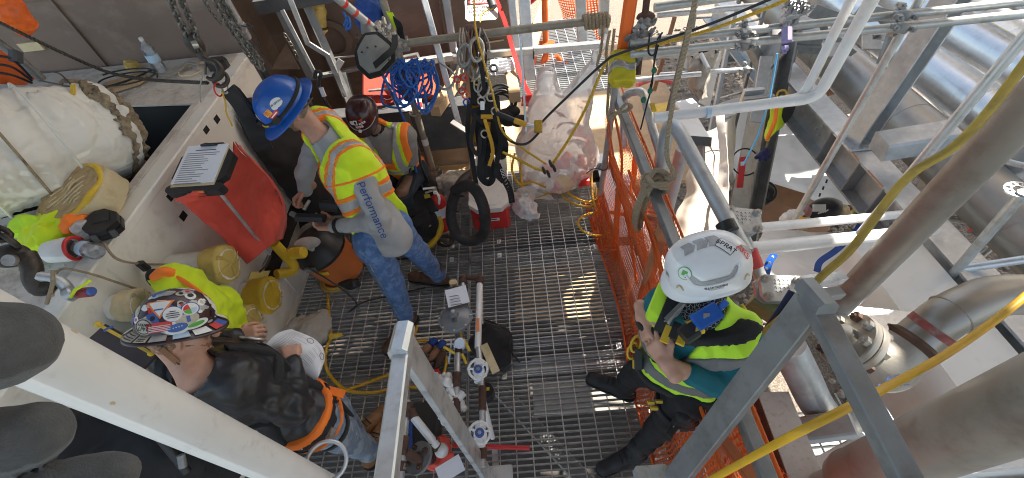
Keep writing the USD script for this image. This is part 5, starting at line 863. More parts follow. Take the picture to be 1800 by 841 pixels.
def domed(poly,o,X,h,bulge):
    m=trimesh.creation.extrude_polygon(poly,h,engine='earcut').subdivide().subdivide(); v=np.array(m.vertices); v[:,2] += bulge*(1 - (v[:,0] ** 2+v[:,1] ** 2)/.014); return np.asarray(o)+v[:,[0,2,1]]*A_(1,-1,1) @ X.T,m.faces[:,::-1]
part(t,'padding',domed(shell.buffer(.02),q+FW*.01,M3,.02,.02),BLACKF,40); part(t,'shell',domed(shell.buffer(-.006),q,M3,.018,.026),KP,40); part(t,'cuff',sheet([[P(636,40,2.9),P(640,75,2.82)],[P(648,46,2.8),P(660,78,2.76)],[P(664,62,2.9),P(676,80,2.85)]],20,14,0,4,1,.012),KP,True)
part(t,'strap',MB().sweep([(-.02,-.003),(.02,-.003),(.02,.003),(-.02,.003)],smooth_path([P(658,116,2.70),P(676,100,2.66),P(692,84,2.7),P(694,62,2.8)],16),up=-FW),BLACKF,40)
for q2 in ((636,92),(646,84),(660,82),(684,106),(688,122),(672,128)): part(t,'rivet',MB().ball(P(*q2,2.70),.007,1),STK_K,True)
for k in range(7): part(t,'vent',MB().ball(P(628+8*(k % 3),62+8*(k // 3),2.78),.006,1),STK_K,True)
t=thing('blue_rope','tangled coils of blue rope hung on the far guardrail','rope',P(725,130,3.5))
for k in range(17):
    x0=698+R.uniform(0,58); L_=R.uniform(34,92); w_=R.uniform(6,30); dd=3.36+R.uniform(0,.14); part(t,'coil',rope([P(x0,106+R.uniform(-6,10),dd),P(x0 - w_+R.uniform(-8,8),106+L_*.4,dd),P(x0 - w_*.6+R.uniform(-12,12),106+L_*.95,dd),P(x0+w_*.5+R.uniform(-10,10),106+L_,dd),P(x0+w_+R.uniform(-8,8),106+L_*.5,dd),P(x0+R.uniform(-4,14),104,dd)],.0095,50,7),BLUEROPE,True)
part(t,'coil',rope([P(712,112,3.4),P(740,118,3.38),P(762,108,3.4),P(752,126,3.38),P(716,122,3.38)],.011,50,7),BLUEROPE,True); part(t,'tail',rope([P(668,120,3.2),P(680,148,3.3),P(696,180,3.5),P(720,235,3.7),P(724,262,3.8)],.011,40,7),BLUEROPE,True); part(t,'tail',rope([P(745,150,3.4),P(749,180,3.45),P(750,196,3.5)],.011,12,7),BLUEROPE,True)
t=thing('landing_guardrail','galvanised guardrail frame on the far landing','guardrail',P(860,60,4.2)); 
for q0,q1,d,w in (((743,-10),(808,224),3.6,.05),((783,-10),(800,106),4.2,.07),((898,-10),(912,128),4.1,.07),((921,-10),(932,150),4.15,.11),((1020,-10),(1024,84),4.2,.10),((914,56),(926,250),3.6,.018),((1062,-10),(1060,60),4.4,.10)): part(t,'post',MB().bar(P(*q0,d - .25),P(*q1,d+.1),w,w*.7,ch=.12),GALV if w > .06 else GALV_B)
part(t,'rail',MB().bar(P(812,99,4.1),P(1062,78,4.05),.06,.06),GALV); part(t,'rail',MB().bar(P(690,116,3.75),P(795,100,3.9),.05,.06),GALV); part(t,'rail',MB().bar(P(780,104,4.1),P(804,102,4.1),.09,.08),GALV_D)
part(t,'foot',MB().bar(P(794,214,3.5),P(822,232,3.5),.05,.012),ALU); part(t,'cable_tie',MB().torus(P(938,95,4.0),RT,.045,.006,14,5),BLACKP,True)
t=thing('cable_loop','grey cable looped over the far guardrail','cable',P(780,130,3.6)); part(t,'cable',rope([P(762,106,3.5),P(764,140,3.5),P(780,157,3.5),P(796,148,3.5),P(806,110,3.5),P(802,86,3.6)],.012,50,8),CONCG,True); part(t,'cable',rope([P(772,110,3.5),P(790,122,3.5),P(806,140,3.4)],.008,20,6),CONCG,True)
t=thing('red_folded_tarp','red folded tarpaulin strapped to a hand truck behind the maroon hard hat','tarpaulin',P(670,165,3.9)); part(t,'fold',MB().box(P(668,152,4.0),(.30,.12,.20),D3,ch=.15),REDCL); part(t,'fold',MB().box(P(680,182,4.05),(.30,.14,.16),D3,ch=.15),REDCL); part(t,'frame',MB().tube([P(640,118,3.95),P(652,165,4.0),P(662,215,4.1)],.012,8).tube([P(678,136,3.9),P(694,180,3.95),P(712,225,4.05)],.012,8).tube([P(648,160,3.88),P(690,156,3.88)],.012,8),GALV,True); part(t,'cord',rope([P(650,172,3.9),P(665,168,3.88),P(680,176,3.88),P(694,170,3.9)],.005,20,5),BLACKP,True)
t=thing('red_folded_tarp','orange red tarpaulin folded behind the hanging blue rope','tarpaulin',P(745,150,3.9)); [part(t,'fold',MB().box(P(745,138+9*k,3.95),(.22,.14,.05),D3,ch=.3),M('vermilion_cloth',(.72,.10,.03),.8,0,.1,6,.2,120) if k == 0 else UsdShade.Material.Get(stage,'/World/Looks/vermilion_cloth')) for k in range(4)]
t=thing('printed_label','white label with a red square hanging below the blue rope','label',P(722,186,3.7)); part(t,'sheet',MB().bar(P(702,188,3.8),P(742,182,3.8),.10,.006,up=-FW),PAPER); part(t,'mark',MB().bar(P(732,186,3.78),P(742,184,3.78),.05,.006,up=-FW),STK_R)
t=thing('black_hook_pole','black hooked strap hanging behind the neck of the man in the blue hard hat','strap',P(560,160,3.0)); part(t,'strap',rope([P(553,138,3.0),P(556,126,3.0),P(564,130,3.0),P(560,150,3.05),P(572,178,3.1),P(585,200,3.2)],.013,30,8),BLACKP,True); part(t,'buckle',MB().bar(P(564,154,3.02),P(570,170,3.05),.03,.02),GALV_B)
# danger sign
c=P(846,16,3.95); ux=nrm(P(876,12,3.95) - P(818,16,3.95)); uy=nrm(UP+FW*.25); uy=nrm(uy - ux*(uy @ ux)); uz=np.cross(ux,uy); t=thing('danger_sign','white danger sign about the floor opening on the far guardrail','sign',c); X=np.stack([ux,uy,uz],1)
part(t,'board',MB().box(c - uz*.003,(.30,.25,.006),X,ch=.1),SIGNW); part(t,'header',MB().prism(sa.scale(sg.box(-.13,-.032,.13,.036),1,1),c+uy*.078,ux,uy,.002),STK_K,False); part(t,'oval',MB().prism(sa.scale(sg.Point(0,0).buffer(1,16),.118,.030),c+uy*.080+uz*.002,ux,uy,.002),STK_R,False)
part(t,'lettering',text('DANGER',.034,c+uy*.080+uz*.0045,ux,uy,.001,True),SIGNW,False)
for k,s in enumerate(('FLOOR OPENING','100% TIE-OFF','REQUIRED!')): part(t,'lettering',text(s,.023,c+uy*(.018 - .042*k)+uz*.001,ux,uy,.001,True),INK,False)
t=thing('hand_tool','dark grey tool hanging in front of the danger sign','tool',P(862,4,3.6)); part(t,'body',MB().cyl(P(858,-12,3.6),P(868,14,3.6),.035,12,.2),DKSTEEL); part(t,'cord',rope([P(868,14,3.6),P(848,24,3.6),P(844,40,3.55)],.006,16,6),YELROPE,True)
t=thing('white_placard','torn white placard with black print behind the harnesses','sign',P(880,118,3.9)); part(t,'card',sheet([P(862,106,3.9),P(862,134,3.85),P(906,122,3.9),P(902,100,3.95)],14,10,.02,6,4,.004),PAPER,True); part(t,'emblem',MB().torus(P(868,120,3.83),FW,.03,.012,16,6),INK,True); [part(t,'print',MB().bar(P(876,110+5*k,3.84),P(898,106+5*k,3.86),.02,.004,up=-FW),INKG) for k in range(4)]
t=thing('orange_jack_post','orange shoring post with braced feet on the far landing','jack post',P(958,100,4.4)); part(t,'post',MB().tube([P(957,-12,4.0),P(961,150,4.6)],.030,12),ORANGE,True); part(t,'plate',MB().box(P(961,78,4.3),(.15,.05,.05),D3),ORANGE)
for q0,q1 in (((958,96),(938,160)),((940,100),(938,160)),((978,98),(1000,125)),((998,112),(972,146)),((961,132),(972,148))): part(t,'leg',MB().tube([P(*q0,4.35),P(*q1,4.55)],.022,10),ORANGE,True)
part(t,'arm',MB().tube([P(926,10,4.3),P(945,-6,4.2)],.022,10),RED,True)
barrier('orange barrier netting standing sunlit on the far landing',[[P(975,-20,5.0),P(1000,70,5.3)],[P(1010,-20,5.0),P(1030,90,5.2)],[P(1062,-20,4.9),P(1062,70,5.1)]],.03,.014,amp=.06,seed=4)
t=thing('red_webbing','red webbing strap slanting behind the harnesses to the far grating','webbing',P(900,90,3.9)); part(t,'strap',MB().sweep([(-.02,-.004),(.02,-.004),(.02,.004),(-.02,.004)],smooth_path([P(868,-10,3.9),P(888,40,3.9),P(902,90,3.9),P(918,140,3.8),P(934,172,3.8)],20),up=-FW),RED,40); part(t,'end',sheet([P(918,168,3.7),P(936,166,3.7),P(936,188,3.7),P(916,186,3.7)],10,8,.03,10,1,.01),RED,True)
# harnesses hanging on the ledger
def ribbon(t,pts,w=.045,th=.006,mat=BLACKF,up=None,name='strap',n=24): part(t,name,MB().sweep([(-w/2,-th/2),(w/2,-th/2),(w/2,th/2),(-w/2,th/2)],smooth_path(pts,n),up=-FW if up is None else up),mat,40)
HARN=M('harness_yellow',(.62,.33,.03),.8,0,.12,14,.3,260)
t=thing('safety_harness','black and yellow safety harness hanging from the tan scaffold tube','harness',P(845,220,3.1))
ribbon(t,[P(830,75,3.15),P(828,140,3.15),P(832,200,3.15),P(836,250,3.2)],.085,.012,HARN); ribbon(t,[P(858,150,3.1),P(858,210,3.15),P(862,255,3.2)],.06,.012,HARN)
for pts,w,m in (([P(838,190,3.05),P(846,230,3.05),P(852,280,3.1),P(862,310,3.2)],.09,BLACKF),([P(868,170,3.05),P(872,220,3.05),P(866,270,3.1)],.08,BLACKF),([P(850,240,3.0),P(845,290,3.1),P(846,312,3.2),P(858,322,3.25),P(866,312,3.2),P(862,280,3.1)],.05,BLACKF),([P(862,250,3.0),P(880,275,3.1),P(888,260,3.1),P(880,225,3.0)],.05,BLACKF),([P(874,290,3.1),P(884,312,3.2),P(896,335,3.35),P(900,356,3.5)],.05,BLACKF),([P(842,215,3.0),P(855,200,3.0),P(870,205,3.0)],.06,BLACKF)): ribbon(t,pts,w,.012,m)
part(t,'back_pad',MB().box(P(842,165,3.08),(.15,.03,.16),D3,ch=.3),BLACKP); part(t,'pack',MB().box(P(858,198,3.04),(.10,.05,.12),D3,ch=.25),BLACKP); part(t,'trim',MB().box(P(856,206,3.0),(.09,.02,.03),D3,ch=.3),HARN)
for k in range(10): part(t,'eyelet',MB().torus(P(882+1.9*k,300+5.5*k,3.1+.04*k),-FW,.010,.003,10,5),GALV_B,True)
for q2 in ((846,178),(862,172),(870,196),(852,236)): part(t,'dee_ring',MB().torus(P(*q2,3.0),-FW+RT*.3,.026,.006,16,6),BOLT,True)
for pts,w,m in (([P(826,180,3.05),P(822,230,3.05),P(830,280,3.1),P(838,330,3.3)],.035,BLACKF),([P(836,200,3.0),P(828,250,3.0),P(840,270,3.0),P(846,225,3.0)],.03,BLACKF),([P(864,190,3.0),P(880,240,3.0),P(872,300,3.1),P(884,320,3.2)],.035,BLACKF),([P(852,210,2.98),P(866,262,3.0),P(860,292,3.05)],.025,HARN),([P(848,62,3.15),P(846,110,3.05),P(852,160,3.0)],.03,BLACKF),([P(822,62,3.2),P(820,110,3.1),P(824,172,3.05)],.03,WOODB)): ribbon(t,pts,w,.010,m)
part(t,'tag',MB().box(P(848,186,2.98),(.03,.004,.06),D3),PAPER)
def carab(t,px,py,d,s,ang,mat=BOLT):
    c=P(px,py,d); u=nrm(UP*math.cos(ang)+RT*math.sin(ang)); v=nrm(RT*math.cos(ang) - UP*math.sin(ang)); a=np.arange(16)*2*np.pi/16; q=np.stack([c+s*(.5*math.sin(k)*u+.28*math.cos(k)*v+FW*.02*math.sin(2*k)) for k in a]); part(t,'carabiner',MB().tube(q,s*.075,6,closed=True),mat,True)
t=thing('lanyard_bundle','bundle of steel carabiners and lanyards on the tan scaffold tube','lanyard',P(830,110,3.1))
for k,(x,y,s,a) in enumerate(((816,98,.16,.1),(822,130,.15,-.2),(812,145,.13,.3),(838,88,.17,.0),(834,120,.15,.2),(846,132,.15,-.1),(850,155,.14,.15),(854,164,.16,-.3),(828,152,.12,.5),(840,150,.10,0))): carab(t,x,y,3.05+.03*(k % 3),s,a,BOLT if k % 4 else GALV_D)
for k,(x0,x1,y1,m) in enumerate(((811,814,120,CANVAS),(816,820,150,CANVAS),(826,828,110,RUST),(832,835,118,RUST),(846,856,95,CANVAS),(838,850,140,BLACKF))): part(t,'cord',rope([P(x0 - 2,50,3.25),P(x0 - 3,75,3.1),P(x1,y1,3.08),P(x1+4,80,3.1),P(x0+3,52,3.25)],.007,40,6),m,True)
for k in range(6): part(t,'brown_loop',MB().torus(PY(822+2.2*k,56,3.34),(1,.1,0),.046,.008,16,6),M('brown_cord',(.12,.07,.06),.8) if k == 0 else UsdShade.Material.Get(stage,'/World/Looks/brown_cord'),True)
for q2,m in (((804,140),RED),((815,137),RED),((812,160),RED),((820,180),BLUE),((838,144),YELPAINT),((818,168),ORANGE)): part(t,'swivel',MB().torus(P(*q2,3.05),-FW,.022,.006,14,6),m,True)
ribbon(t,[P(824,160,3.1),P(826,240,3.15),P(828,300,3.3),P(830,340,3.5)],.02,.01,WOODB,name='cord')
t=thing('yellow_rope','thin yellow rope hanging over the tan tube and across to the bag','rope',P(850,100,3.0)); part(t,'rope',rope([P(833,-10,3.1),P(836,50,3.02),P(848,100,3.0),P(862,150,2.98),P(872,190,2.95),P(884,232,2.95),P(920,262,2.95),P(960,289,2.95)],.008,90,6,.04),YELROPE,True); part(t,'rope',rope([P(884,268,3.05),P(910,280,3.0),P(940,296,2.95),P(962,302,2.95)],.010,40,6,.045),YELROPE,True)
part(t,'rope',rope([P(970,290,2.93),P(1000,245,2.9),P(1030,190,2.85),P(1064,112,2.75),P(1085,96,2.72),P(1150,80,2.6),P(1250,52,2.45),P(1340,18,2.3),P(1390,-4,2.2)],.0105,120,6,.05),YELROPE,True)
for q2 in ((956,300),(968,288),(974,296),(964,306)): part(t,'shackle',MB().torus(P(*q2,2.9),RT+UP*.4,.022,.008,14,6),HOOKI,True)
t=thing('black_air_hose','black hose with brass yellow fittings crossing in front of the rubbish bag','hose',P(950,220,2.9)); part(t,'hose',rope([P(880,232,3.0),P(900,250,2.95),P(925,253,2.92),P(948,232,2.9),P(952,216,2.88),P(1000,168,2.82),P(1062,110,2.7),P(1090,94,2.66),P(1180,66,2.5),P(1260,38,2.4),P(1370,-8,2.2)],.0085,120,8),BLACKP,True)
part(t,'fitting',MB().box(P(946,223,2.88),(.055,.05,.075),D3,ch=.2),M('brass_yellow',(.45,.28,.03),.45,.3,.2,20)); part(t,'fitting',MB().cyl(P(904,212,2.9),P(926,220,2.89),.020,10,.2),HARN); part(t,'fitting',MB().cyl(P(926,220,2.89),P(940,222,2.88),.012,10),GALV_B); part(t,'hose_end',MB().tube([P(874,200,2.95),P(890,206,2.92),P(906,213,2.9)],.018,10),BLACKP,True)
t=thing('cable_coil','coil of black cable on the far grating behind the harness','cable',P(890,180,3.8))
for k in range(7): part(t,'turn',MB().torus(P(884+R.uniform(-6,6),175+R.uniform(-8,14),3.75),-FW+NR.normal(0,.3,3),.10+.02*R.random(),.010,24,6,1.0),BLACKP if k != 3 else CONCG,True)
for k in range(6): part(t,'lump',MB().ball(P(902+R.uniform(-14,14),200+R.uniform(-10,14),3.75),.07,2,(1,.8,.7)),BLACKF,True)
# translucent rubbish bag
B0=A_(.36,3.02,0); t=thing('rubbish_bag','big translucent plastic bag of rubbish tied up to the scaffold corner','rubbish bag',B0); tp,tq=P(1046,92,3.35),P(962,135,3.6)
def creases(p,amp,w=.16): return sum(amp*np.exp(-(np.sin(p @ np.array(k)+2.2*np.sin(p @ np.array(q))+k[0])/w) ** 2)*(.5+.5*np.sin(p @ np.array((q[1],q[0],6.)))) for k,q in (((14.,16.,5.),(5.,7.,9.)),((-19.,8.,4.),(8.,-4.,6.)),((16.,-9.,-6.),(7.,5.,-3.)),((8.,9.,18.),(6.,5.,-3.))))
def bagf(p): return sm(.10,ell(p,B0+A_(.0,.06,.30),(.38,.29,.36)),cap(p,B0+A_(.05,.1,.45),tp+A_(0,.05,-.12),.23,.05),cap(p,B0+A_(-.1,.12,.5),tq,.22,.09))+.024*ripple(p,11)+creases(p,.013)
part(t,'film',surface(lambda p: np.maximum(bagf(p),.01 - p[:,2]),B0 - A_(.7,.6,.1),B0+A_(.7,.9,1.6),.014),BAG,True)
part(t,'neck',MB().tube(smooth_path([tp+A_(0,0,-.1),tp,P(1058,84,3.3),P(1066,60,3.25)],12),.025,10),BAG,True)
for k in range(22):
    q=B0+A_(R.uniform(-.16,.26),R.uniform(-.14,.2),R.uniform(.05,.20)); m=(RED,RAG,RAG,RAG,M('pink_plastic',(.62,.16,.16),.4),REDCL,RED,YELPAINT)[k % 8] if k < 8 else (RED,REDCL,RAG,RED,UsdShade.Material.Get(stage,'/World/Looks/pink_plastic'),RAG,RAG)[k % 7]
    part(t,'rubbish',MB().box(q,(R.uniform(.06,.16),R.uniform(.05,.12),R.uniform(.04,.10)),trimesh.transformations.random_rotation_matrix(NR.random(3))[:3,:3],ch=.2),m)
# extinguisher, tool bag, hose loop, cooler, rags
E0=PZ(782,404,0); t=thing('fire_extinguisher','red fire extinguisher standing on the grating beside the black hose','fire extinguisher',E0); ea=nrm(PY(764,332,E0[1]+.08) - E0); L=.40
part(t,'cylinder',MB().lathe(E0,ea,[(0,0),(0,.062),(.012,.068),(.30,.068),(.35,.055),(.375,.03),(.39,.022),(.40,0)],28),RED,50); part(t,'base_ring',MB().cyl(E0,E0+ea*.02,.0685,28),CREAMT); part(t,'label',MB().lathe(E0,ea,[(.17,.0688),(.27,.0688)],28),PAPER,50); part(t,'label',MB().box(E0+ea*.11 - A_(.02,.068,0),(.04,.006,.05)),PAPER)
h=E0+ea*.40; part(t,'valve',MB().cyl(h,h+ea*.05,.018,12),BOLT); part(t,'lever',MB().bar(h+ea*.05,h+ea*.07+A_(-.09,-.03,0),.022,.008).bar(h+ea*.03,h+ea*.03+A_(-.08,-.03,0),.02,.006),ALU); part(t,'gauge',MB().cyl(h+ea*.02 - A_(0,.03,0),h+ea*.02 - A_(0,.015,0),.016,12),RAG); part(t,'hose',rope([h+ea*.02,h+A_(.03,-.05,-.02),h+A_(.0,-.075,-.12)],.011,16,8),RAG,True); part(t,'pin_tag',MB().box(h+A_(-.07,-.03,-.02),(.05,.008,.07)),YELPAINT)
T0=PZ(728,432,0); t=thing('tool_bag','large black tool bag with a yellow edge beside the fire extinguisher','tool bag',T0)
def tb(p): q=p - T0 - A_(.02,.12,0); return np.maximum(np.maximum(ell(p,T0+A_(.02,.12,.14),(.23,.19,.26)),-p[:,2]+.01),-ell(p,T0+A_(.02,.14,.40),(.19,.16,.12)))+.010*ripple(p,30)
cloth(t,'bag',tb,T0+A_(0,.1,.2),.42,.012,BLACKF); part(t,'yellow_edge',MB().tube(smooth_path([T0+A_(.06,-.09,.03),T0+A_(.17,-.03,.04),T0+A_(.25,.08,.10),T0+A_(.25,.14,.2)],16),.030,10),YELPAINT,True); part(t,'zip',MB().tube([T0+A_(-.2,.02,.22),T0+A_(0,-.08,.20),T0+A_(.2,.02,.22)],.006,6),GALV_D,True)
part(t,'flap',sheet([T0+A_(-.2,.2,.38),T0+A_(.18,.26,.42),T0+A_(.28,.1,.30),T0+A_(-.15,.02,.3)],24,24,.05,6,2,.012),BLACKF,True)
t=thing('hand_tools','wire cutters and a small coil of black wire on the grating by the tool bag','tools',PZ(778,428,0)); part(t,'handle',MB().tube([PZ(762,422,.02),PZ(778,432,.02),PZ(790,440,.02)],.006,6),GALV_B,True); part(t,'grip',MB().cyl(PZ(770,424,.03),PZ(778,430,.03),.012,8),CREAMT); [part(t,'wire',MB().torus(PZ(783,424,.03+.01*k),(.2,.1,1),.07 - .01*k,.007,20,6),BLACKP,True) for k in range(3)]
t=thing('rubber_hose','thick black rubber hose standing in a loop beside the red cooler','hose',PZ(822,430,0))
part(t,'hose',MB().tube(smooth_path([P(838,300,3.75),P(815,318,3.6),P(798,348,3.5),P(793,385,3.5),P(806,415,3.55),P(830,424,3.55),P(850,410,3.5),P(852,375,3.3),P(840,340,3.25),P(822,326,3.3),P(800,335,3.5)],90),.045,18),RUBBER,True)
for u in ((806,345),(796,372),(849,385)): part(t,'band',MB().torus(P(*u,3.45 if u[0] < 830 else 3.38),UP,.046,.004,18,6),BLACKP,True)
Cx0,Cx1,Cy=-.44,-.11,2.56; t=thing('cooler','red cooler with a white lid on the grating','cooler',((Cx0+Cx1)/2,Cy+.19,0)); part(t,'body',MB().box(((Cx0+Cx1)/2,Cy+.19,.115),(Cx1 - Cx0,.40,.23),ch=.08),RED,30); part(t,'lid',MB().box(((Cx0+Cx1)/2,Cy+.18,.25),(Cx1 - Cx0+.02,.42,.05),ch=.2),RAG,30); part(t,'lid',MB().box(((Cx0+Cx1)/2,Cy+.58,.27),(Cx1 - Cx0+.02,.36,.045),ch=.2),RAG,30); part(t,'rear_body',MB().box(((Cx0+Cx1)/2,Cy+.58,.12),(Cx1 - Cx0,.34,.24),ch=.1),RAG,30)
part(t,'lid_panel',MB().box(((Cx0+Cx1)/2,Cy+.18,.277),(Cx1 - Cx0 - .05,.34,.01),ch=.3),WHITE_T); part(t,'badge',MB().box(((Cx0+Cx1)/2+.02,Cy - .012,.12),(.11,.006,.03),ch=.3),STK_W); part(t,'badge_mark',MB().box(((Cx0+Cx1)/2+.02,Cy - .0155,.124),(.07,.002,.010),ch=.3),STK_K)
for s in (Cx0 - .008,Cx1+.008): part(t,'handle',MB().box((s,Cy+.19,.19),(.02,.12,.03),ch=.3),RAG)
def heap(name,lab,c,rad,mat,cat='rag',f=24.,h=.009,s=1.):
    t=thing(name,lab,cat,A_(c[0],c[1],0)); cloth(t,'cloth',lambda p: np.maximum(ell(p,c,rad)+.035*ripple(p,f,s)+.014*ripple(p,f*2.3,s),.006 - p[:,2]+(0 if c[2] < .5 else -9)),c,max(rad)+.1,h,mat); return t
t=thing('white_rag','crumpled white plastic sheet on the grating beside the cooler','plastic sheet',PZ(930,355,0)); part(t,'sheet',sheet([[PZ(906,345,.06),PZ(902,362,.05),PZ(918,384,.02)],[PZ(925,330,.14),PZ(924,354,.20),PZ(938,386,.03)],[PZ(946,334,.10),PZ(940,356,.12),PZ(950,376,.03)]],60,60,.075,11,3,.003),RAG,60); part(t,'fold',sheet([PZ(910,350,.16),PZ(928,372,.10),PZ(940,360,.16),PZ(926,338,.20)],30,30,.06,16,7,.003),RAG,60)
heap('grey_rag','grey canvas rag heaped behind the fire extinguisher',PZ(800,330,.10),(.18,.18,.14),RAGG,s=2.); heap('grey_rag','dirty grey rag on the grating above the printed sheet',PZ(545,580,.05),(.17,.15,.08),RAGG,s=3.)
t=thing('white_bag','loose end of white plastic trailing from the crumpled sheet','plastic sheet',PZ(955,345,.03)); part(t,'tail',sheet([PZ(925,335,.08),PZ(930,350,.06),PZ(975,352,.02),PZ(968,343,.03)],16,10,.02,14,2,.004),RAG,True)
t=thing('yellow_hose','yellow hose coiled on the grating around the rubbish bag','hose',PZ(1000,360,0))
for k,pts in enumerate(([(905,270),(900,300),(915,325),(935,320),(960,330)],[(912,255),(925,235),(930,262),(915,290),(918,330)],[(900,360),(940,350),(985,330),(990,318)],[(988,325),(992,348),(1020,362),(1045,360),(1048,330)],[(1055,372),(1030,378),(1016,392),(1030,410),(1062,414),(1072,402),(1068,380)],[(995,318),(1000,340),(1030,355),(1052,350)],[(1040,300),(1042,345),(1050,375)])): part(t,'turn',rope([PZ(*q,.02+.012*k) if k not in (0,1) else P(*q,3.75) for q in pts],.0105,60,8),YELHOSE,True)
# orange vacuum, coil and yellow hose on the left of the grating
V1=PZ(610,478,0); t=thing('wet_vacuum','orange drum vacuum with a black lid behind the legs in jeans','vacuum cleaner',V1); va=nrm(A_(-.25,-.05,1)); part(t,'drum',MB().lathe(V1+A_(0,0,.03),va,[(0,0),(0,.17),(.02,.185),(.30,.195),(.30,0)],30),M('dull_orange_plastic',(.52,.15,.04),.5,0,.1,6,.05,60),40); part(t,'lid',MB().lathe(V1+A_(0,0,.03)+va*.30,va,[(0,.205),(.03,.21),(.08,.18),(.14,.15),(.17,.09),(.175,0)],30),BLACKP,40); part(t,'badge',MB().box(V1+va*.35+A_(-.02,-.20,0),(.09,.02,.045),ch=.2),GALV_D); part(t,'badge',MB().box(V1+va*.30+A_(.05,-.212,.0),(.07,.014,.028),ch=.2),YELPAINT)
part(t,'cord',rope([V1+va*.40+A_(-.02,-.2,0),V1+A_(.06,-.28,.18),V1+A_(.16,-.35,.03),V1+A_(.10,-.42,.02),V1+A_(.2,-.34,.02),V1+A_(.4,-.3,.02),V1+A_(.7,-.25,.02)],.007,60,6),BLACKP,True)
t=thing('grey_scoop','grey metal hose wand lying between the vacuum and the cream box','pipe',PZ(560,450,.2)); part(t,'wand',MB().tube(smooth_path([PX(528,425,-1.7),P(550,438,3.2),P(575,460,3.3),P(592,474,3.4)],20),.025,10),CONCG,True); part(t,'mouth',MB().ball(P(540,428,3.1),.07,2,(1.4,.8,.5)),CONCG,True)
t=thing('air_hose_coil','coil of tan air hose and black fittings under the vacuum','hose',PZ(595,500,0)); [part(t,'turn',MB().torus(PZ(590,492,.02+.015*k),(.05,.05,1),.13 - .012*k,.010,30,7),YELHOSE if k % 2 else TANROPE,True) for k in range(4)]; part(t,'fitting',MB().cyl(PZ(598,494,.08),PZ(622,502,.06),.045,16,.2),BLACKP); part(t,'fitting',MB().cyl(PZ(620,492,.09),PZ(624,506,.04),.05,16,.2),BLACKP)
t=thing('yellow_hose','yellow hose snaking over the near left grating to the ladder rail','hose',PZ(580,620,0))
for pts in ([(576,488),(577,540),(582,590),(574,612),(573,645),(590,672),(615,688),(660,690),(700,680),(735,682)],[(700,652),(660,668),(615,684),(575,694),(550,698)],[(530,670),(556,668),(580,682),(588,705),(580,722)],[(546,694),(562,686),(576,698),(576,716)],[(720,612),(735,600),(762,603),(782,622),(782,650),(768,676)],[(690,690),(680,700),(684,716)],[(720,600),(730,585),(733,574)]): part(t,'run',rope([PZ(*q,.02) for q in pts],.0115,60,8),YELHOSE,True)
part(t,'tag',sheet([PZ(578,588,.06),PZ(580,598,.04),PZ(604,590,.05),PZ(600,585,.07)],10,8,.02,20,1,.008),YELPAINT,True)
# ================================================================== pipework standing on the grating in the middle
def hp(px,py,z=.45): return PZ(px,py,z)
def wheel(parent,c,axis,R_=.052,hub=STK_B):
    x,y,d=frame(axis); w=part(parent,'handwheel',MB().torus(c,axis,R_,.0075,30,8),WHITE_T,True)
    for k in range(5):
        a=k*2*math.pi/5+.2; e=c+R_*(math.cos(a)*x+math.sin(a)*y); part(w,'spoke',MB().tube([c - d*.004,e],[.008,.006],7),WHITE_T,True); part(w,'knob',MB().ball(e,.011,1),WHITE_T,True)
    part(w,'hub',MB().cyl(c - d*.008,c+d*.010,.024,18,.2),hub); part(w,'nut',MB().hexnut(c+d*.010,d,.018,.010),BOLT); return w
def coup(parent,a,b,r,name='coupling'):
    L=np.linalg.norm(np.asarray(b) - a); part(parent,name,MB().lathe(a,np.asarray(b) - a,[(0,r*.8),(0,r*1.22),(L*.12,r*1.32),(L*.2,r*1.18),(L*.8,r*1.18),(L*.88,r*1.32),(L,r*1.22),(L,r*.8)],18),RUST,40)
pr=.0185; t=thing('pipe_manifold','white and rusty pipe run with two white handwheel gate valves over the grating','pipework',hp(845,640,0)); Y_=lambda py,px=843: hp(px,py)
part(t,'pipe',MB().tube([hp(843,492),hp(842,512)],pr,14),GALV,True); part(t,'white_pipe',MB().tube([hp(843,500),hp(840,612)],pr*1.12,16),WHITE_T,True); part(t,'pipe',MB().tube([hp(841,610),hp(848,700),hp(848,822)],pr,14),GALV,True)
for q0,q1 in (((848,680),(848,722)),((848,775),(849,808))): coup(t,hp(*q0),hp(*q1),pr)
for q in ((843,490),(814,490)): part(t,'elbow',MB().ball(hp(*q),pr*1.5,2),RUST,True); part(t,'elbow_collar',MB().cyl(hp(q[0],q[1]+2),hp(q[0],q[1]+9),pr*1.45,14,.1),RUST)
part(t,'nipple',MB().tube([hp(843,489),hp(814,489)],pr*.95,12),RUST,True); part(t,'pipe',MB().tube([hp(814,490),hp(812,535)],pr,14),GALV,True); part(t,'sticker',MB().bar(hp(840,560,.471),hp(840,583,.471),.02,.003),STK_O); part(t,'handle_plate',MB().bar(hp(850,606,.46),hp(872,655,.42),.05,.012,ch=.2),CREAMT)
def gate(px,py):
    c=hp(px,py); part(t,'valve_body',MB().ball(c,.034,2,(1,1.3,1)).cyl(c+A_(0,-.06,0),c+A_(0,-.035,0),.030,12,.1).cyl(c+A_(0,.035,0),c+A_(0,.06,0),.030,12,.1),WHITE_T,50); n=nrm(EYE+A_(-.1,-.3,0) - c); n=nrm(n+A_(0,.25,.0)); part(t,'bonnet',MB().lathe(c,n,[(0,.03),(.04,.03),(.042,.036),(.055,.036),(.058,.02),(.12,.012)],14),WHITE_T,40); wheel(t,c+n*.13,n)
gate(842,655); gate(845,768)
part(t,'branch',MB().tube([hp(850,705,.4),hp(866,770,.1)],pr*.8,12),WHITE_T,True)
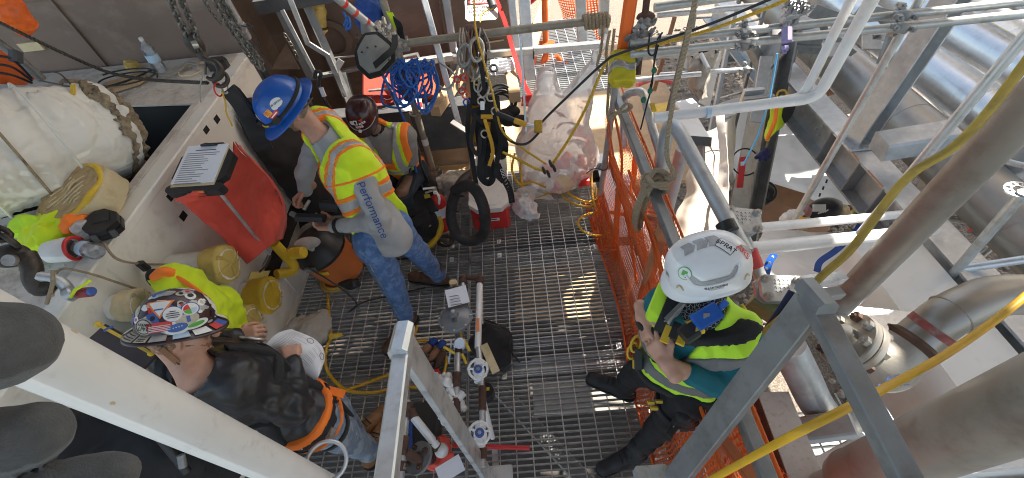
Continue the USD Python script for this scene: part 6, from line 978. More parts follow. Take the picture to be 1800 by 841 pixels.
t=thing('pressure_regulator','grey dome pressure regulator with a paper tag in the middle of the pipework','regulator',hp(802,560,.3)); c=hp(801,560,.52); n=nrm(A_(-.05,.1,1)); part(t,'lower_dome',MB().lathe(c - n*.05,n,[(0,.03),(.02,.07),(.045,.095),(.05,.095)],32),REGGREY,40); part(t,'flange',MB().lathe(c,n,[(-.002,.02),(-.002,.108),(.008,.110),(.014,.108),(.014,.02)],36),REGGREY,30); part(t,'upper_dome',MB().lathe(c+n*.012,n,[(0,.098),(.015,.08),(.028,.03),(.05,.026),(.052,0)],32),REGGREY,40)
for k in range(8): a=k*math.pi/4; x,y,d=frame(n); part(t,'bolt',MB().hexnut(c+n*.014+.100*(x*math.cos(a)+y*math.sin(a)),n,.012,.008,False),BOLT)
part(t,'vent',MB().cyl(c+n*.05,c+n*.075,.013,10,.1).hexnut(c+n*.064,n,.022,.016,False),BOLT); part(t,'spout',MB().cyl(hp(800,556,.55),hp(799,566,.56),.015,10),DKSTEEL); part(t,'barrel',MB().lathe(hp(802,562,.49),hp(808,590,.44) - hp(802,562,.49),[(0,.04),(.08,.04),(.085,.03),(.11,.028),(.115,.02),(.14,.02)],20),REGGREY,40)
part(t,'paper_tag',MB().bar(hp(785,526,.58),hp(822,516,.58),.12,.003,up=(0,-.2,1)),PAPER); [part(t,'tag_print',MB().bar(hp(790+k,522+5*k,.584),hp(806+2*k,519+5*k,.584),.004,.0015),INKG) for k in range(4)]; part(t,'white_tab',MB().box(hp(797,498,.46),(.05,.04,.03),ch=.2),CREAMT); part(t,'rust_tab',MB().box(hp(801,508,.46),(.04,.03,.03),ch=.2),RUST)
t=thing('branch_pipe','rusty branch pipe with yellow levers and small white valves left of the handwheels','pipework',hp(804,640,0)); part(t,'pipe',MB().tube([hp(806,600),hp(804,660),hp(802,735)],pr*1.05,14),GALV,True); coup(t,hp(806,606),hp(806,622),pr); coup(t,hp(803,656),hp(803,682),pr*1.15); coup(t,hp(802,702),hp(802,728),pr*1.1)
part(t,'union',MB().cyl(hp(808,604,.50),hp(808,601,.44),.034,20,.1).cyl(hp(808,607,.47),hp(808,604,.45),.04,20,.1),GALV_B)
for q0,q1 in (((809,578),(811,596)),((780,610),(800,622)),((815,596),(826,618)),((812,622),(820,640))): part(t,'lever',MB().bar(hp(*q0,.48),hp(*q1,.46),.016,.008,ch=.3),YELPAINT)
[part(t,'white_valve',MB().ball(hp(a_,b_,.42),.026,2,(1,1.3,1)).cyl(hp(a_ - 9,b_ - 6,.42),hp(a_+9,b_+8,.42),.017,12,.1),WHITE_T,50) for a_,b_ in ((788,664),(776,690),(770,704),(782,738),(810,712))]; wheel(t,hp(768,694,.46),nrm(A_(.3,.6,.7)),.034,WHITE_T)
part(t,'steel_rule',MB().bar(hp(794,596,.5),hp(789,640,.4),.010,.003),GALV_B)
for q0,q1 in (((790,680),(800,705)),((785,700),(806,700)),((790,720),(815,690))): part(t,'white_fitting',MB().cyl(hp(*q0),hp(*q1),.022,14,.2).cyl(hp(*q0),hp(q0[0]+4,q0[1]+5),.030,14,.2),WHITE_T,40)
part(t,'white_cap',MB().ball(hp(786,672,.5),.026,2,(1,1,1.4)),WHITE_T,True); w=wheel(t,hp(790,716,.42),nrm(A_(.6,.6,.5)),.04,WHITE_T); wheel(t,hp(800,742,.40),nrm(A_(.6,.3,.5)),.045,WHITE_T)
t=thing('flanged_line','rusty vertical line with a bolted flange behind the left ladder rail','pipework',hp(712,760,.0)); part(t,'pipe',MB().tube([hp(716,705),hp(708,790),hp(702,860)],pr*1.1,14),GALV,True); coup(t,hp(716,710),hp(716,735),pr*1.25); coup(t,hp(710,768),hp(706,802),pr*1.35); coup(t,hp(704,812),hp(702,830),pr*1.2)
part(t,'white_pipe',MB().tube([hp(724,730),hp(768,784,.3)],pr*1.25,14),WHITE_T,True); coup(t,hp(760,774,.32),hp(772,790,.28),pr*1.2); part(t,'white_valve',MB().ball(hp(776,792,.27),.04,2),WHITE_T,True); part(t,'stub',MB().tube([hp(712,795),hp(740,812,.36)],pr*1.3,14),RUST,True); f0=hp(738,806,.34); fa=nrm(hp(712,795) - f0); part(t,'flange',MB().lathe(f0,fa,[(0,.0),(0,.085),(.018,.085),(.018,.03)],28),GALV_D,30)
for k in range(4): a=k*math.pi/2+.6; x,y,d=frame(fa); part(t,'bolt',MB().hexnut(f0+fa*.018+.06*(x*math.cos(a)+y*math.sin(a)),fa,.026,.016),RUST)
part(t,'branch',MB().tube([hp(722,722),hp(728,735)],pr*1.4,12),RUST,True)
t=thing('work_gloves','worn brown and blue gloves and tool handles lying beside the pipework','tools',PZ(750,640,0))
for q0,q1,m in (((736,622),(758,608),WOODB),((752,640),(770,614),WOODB),((766,650),(778,622),RUST),((752,606),(764,600),BLUEF),((770,612),(778,604),BLUEF),((744,650),(764,640),BLACKP)): part(t,'glove' if m in (WOODB,BLUEF) else 'handle',MB().tube(smooth_path([PZ(*q0,.05),PZ((q0[0]+q1[0])/2,(q0[1]+q1[1])/2,.08),PZ(*q1,.05)],8),[.020]*4+[.030]*(len(smooth_path([PZ(*q0,.05),PZ(*q0,.05)+.1,PZ(*q1,.05)],8)) - 4),10),m,True)
part(t,'red_handle',MB().tube([PZ(742,668,.06),PZ(772,652,.08)],.020,10),RED,True); part(t,'cable',rope([PZ(724,640,.05),PZ(740,658,.05),PZ(752,680,.05),PZ(770,690,.05)],.008,30,6),BLACKP,True)
heap('white_rag','crumpled white paper under the red tool handle',PZ(764,672,.05),(.07,.07,.04),PAPER,'paper',40,.006)
heap('black_bag','black cloth bag on the grating behind the white pipe',PZ(866,606,.10),(.14,.16,.13),BLACKF,'bag',16,.010); t=thing('black_cable','black cable curving from the bag across the grating','cable',PZ(890,600,0)); part(t,'cable',rope([PZ(850,562,.1),PZ(872,570,.05),PZ(884,590,.02),PZ(896,615,.02),PZ(914,637,.02)],.008,40,6),BLACKP,True)
t=thing('black_pouch','small black pouch with a yellow logo beside the rusty coupling','pouch',PZ(856,690,0)); part(t,'body',MB().box(PZ(856,690,.05),(.09,.10,.08),trimesh.transformations.rotation_matrix(.5,(0,0,1))[:3,:3],ch=.3),BLACKF); part(t,'mark',MB().box(PZ(857,684,.10),(.025,.02,.004)),YELPAINT)
t=thing('red_bar','red tubular bar lying across the pipework near the bottom','bar',PZ(880,786,.05)); part(t,'bar',MB().tube([PZ(796,783,.05),PZ(930,788,.05)],.014,14),RED,True); part(t,'end',MB().cyl(PZ(915,787,.05),PZ(931,788,.05),.0145,14,.1),RED)
t=thing('paper_sheet','printed sheet lying beside the flange at the bottom edge','paper',PZ(780,815,.1)); part(t,'sheet',MB().bar(PZ(770,838,.3),PZ(812,812,.3),.09,.003),PAPER); heap('red_rag','red rag under the white pipe near the bottom edge',PZ(768,796,.08),(.10,.10,.07),REDCL,'rag',24,.009)
t=thing('black_case','black and blue tool case behind the left ladder rail','case',PZ(740,760,0)); part(t,'body',MB().box(PZ(748,765,.10),(.16,.34,.18),ch=.1),BLACKP); part(t,'edge',MB().bar(PZ(722,728,.2),PZ(722,790,.2),.02,.02),BLUEF)
t=thing('floor_plate','painted steel strip clipped to the grating under the red bar','plate',PZ(872,815,0)); part(t,'strip',MB().bar(PZ(870,790,-.012),PZ(872,832,-.012),.04,.006),PLATE)
# ================================================================== small things in the sheeted area at the right
t=thing('lime_vest','lime safety vest hanging beside the blue cord','safety vest',P(1365,220,4.3)); part(t,'cloth',sheet([[P(1356,192,4.3),P(1352,220,4.3),P(1346,248,4.3)],[P(1372,180,4.2),P(1366,216,4.2),P(1352,244,4.2)],[P(1388,178,4.3),P(1386,206,4.3),P(1360,228,4.3)]],24,24,.05,6,3,.01),HIVIS,True); part(t,'lining',MB().ball(P(1384,198,4.2),.07,2,(.8,.6,1.9)),BLACKF,True); part(t,'trim',MB().tube([P(1366,186,4.2),P(1362,214,4.15),P(1348,246,4.15)],.018,8),HIORG,True); part(t,'cord',rope([P(1374,168,4.2),P(1366,175,4.2),P(1368,162,4.2),P(1380,160,4.2),P(1384,172,4.2)],.010,24,6),YELROPE,True); part(t,'rope',rope([P(1352,240,4.3),P(1346,262,4.35),P(1340,275,4.4)],.010,14,6),TANROPE,True)
t=thing('light_blue_rope','thin light blue cord hanging in front of the slanting column','cord',P(1345,200,3.9)); part(t,'cord',MB().tube([P(1366,95,3.7),P(1352,178,3.9),P(1332,240,4.0),P(1308,288,4.1)],.009,6),M('light_blue_cord',(.12,.45,.78),.6),True)
t=thing('navy_gloves','pair of navy gloves clipped to a cord by the slanting column','gloves',P(1342,272,4.3)); [part(t,'finger',MB().tube([P(1340,272,4.3),P(1340+14*math.cos(a),272+12*math.sin(a),4.3)],[.035,.018],8),M('navy_cloth',(.02,.025,.10),.8) if k == 0 else UsdShade.Material.Get(stage,'/World/Looks/navy_cloth'),True) for k,a in enumerate((.2,.9,1.8,2.6,-.5,-1.0))]
t=thing('red_level','red spirit level hanging on the slanting column','level',P(1303,300,4.4)); part(t,'body',MB().bar(P(1306,276,4.4),P(1300,330,4.5),.06,.03,ch=.1),RED); part(t,'window',MB().box(P(1305,288,4.36),(.03,.02,.04),D3),STK_LB); part(t,'cord',MB().torus(P(1310,285,4.45),FW,.14,.008,24,6),BLACKP,True)
t=thing('black_backpack','black backpack on the floor of the sheeted enclosure','bag',P(1335,355,5.4)); q=P(1335,340,5.3); cloth(t,'bag',lump(q,(.18,.16,.15),1.),q,.30,.014,BLACKF); [part(t,'strap',MB().torus(q - FW*.1,FW+RT*.4*k,.13,.012,20,6),BLACKP,True) for k in (-1,1)]
bottle('tiny clear bottle beside the black backpack',P(1308,352,5.4),UP,.2,.035,STK_LB)
t=thing('cardboard_tube','short cardboard tube by the backpack','tube',P(1316,362,5.2)); part(t,'tube',MB().lathe(P(1310,358,5.2),P(1326,370,5.1) - P(1310,358,5.2),[(0,.05),(.12,.05),(.12,.03),(.02,.03)],16),CREAMT)
t=thing('plywood_board','brown board standing against the white sheet','board',P(1385,345,5.5)); part(t,'board',MB().bar(P(1355,338,5.6),P(1418,358,5.4),.03,.22,up=UP,ch=0),WOODB)
t=thing('welding_hood','painted black welding hood with a tan bib lying beside the standard','welding hood',P(1455,372,4.4)); q=P(1452,370,4.3); cloth(t,'shell',lambda p: np.maximum(ell(p,q,(.17,.13,.13)) ,((p - q) @ nrm(RT*.8+UP*-.3)) - .08),q,.25,.010,BLACKP); q3=P(1472,375,4.3); cloth(t,'bib',lump(q3,(.11,.09,.10),2.),q3,.18,.010,CREAMT); part(t,'face_plate',MB().box(P(1440,366,4.14),(.12,.03,.07),D3,ch=.2),STK_W); [part(t,'scrawl',MB().bar(P(1438+4*k,376 - k,4.12),P(1444+4*k,372 - k,4.12),.012,.003,up=-FW),STK_W) for k in range(4)]
t=thing('rag_bundle','bundle of pink and white rags tied at the foot of the standard','rag',P(1400,380,4.0)); 
for q2,m,s in (((1398,380),RAG,1.),((1412,374),M('pink_rag',(.38,.2,.2),.8),2.),((1408,392),CREAMT,3.),((1384,386),RAG,4.)): q=P(*q2,4.0); cloth(t,'rag',lump(q,(.07,.06,.07),s),q,.13,.010,m)
part(t,'orange_cup',MB().cyl(P(1408,395,3.9),P(1414,386,3.9),.05,12),YELHOSE)
t=thing('hose_pile','yellow, green and black hoses among timber beside the welding hood','hose',P(1515,350,4.4)); [part(t,'hose',rope([P(1496+4*k,376,4.3),P(1512+4*k,354,4.4),P(1530+4*k,334 - 2*k,4.5)],.014,20,6),(YELHOSE,GREENF,BLACKP,YELHOSE)[k],True) for k in range(4)]; part(t,'timber',MB().bar(P(1480,368,4.4),P(1500,366,4.4),.06,.05),WOODB); part(t,'timber',MB().bar(P(1488,382,4.4),P(1540,340,4.6),.05,.05),WOODB)
q=P(1515,340,4.7); t=thing('blue_ribbed_bag','beige bag with a blue ribbon behind the hoses','bag',q); cloth(t,'bag',lump(q,(.17,.14,.12),5.),q,.26,.014,M('beige_cloth',(.45,.38,.28),.8)); part(t,'ribbon',MB().sweep([(-.03,-.004),(.03,-.004),(.03,.004),(-.03,.004)],smooth_path([P(1504,346,4.55),P(1518,338,4.52),P(1532,334,4.55)],12),up=-FW),BLUEF,40)
t=thing('wooden_crate','open wooden tray standing on the gravel behind the girder','crate',P(1500,140,5.6)); 
for q0,q1,w,h in (((1468,122),(1482,160),.5,.03),((1482,162),(1520,132),.34,.03),((1468,122),(1525,122),.04,.2)): part(t,'board',MB().bar(P(*q0,5.6),P(*q1,5.6),w,h,up=UP if h > .1 else (0,0,1)),WOODB)
t=thing('wooden_crate','brown crate of orange scraps beside the first large pipe','crate',P(1575,185,5.2)); [part(t,'board',MB().bar(P(*q0,5.2),P(*q1,5.2),.05,.2,up=UP),WOODB) for q0,q1 in (((1552,180),(1590,198)),((1565,168),(1600,184)))]; [part(t,'scrap',MB().box(P(1566+R.uniform(-8,10),190+R.uniform(-4,6),5.1),(.05,.04,.04),ch=.2),HIORG if k % 2 else STK_R) for k in range(6)]
for q2,lab in (((1668,152),'brown plank end seen between the first two large pipes'),((1688,172),'short plank under the second large pipe')): t=thing('plank',lab,'plank',P(*q2,5.0)); part(t,'board',MB().bar(P(q2[0] - 6,q2[1] - 12,5.0),P(q2[0]+8,q2[1]+16,5.0),.22,.04),WOODB)
t=thing('yellow_tray','yellow tray on the gravel beyond the looped handrail','tray',P(1160,195,5)); part(t,'tray',MB().bar(P(1140,196,4.6),P(1178,190,4.6),.16,.05),YELPAINT)
t=thing('white_pedestal','white topped steel pedestal beside the looped handrail','pedestal',P(1215,230,3.6)); part(t,'top',MB().bar(P(1200,205,3.6),P(1222,245,3.3),.22,.02),SIGNW); part(t,'edge',MB().bar(P(1196,246,3.28),P(1250,250,3.28),.02,.07,up=UP),DKSTEEL); part(t,'web',MB().bar(P(1226,256,3.35),P(1228,300,3.5),.05,.10),GALV_D)
t=thing('white_pedestal','small white topped pedestal further back by the white tube rail','pedestal',P(1215,185,4.2)); part(t,'top',MB().bar(P(1200,178,4.2),P(1214,192,4.1),.2,.02),SIGNW); part(t,'leg',MB().bar(P(1206,190,4.2),P(1200,240,4.5),.1,.1),GALV)
t=thing('white_pole','thick pale pole behind the looped handrails','pole',P(1185,330,3.3)); part(t,'pole',MB().tube([P(1200,262,3.1),P(1160,420,3.8)],.05,16),CONCG,True); part(t,'pole',MB().tube([P(1160,240,3.3),P(1148,330,3.7)],.022,10),GALV_B,True)
t=thing('red_pipe','thin pinkish red pipe on the gravel behind the black cord','pipe',P(1160,140,6)); part(t,'pipe',MB().tube([P(1120,150,6),P(1150,138,6.2),P(1190,148,6.2)],.03,8),M('faded_red',(.6,.12,.12),.6),True)
for q0,q1 in (((1088,330),(1078,480)),((1120,250),(1112,330))): t=thing('orange_standard','orange painted standard under the guardrail '+('near the floor' if q0[0] < 1100 else 'by the looped handrail'),'scaffold post',P(*q0,3.3)); part(t,'tube',MB().tube([P(*q0,3.2),P(*q1,3.6)],.024,10),ORANGE,True)
# yellow hoses across the right foreground
t=thing('yellow_air_hose','thick yellow hose running along the stained upright pipe','hose',P(1640,270,1.6)); part(t,'hose',rope([P(1840,60,1.35),P(1790,128,1.42),P(1730,205,1.5),P(1672,262,1.56),P(1610,300,1.62),P(1570,340,1.68),P(1530,395,1.74),P(1490,445,1.78),P(1440,490,1.82),P(1395,540,1.86),P(1355,575,1.9),P(1318,608,1.92)],.0165,120,12),M('dirty_yellow_hose',(.40,.27,.04),.55,0,.15,14,.2,90,dirt=((.16,.10,.03),.5,18)),True)
t=thing('yellow_air_hose','yellow hose crossing in front of the right ladder rail in the lower right','hose',P(1500,700,1.2)); part(t,'hose',rope([P(1850,480,1.35),P(1760,555,1.32),P(1660,625,1.28),P(1560,680,1.22),P(1480,722,1.12),P(1400,762,1.15),P(1320,805,1.3),P(1220,860,1.5)],.0115,90,12),YELHOSE,True)
# ================================================================== people
def torso(p,J,i=0.):
    lat=nrm(J['Rs'] - J['Ls']); mid=(J['Rs']+J['Ls'])/2; pel=J['pel']; ch=pel+(mid - pel)*.70; f=J['fwd']; bw=J.get('belly',0.)
    return sm(.06,cap(p,pel - lat*.075,pel+lat*.075,.108+i),cap(p,pel+f*(.01+bw),ch+f*.015,.112+i+bw,.118+i),cap(p,ch - lat*.075,ch+lat*.075,.118+i),cap(p,J['Ls'],J['Rs'],.066+i),cap(p,ch - lat*.07,J['Ls'],.10+i,.062+i),cap(p,ch+lat*.07,J['Rs'],.10+i,.062+i),cap(p,ch,J['neck'] - f*.01,.09+i,.06+i))
def arm(p,J,s,i=0.,k=.02): return sm(k,cap(p,J[s+'s'],J[s+'e'],.056+i,.044+i),cap(p,J[s+'e'],J[s+'w'],.044+i,.031+i))
def leg(p,J,s,i=0.): return sm(.03,cap(p,J[s+'hip'],J[s+'k'],.088+i,.060+i),cap(p,J[s+'k'],J[s+'a'],.060+i,.043+i))
def headframe(J): hf=nrm(J['hf']); hu=nrm(J['hu'] - hf*(J['hu'] @ hf)); return hf,hu,np.cross(hf,hu)
def headf(p,J,i=0.,neck=True):
    c=J['head']; hf,hu,hr=headframe(J); Rm=np.stack([hr,hf,hu],1); q=(p - c) @ Rm; z=lambda x,y,w: A_(x,y,w)
    d=sm(.03,ell(q,z(0,-.008,.025),z(.074+i,.094+i,.098+i)),ell(q,z(0,.022,-.045),z(.056+i,.070+i,.068+i)))
    d=sm(.012,d,cap(q,z(-.032,.080,.024),z(.032,.080,.024),.014+i),cap(q,z(0,.088,.012),z(0,.112,-.026),.009,.014),cap(q,z(-.018,.086,-.052),z(.018,.086,-.052),.009),ell(q,z(0,.080,-.088),z(.024,.022,.020)),cap(q,z(-.045,.058,-.02),z(-.035,.07,-.03),.02),cap(q,z(.045,.058,-.02),z(.035,.07,-.03),.02))
    for s in (-1,1): d=smax(.008,d,-(np.linalg.norm(q - z(.032*s,.104,.004),axis=1) - .016)); d=np.minimum(d,np.linalg.norm(q - z(.032*s,.080,.004),axis=1) - .0125)
    for s in (-1,1): e=ell(q,z(.078*s,-.006,-.008),z(.011,.023,.033)); e=smax(.004,e,-ell(q,z(.090*s,-.001,-.006),z(.010,.013,.021))); d=sm(.008,d,e)
    return d if not neck else sm(.03,d,cap(p,J['neck'],c - hu*.05 - hf*.005,.060+i,.055+i))
def handf(p,w,dr,n,s,curl=(.5,.5,.5,.5),th=.5,k=1.):
    """palm with four unequal fingers bent towards n and a thumb from the side s"""
    dr=nrm(dr); n=nrm(n - dr*(np.asarray(n) @ dr)); s=nrm(s - dr*(np.asarray(s) @ dr) - n*(np.asarray(s) @ n)); ds=[]
    for q in (-.028,-.010,.010,.028): ds.append(cap(p,w+s*q*.6*k,w+dr*.082*k+s*q*k,.0165*k,.0135*k))
    palm=sm(.012,*ds,cap(p,w - dr*.05,w,.028*k,.024*k),cap(p,w+dr*.015*k,w+dr*.045*k+s*.030*k+n*.012,.018*k,.014*k)); out=palm
    for i,L in enumerate((.070,.079,.073,.057)):
        b=w+dr*(.086 - .003*abs(i - 1))*k+s*(.030 - .0195*i)*k; a=0; d=dr; q=b; fin=None
        for j,u in enumerate((.45,.31,.24)):
            a += curl[i]*(1.,1.15,.8)[j]; d=nrm(dr*math.cos(a)+n*math.sin(a)+s*(.10 - .07*i)); e=q+d*L*u*k; c=cap(p,q,e,(.0095 - .0008*j)*k,(.0088 - .0009*j)*k); fin=c if fin is None else sm(.003,fin,c); q=e
        out=sm(.004,out,fin)
    b=w+dr*.022*k+s*.026*k+n*.006; d1=nrm(dr*.62+s*.72+n*th*.6); e=b+d1*.040*k; d2=nrm(dr*.85+s*.15+n*th); f=e+d2*.032*k; g=f+nrm(dr+n*th*1.3 - s*.25)*.024*k
    return sm(.007,out,sm(.003,cap(p,b,e,.0155*k,.0120*k),cap(p,e,f,.0115*k,.0105*k),cap(p,f,g,.0102*k,.0085*k)))
def bodymesh(J,hands,h=.0085,skin=True):
    """one figure: head and hands sampled finely, the clothed rest coarsely, all of one distance field"""
    core=lambda p: np.minimum.reduce([torso(p,J,-.012),arm(p,J,'L',-.006),arm(p,J,'R',-.006),leg(p,J,'L',-.012),leg(p,J,'R',-.012)])
    pts=np.array([v for k,v in J.items() if isinstance(v,np.ndarray) and k not in ('fwd','hf','hu')]); mb=MB(); mb.add(*surface(core,pts.min(0) - .16,pts.max(0)+.16,.016))
    mb.add(*surface(lambda p: sm(.02,headf(p,J),torso(p,J,-.012)+.0),np.minimum(J['head'],J['neck']) - .15,np.maximum(J['head'],J['neck'])+.17,.0055))
    for s,hd in hands.items():
        w,e=J[s+'w'],J[s+'e']; top=e if hd.get('bare') else w+(e - w)*.35; c=np.stack([w+nrm(hd['dir'])*.18,w,top])
        mb.add(*surface(lambda p: sm(.015,handf(p,w,hd['dir'],hd['n'],hd['s'],hd.get('curl',(.5,)*4),hd.get('th',.5)),cap(p,top,w,.044 - (.012 if not hd.get('bare') else 0),.029)),c.min(0) - .10,c.max(0)+.10,.0042))
    return mb
def garment(parent,name,fn,pts,h,mat,pad=.2,smooth=True): pts=np.asarray(pts); return part(parent,name,surface(fn,pts.min(0) - pad,pts.max(0)+pad,h),mat,smooth)
def boot(parent,J,s,mat,toe=None,high=.10,sole=RUBBER,L=.20,w=.046):
    a,t=J[s+'a'],J[s+'t']; d=nrm(A_(*(t - a)[:2],0)); heel=A_(*(a - d*.045)[:2],0.04); tip=A_(*(a+d*L)[:2],.036); side=np.cross(d,(0,0,1))
    lift=min(a[2],t[2]) - .07 if min(a[2],t[2]) > .12 else 0
    up=lambda p: np.maximum(sm(.03,cap(p,heel+A_(0,0,.02),tip+A_(0,0,.008),.042,.042),cap(p,a+A_(0,0,-.02),a+d*.11+A_(0,0,-.045),.052,.042),cap(p,a+A_(0,0,high),a+A_(0,0,-.03),.056,.050)),.012 - p[:,2]) - .0015*ripple(p,70)
    b=garment(parent,'boot',up,[heel,tip,a+A_(0,0,high)],.0065,mat,.09); foot=sg.LineString([heel[:2] - 0,tip[:2]]).buffer(.046,8); part(b,'sole',MB().prism(foot,(0,0,.004),(1,0,0),(0,1,0),.022),sole,30)
    for k in range(4): q=a+d*(.05+.025*k)+A_(0,0,.035 - .018*k); part(b,'lace',MB().tube([q - side*.03,q+A_(0,0,.012),q+side*.03],.003,5),BLACKF if mat is not BLACKP else DKSTEEL,True)
    return b
# hats: a dome given by a radius for each direction, so that stickers can be laid on it
class Hat:
    def __init__(s,c,up,fwd,rx,ry,rz,brim=None,ridge=0.,mat=None,square=2.15): s.c,s.up=np.asarray(c,float),nrm(up); s.f=nrm(fwd - s.up*(np.asarray(fwd) @ s.up)); s.r=np.cross(s.f,s.up); s.R=np.stack([s.r,s.f,s.up],1); s.rad=A_(rx,ry,rz); s.ridge,s.e,s.brim=ridge,square,brim
    def radius(s,u):
        """u: unit directions in the hat's frame (right, forward, up)"""
        k=(np.abs(u/s.rad) ** s.e).sum(-1) ** (-1/s.e)
        if s.ridge: k=k*(1+s.ridge*np.exp(-(u[...,0]/.16) ** 2)*np.clip(u[...,2],0,1)+s.ridge*.5*np.exp(-((np.abs(u[...,0]) - .42)/.08) ** 2)*np.clip(u[...,2],0,1))
        return k
    def pt(s,az,el,off=0.):
        u=np.stack([np.sin(az)*np.cos(el),np.cos(az)*np.cos(el),np.sin(el)],-1); return s.c+(u*(s.radius(u)+off)[...,None]) @ s.R.T
    def dome(s,low=-.12,n=56,m=22):
        az,el=np.meshgrid(np.linspace(0,2*np.pi,n,endpoint=False),np.linspace(low,np.pi/2 - .004,m)); v=s.pt(az,el).reshape(-1,3); i=np.arange(m - 1)[:,None]*n; j=np.arange(n)[None]; k=(j+1) % n
        return v,np.stack([i+j,i+k,i+n+k,i+n+j],-1).reshape(-1,4)[:,::-1]
    def brimmesh(s,w,drop,th=.005,n=64):
        """w, drop: functions of azimuth"""
        az=np.linspace(0,2*np.pi,n,endpoint=False); rows=[]; z0=-.010
        for u,dz in ((.0,0),(.0,-.001),(.5,-.4),(.93,-.92),(1.,-1.),(1.,-1.),(.93,-1.02),(.5,-.55),(.0,-.3)):
            und=len(rows) >= 5; rr=np.array([1/math.hypot(math.sin(a)/s.rad[0],math.cos(a)/s.rad[1]) for a in az])*.985+w(az)*u
            rows.append(s.c+np.stack([np.sin(az)*rr,np.cos(az)*rr,z0+drop(az)*dz*1. - (th if und else 0)],-1) @ s.R.T)
        v=np.vstack(rows); i=np.arange(len(rows) - 1)[:,None]*n; j=np.arange(n)[None]; k=(j+1) % n
        return v,np.stack([i+j,i+n+j,i+n+k,i+k],-1).reshape(-1,4)[:,::-1]
    def lay(s,v,az,el,rot=0.,off=.0012):
        """flat outline points (x, y, height) laid on the dome round the direction (az, el)"""
        v=np.asarray(v,float); d0=A_(math.sin(az)*math.cos(el),math.cos(az)*math.cos(el),math.sin(el)); e1=nrm(A_(math.cos(az),-math.sin(az),0))*-1; e1=-e1; e2=np.cross(e1,d0)*-1; e2=np.cross(d0,e1) if (np.cross(d0,e1) @ A_(0,0,1)) > 0 or True else e2
        c,q=math.cos(rot),math.sin(rot); x,y=c*v[:,0] - q*v[:,1],q*v[:,0]+c*v[:,1]
        if np.cross(e1,e2) @ d0 < 0: e1=-e1
        R0=float(s.radius(d0[None])[0]); u=nrm_rows(d0*R0+x[:,None]*e1+y[:,None]*e2); return s.c+(u*(s.radius(u)+off+v[:,2])[:,None]) @ s.R.T
    def decal(s,parent,poly,az,el,mat,rot=0.,off=.0012,name='sticker'):
        m=trimesh.creation.extrude_polygon(poly,.0008,engine='earcut')
        v,f=trimesh.remesh.subdivide_to_size(m.vertices,m.faces,.010,max_iter=6); return part(parent,name,(s.lay(v,az,el,rot,off),f),mat,40)
    def write(s,parent,txt,h,az,el,mat,rot=0.,off=.0022,bold=True):
        v,f=text(txt,h,0,0,0,.0006,bold,True,bend=lambda q: q); return part(parent,'sticker_print',(s.lay(v,az,el,rot,off),f),mat,False)
def ellp(a,b,n=20): return sa.scale(sg.Point(0,0).buffer(1,n // 4),a,b)
def ponytail_free(parent,J,mat,i=.004,lo=-.06):
    """short hair: a cap over the back and sides of the skull"""
    c=J['head']; hf,hu,hr=headframe(J); fn=lambda p: np.maximum(np.maximum(headf(p,J,i),np.linalg.norm(p - c+hf*.02,axis=1) - .108)+.0025*ripple(p,190),np.maximum(((p - c) @ hf)*.8 - ((p - c) @ hu)*.5 - .012,lo - (p - c) @ hu)); return garment(parent,'hair',fn,[c],.006,mat,.16)
def beard(parent,J,mat):
    c=J['head']; hf,hu,hr=headframe(J)
    fn=lambda p: np.maximum.reduce([headf(p,J,.003,False) - .001+.003*ripple(p,200),(p - c) @ hu+.030+.6*np.clip(.05 - (p - c) @ hf,-.2,.2)*-.5,-((p - c) @ hf)+.018,-((p - c) @ hu) - .125,-(np.abs((p - c) @ hr) - .0)*.0 - 1,-(np.linalg.norm(((p - c) - hf*.098+hu*.052)/A_(1,1,1),axis=1) - .016)]); return garment(parent,'beard',fn,[c],.0045,mat,.15)
VL=dict
def vest_fns(J,infl=.030,hem=None,neckv=.16):
    mid=(J['Rs']+J['Ls'])/2; up=nrm(mid - J['pel']); lat=nrm(J['Rs'] - J['Ls']); f=nrm(np.cross(up,lat)); f=f if f @ J['fwd'] > 0 else -f; o=mid
    def base(p):
        d=torso(p,J,infl) - .006*ripple(p,26,1.) - .003*ripple(p,60,2.); q=p - o; u=q @ up
        if J.get('flare'): d=d - np.clip(-u - .25,0,.4)*J['flare']
        hm=hem if hem is not None else .56; d=np.maximum(d,-u - hm)
        for s in ('L','R'): dr=nrm(J[s+'s'] - o); d=smax(.012,d,((p - J[s+'s']) @ dr) - J.get('cap',.052))
        v=np.abs(q @ lat - J.get('vx',0.)); nk=np.maximum(-(q @ f) - .02,v - .03 - np.clip(u+neckv,0,.4)*.30); return smax(.006,d,-np.maximum(nk,-u - neckv))
    return base,o,up,lat,f
def band(parent,base,o,ax,at,w,mat,pts,h=.008,extra=None,name='band',out=.004):
    def fn(p):
        d=np.maximum(base(p) - out,np.abs((p - o) @ ax - at) - w/2); return d if extra is None else np.maximum(d,extra(p))
    return garment(parent,name,fn,pts,h,mat)
Z_=PZ
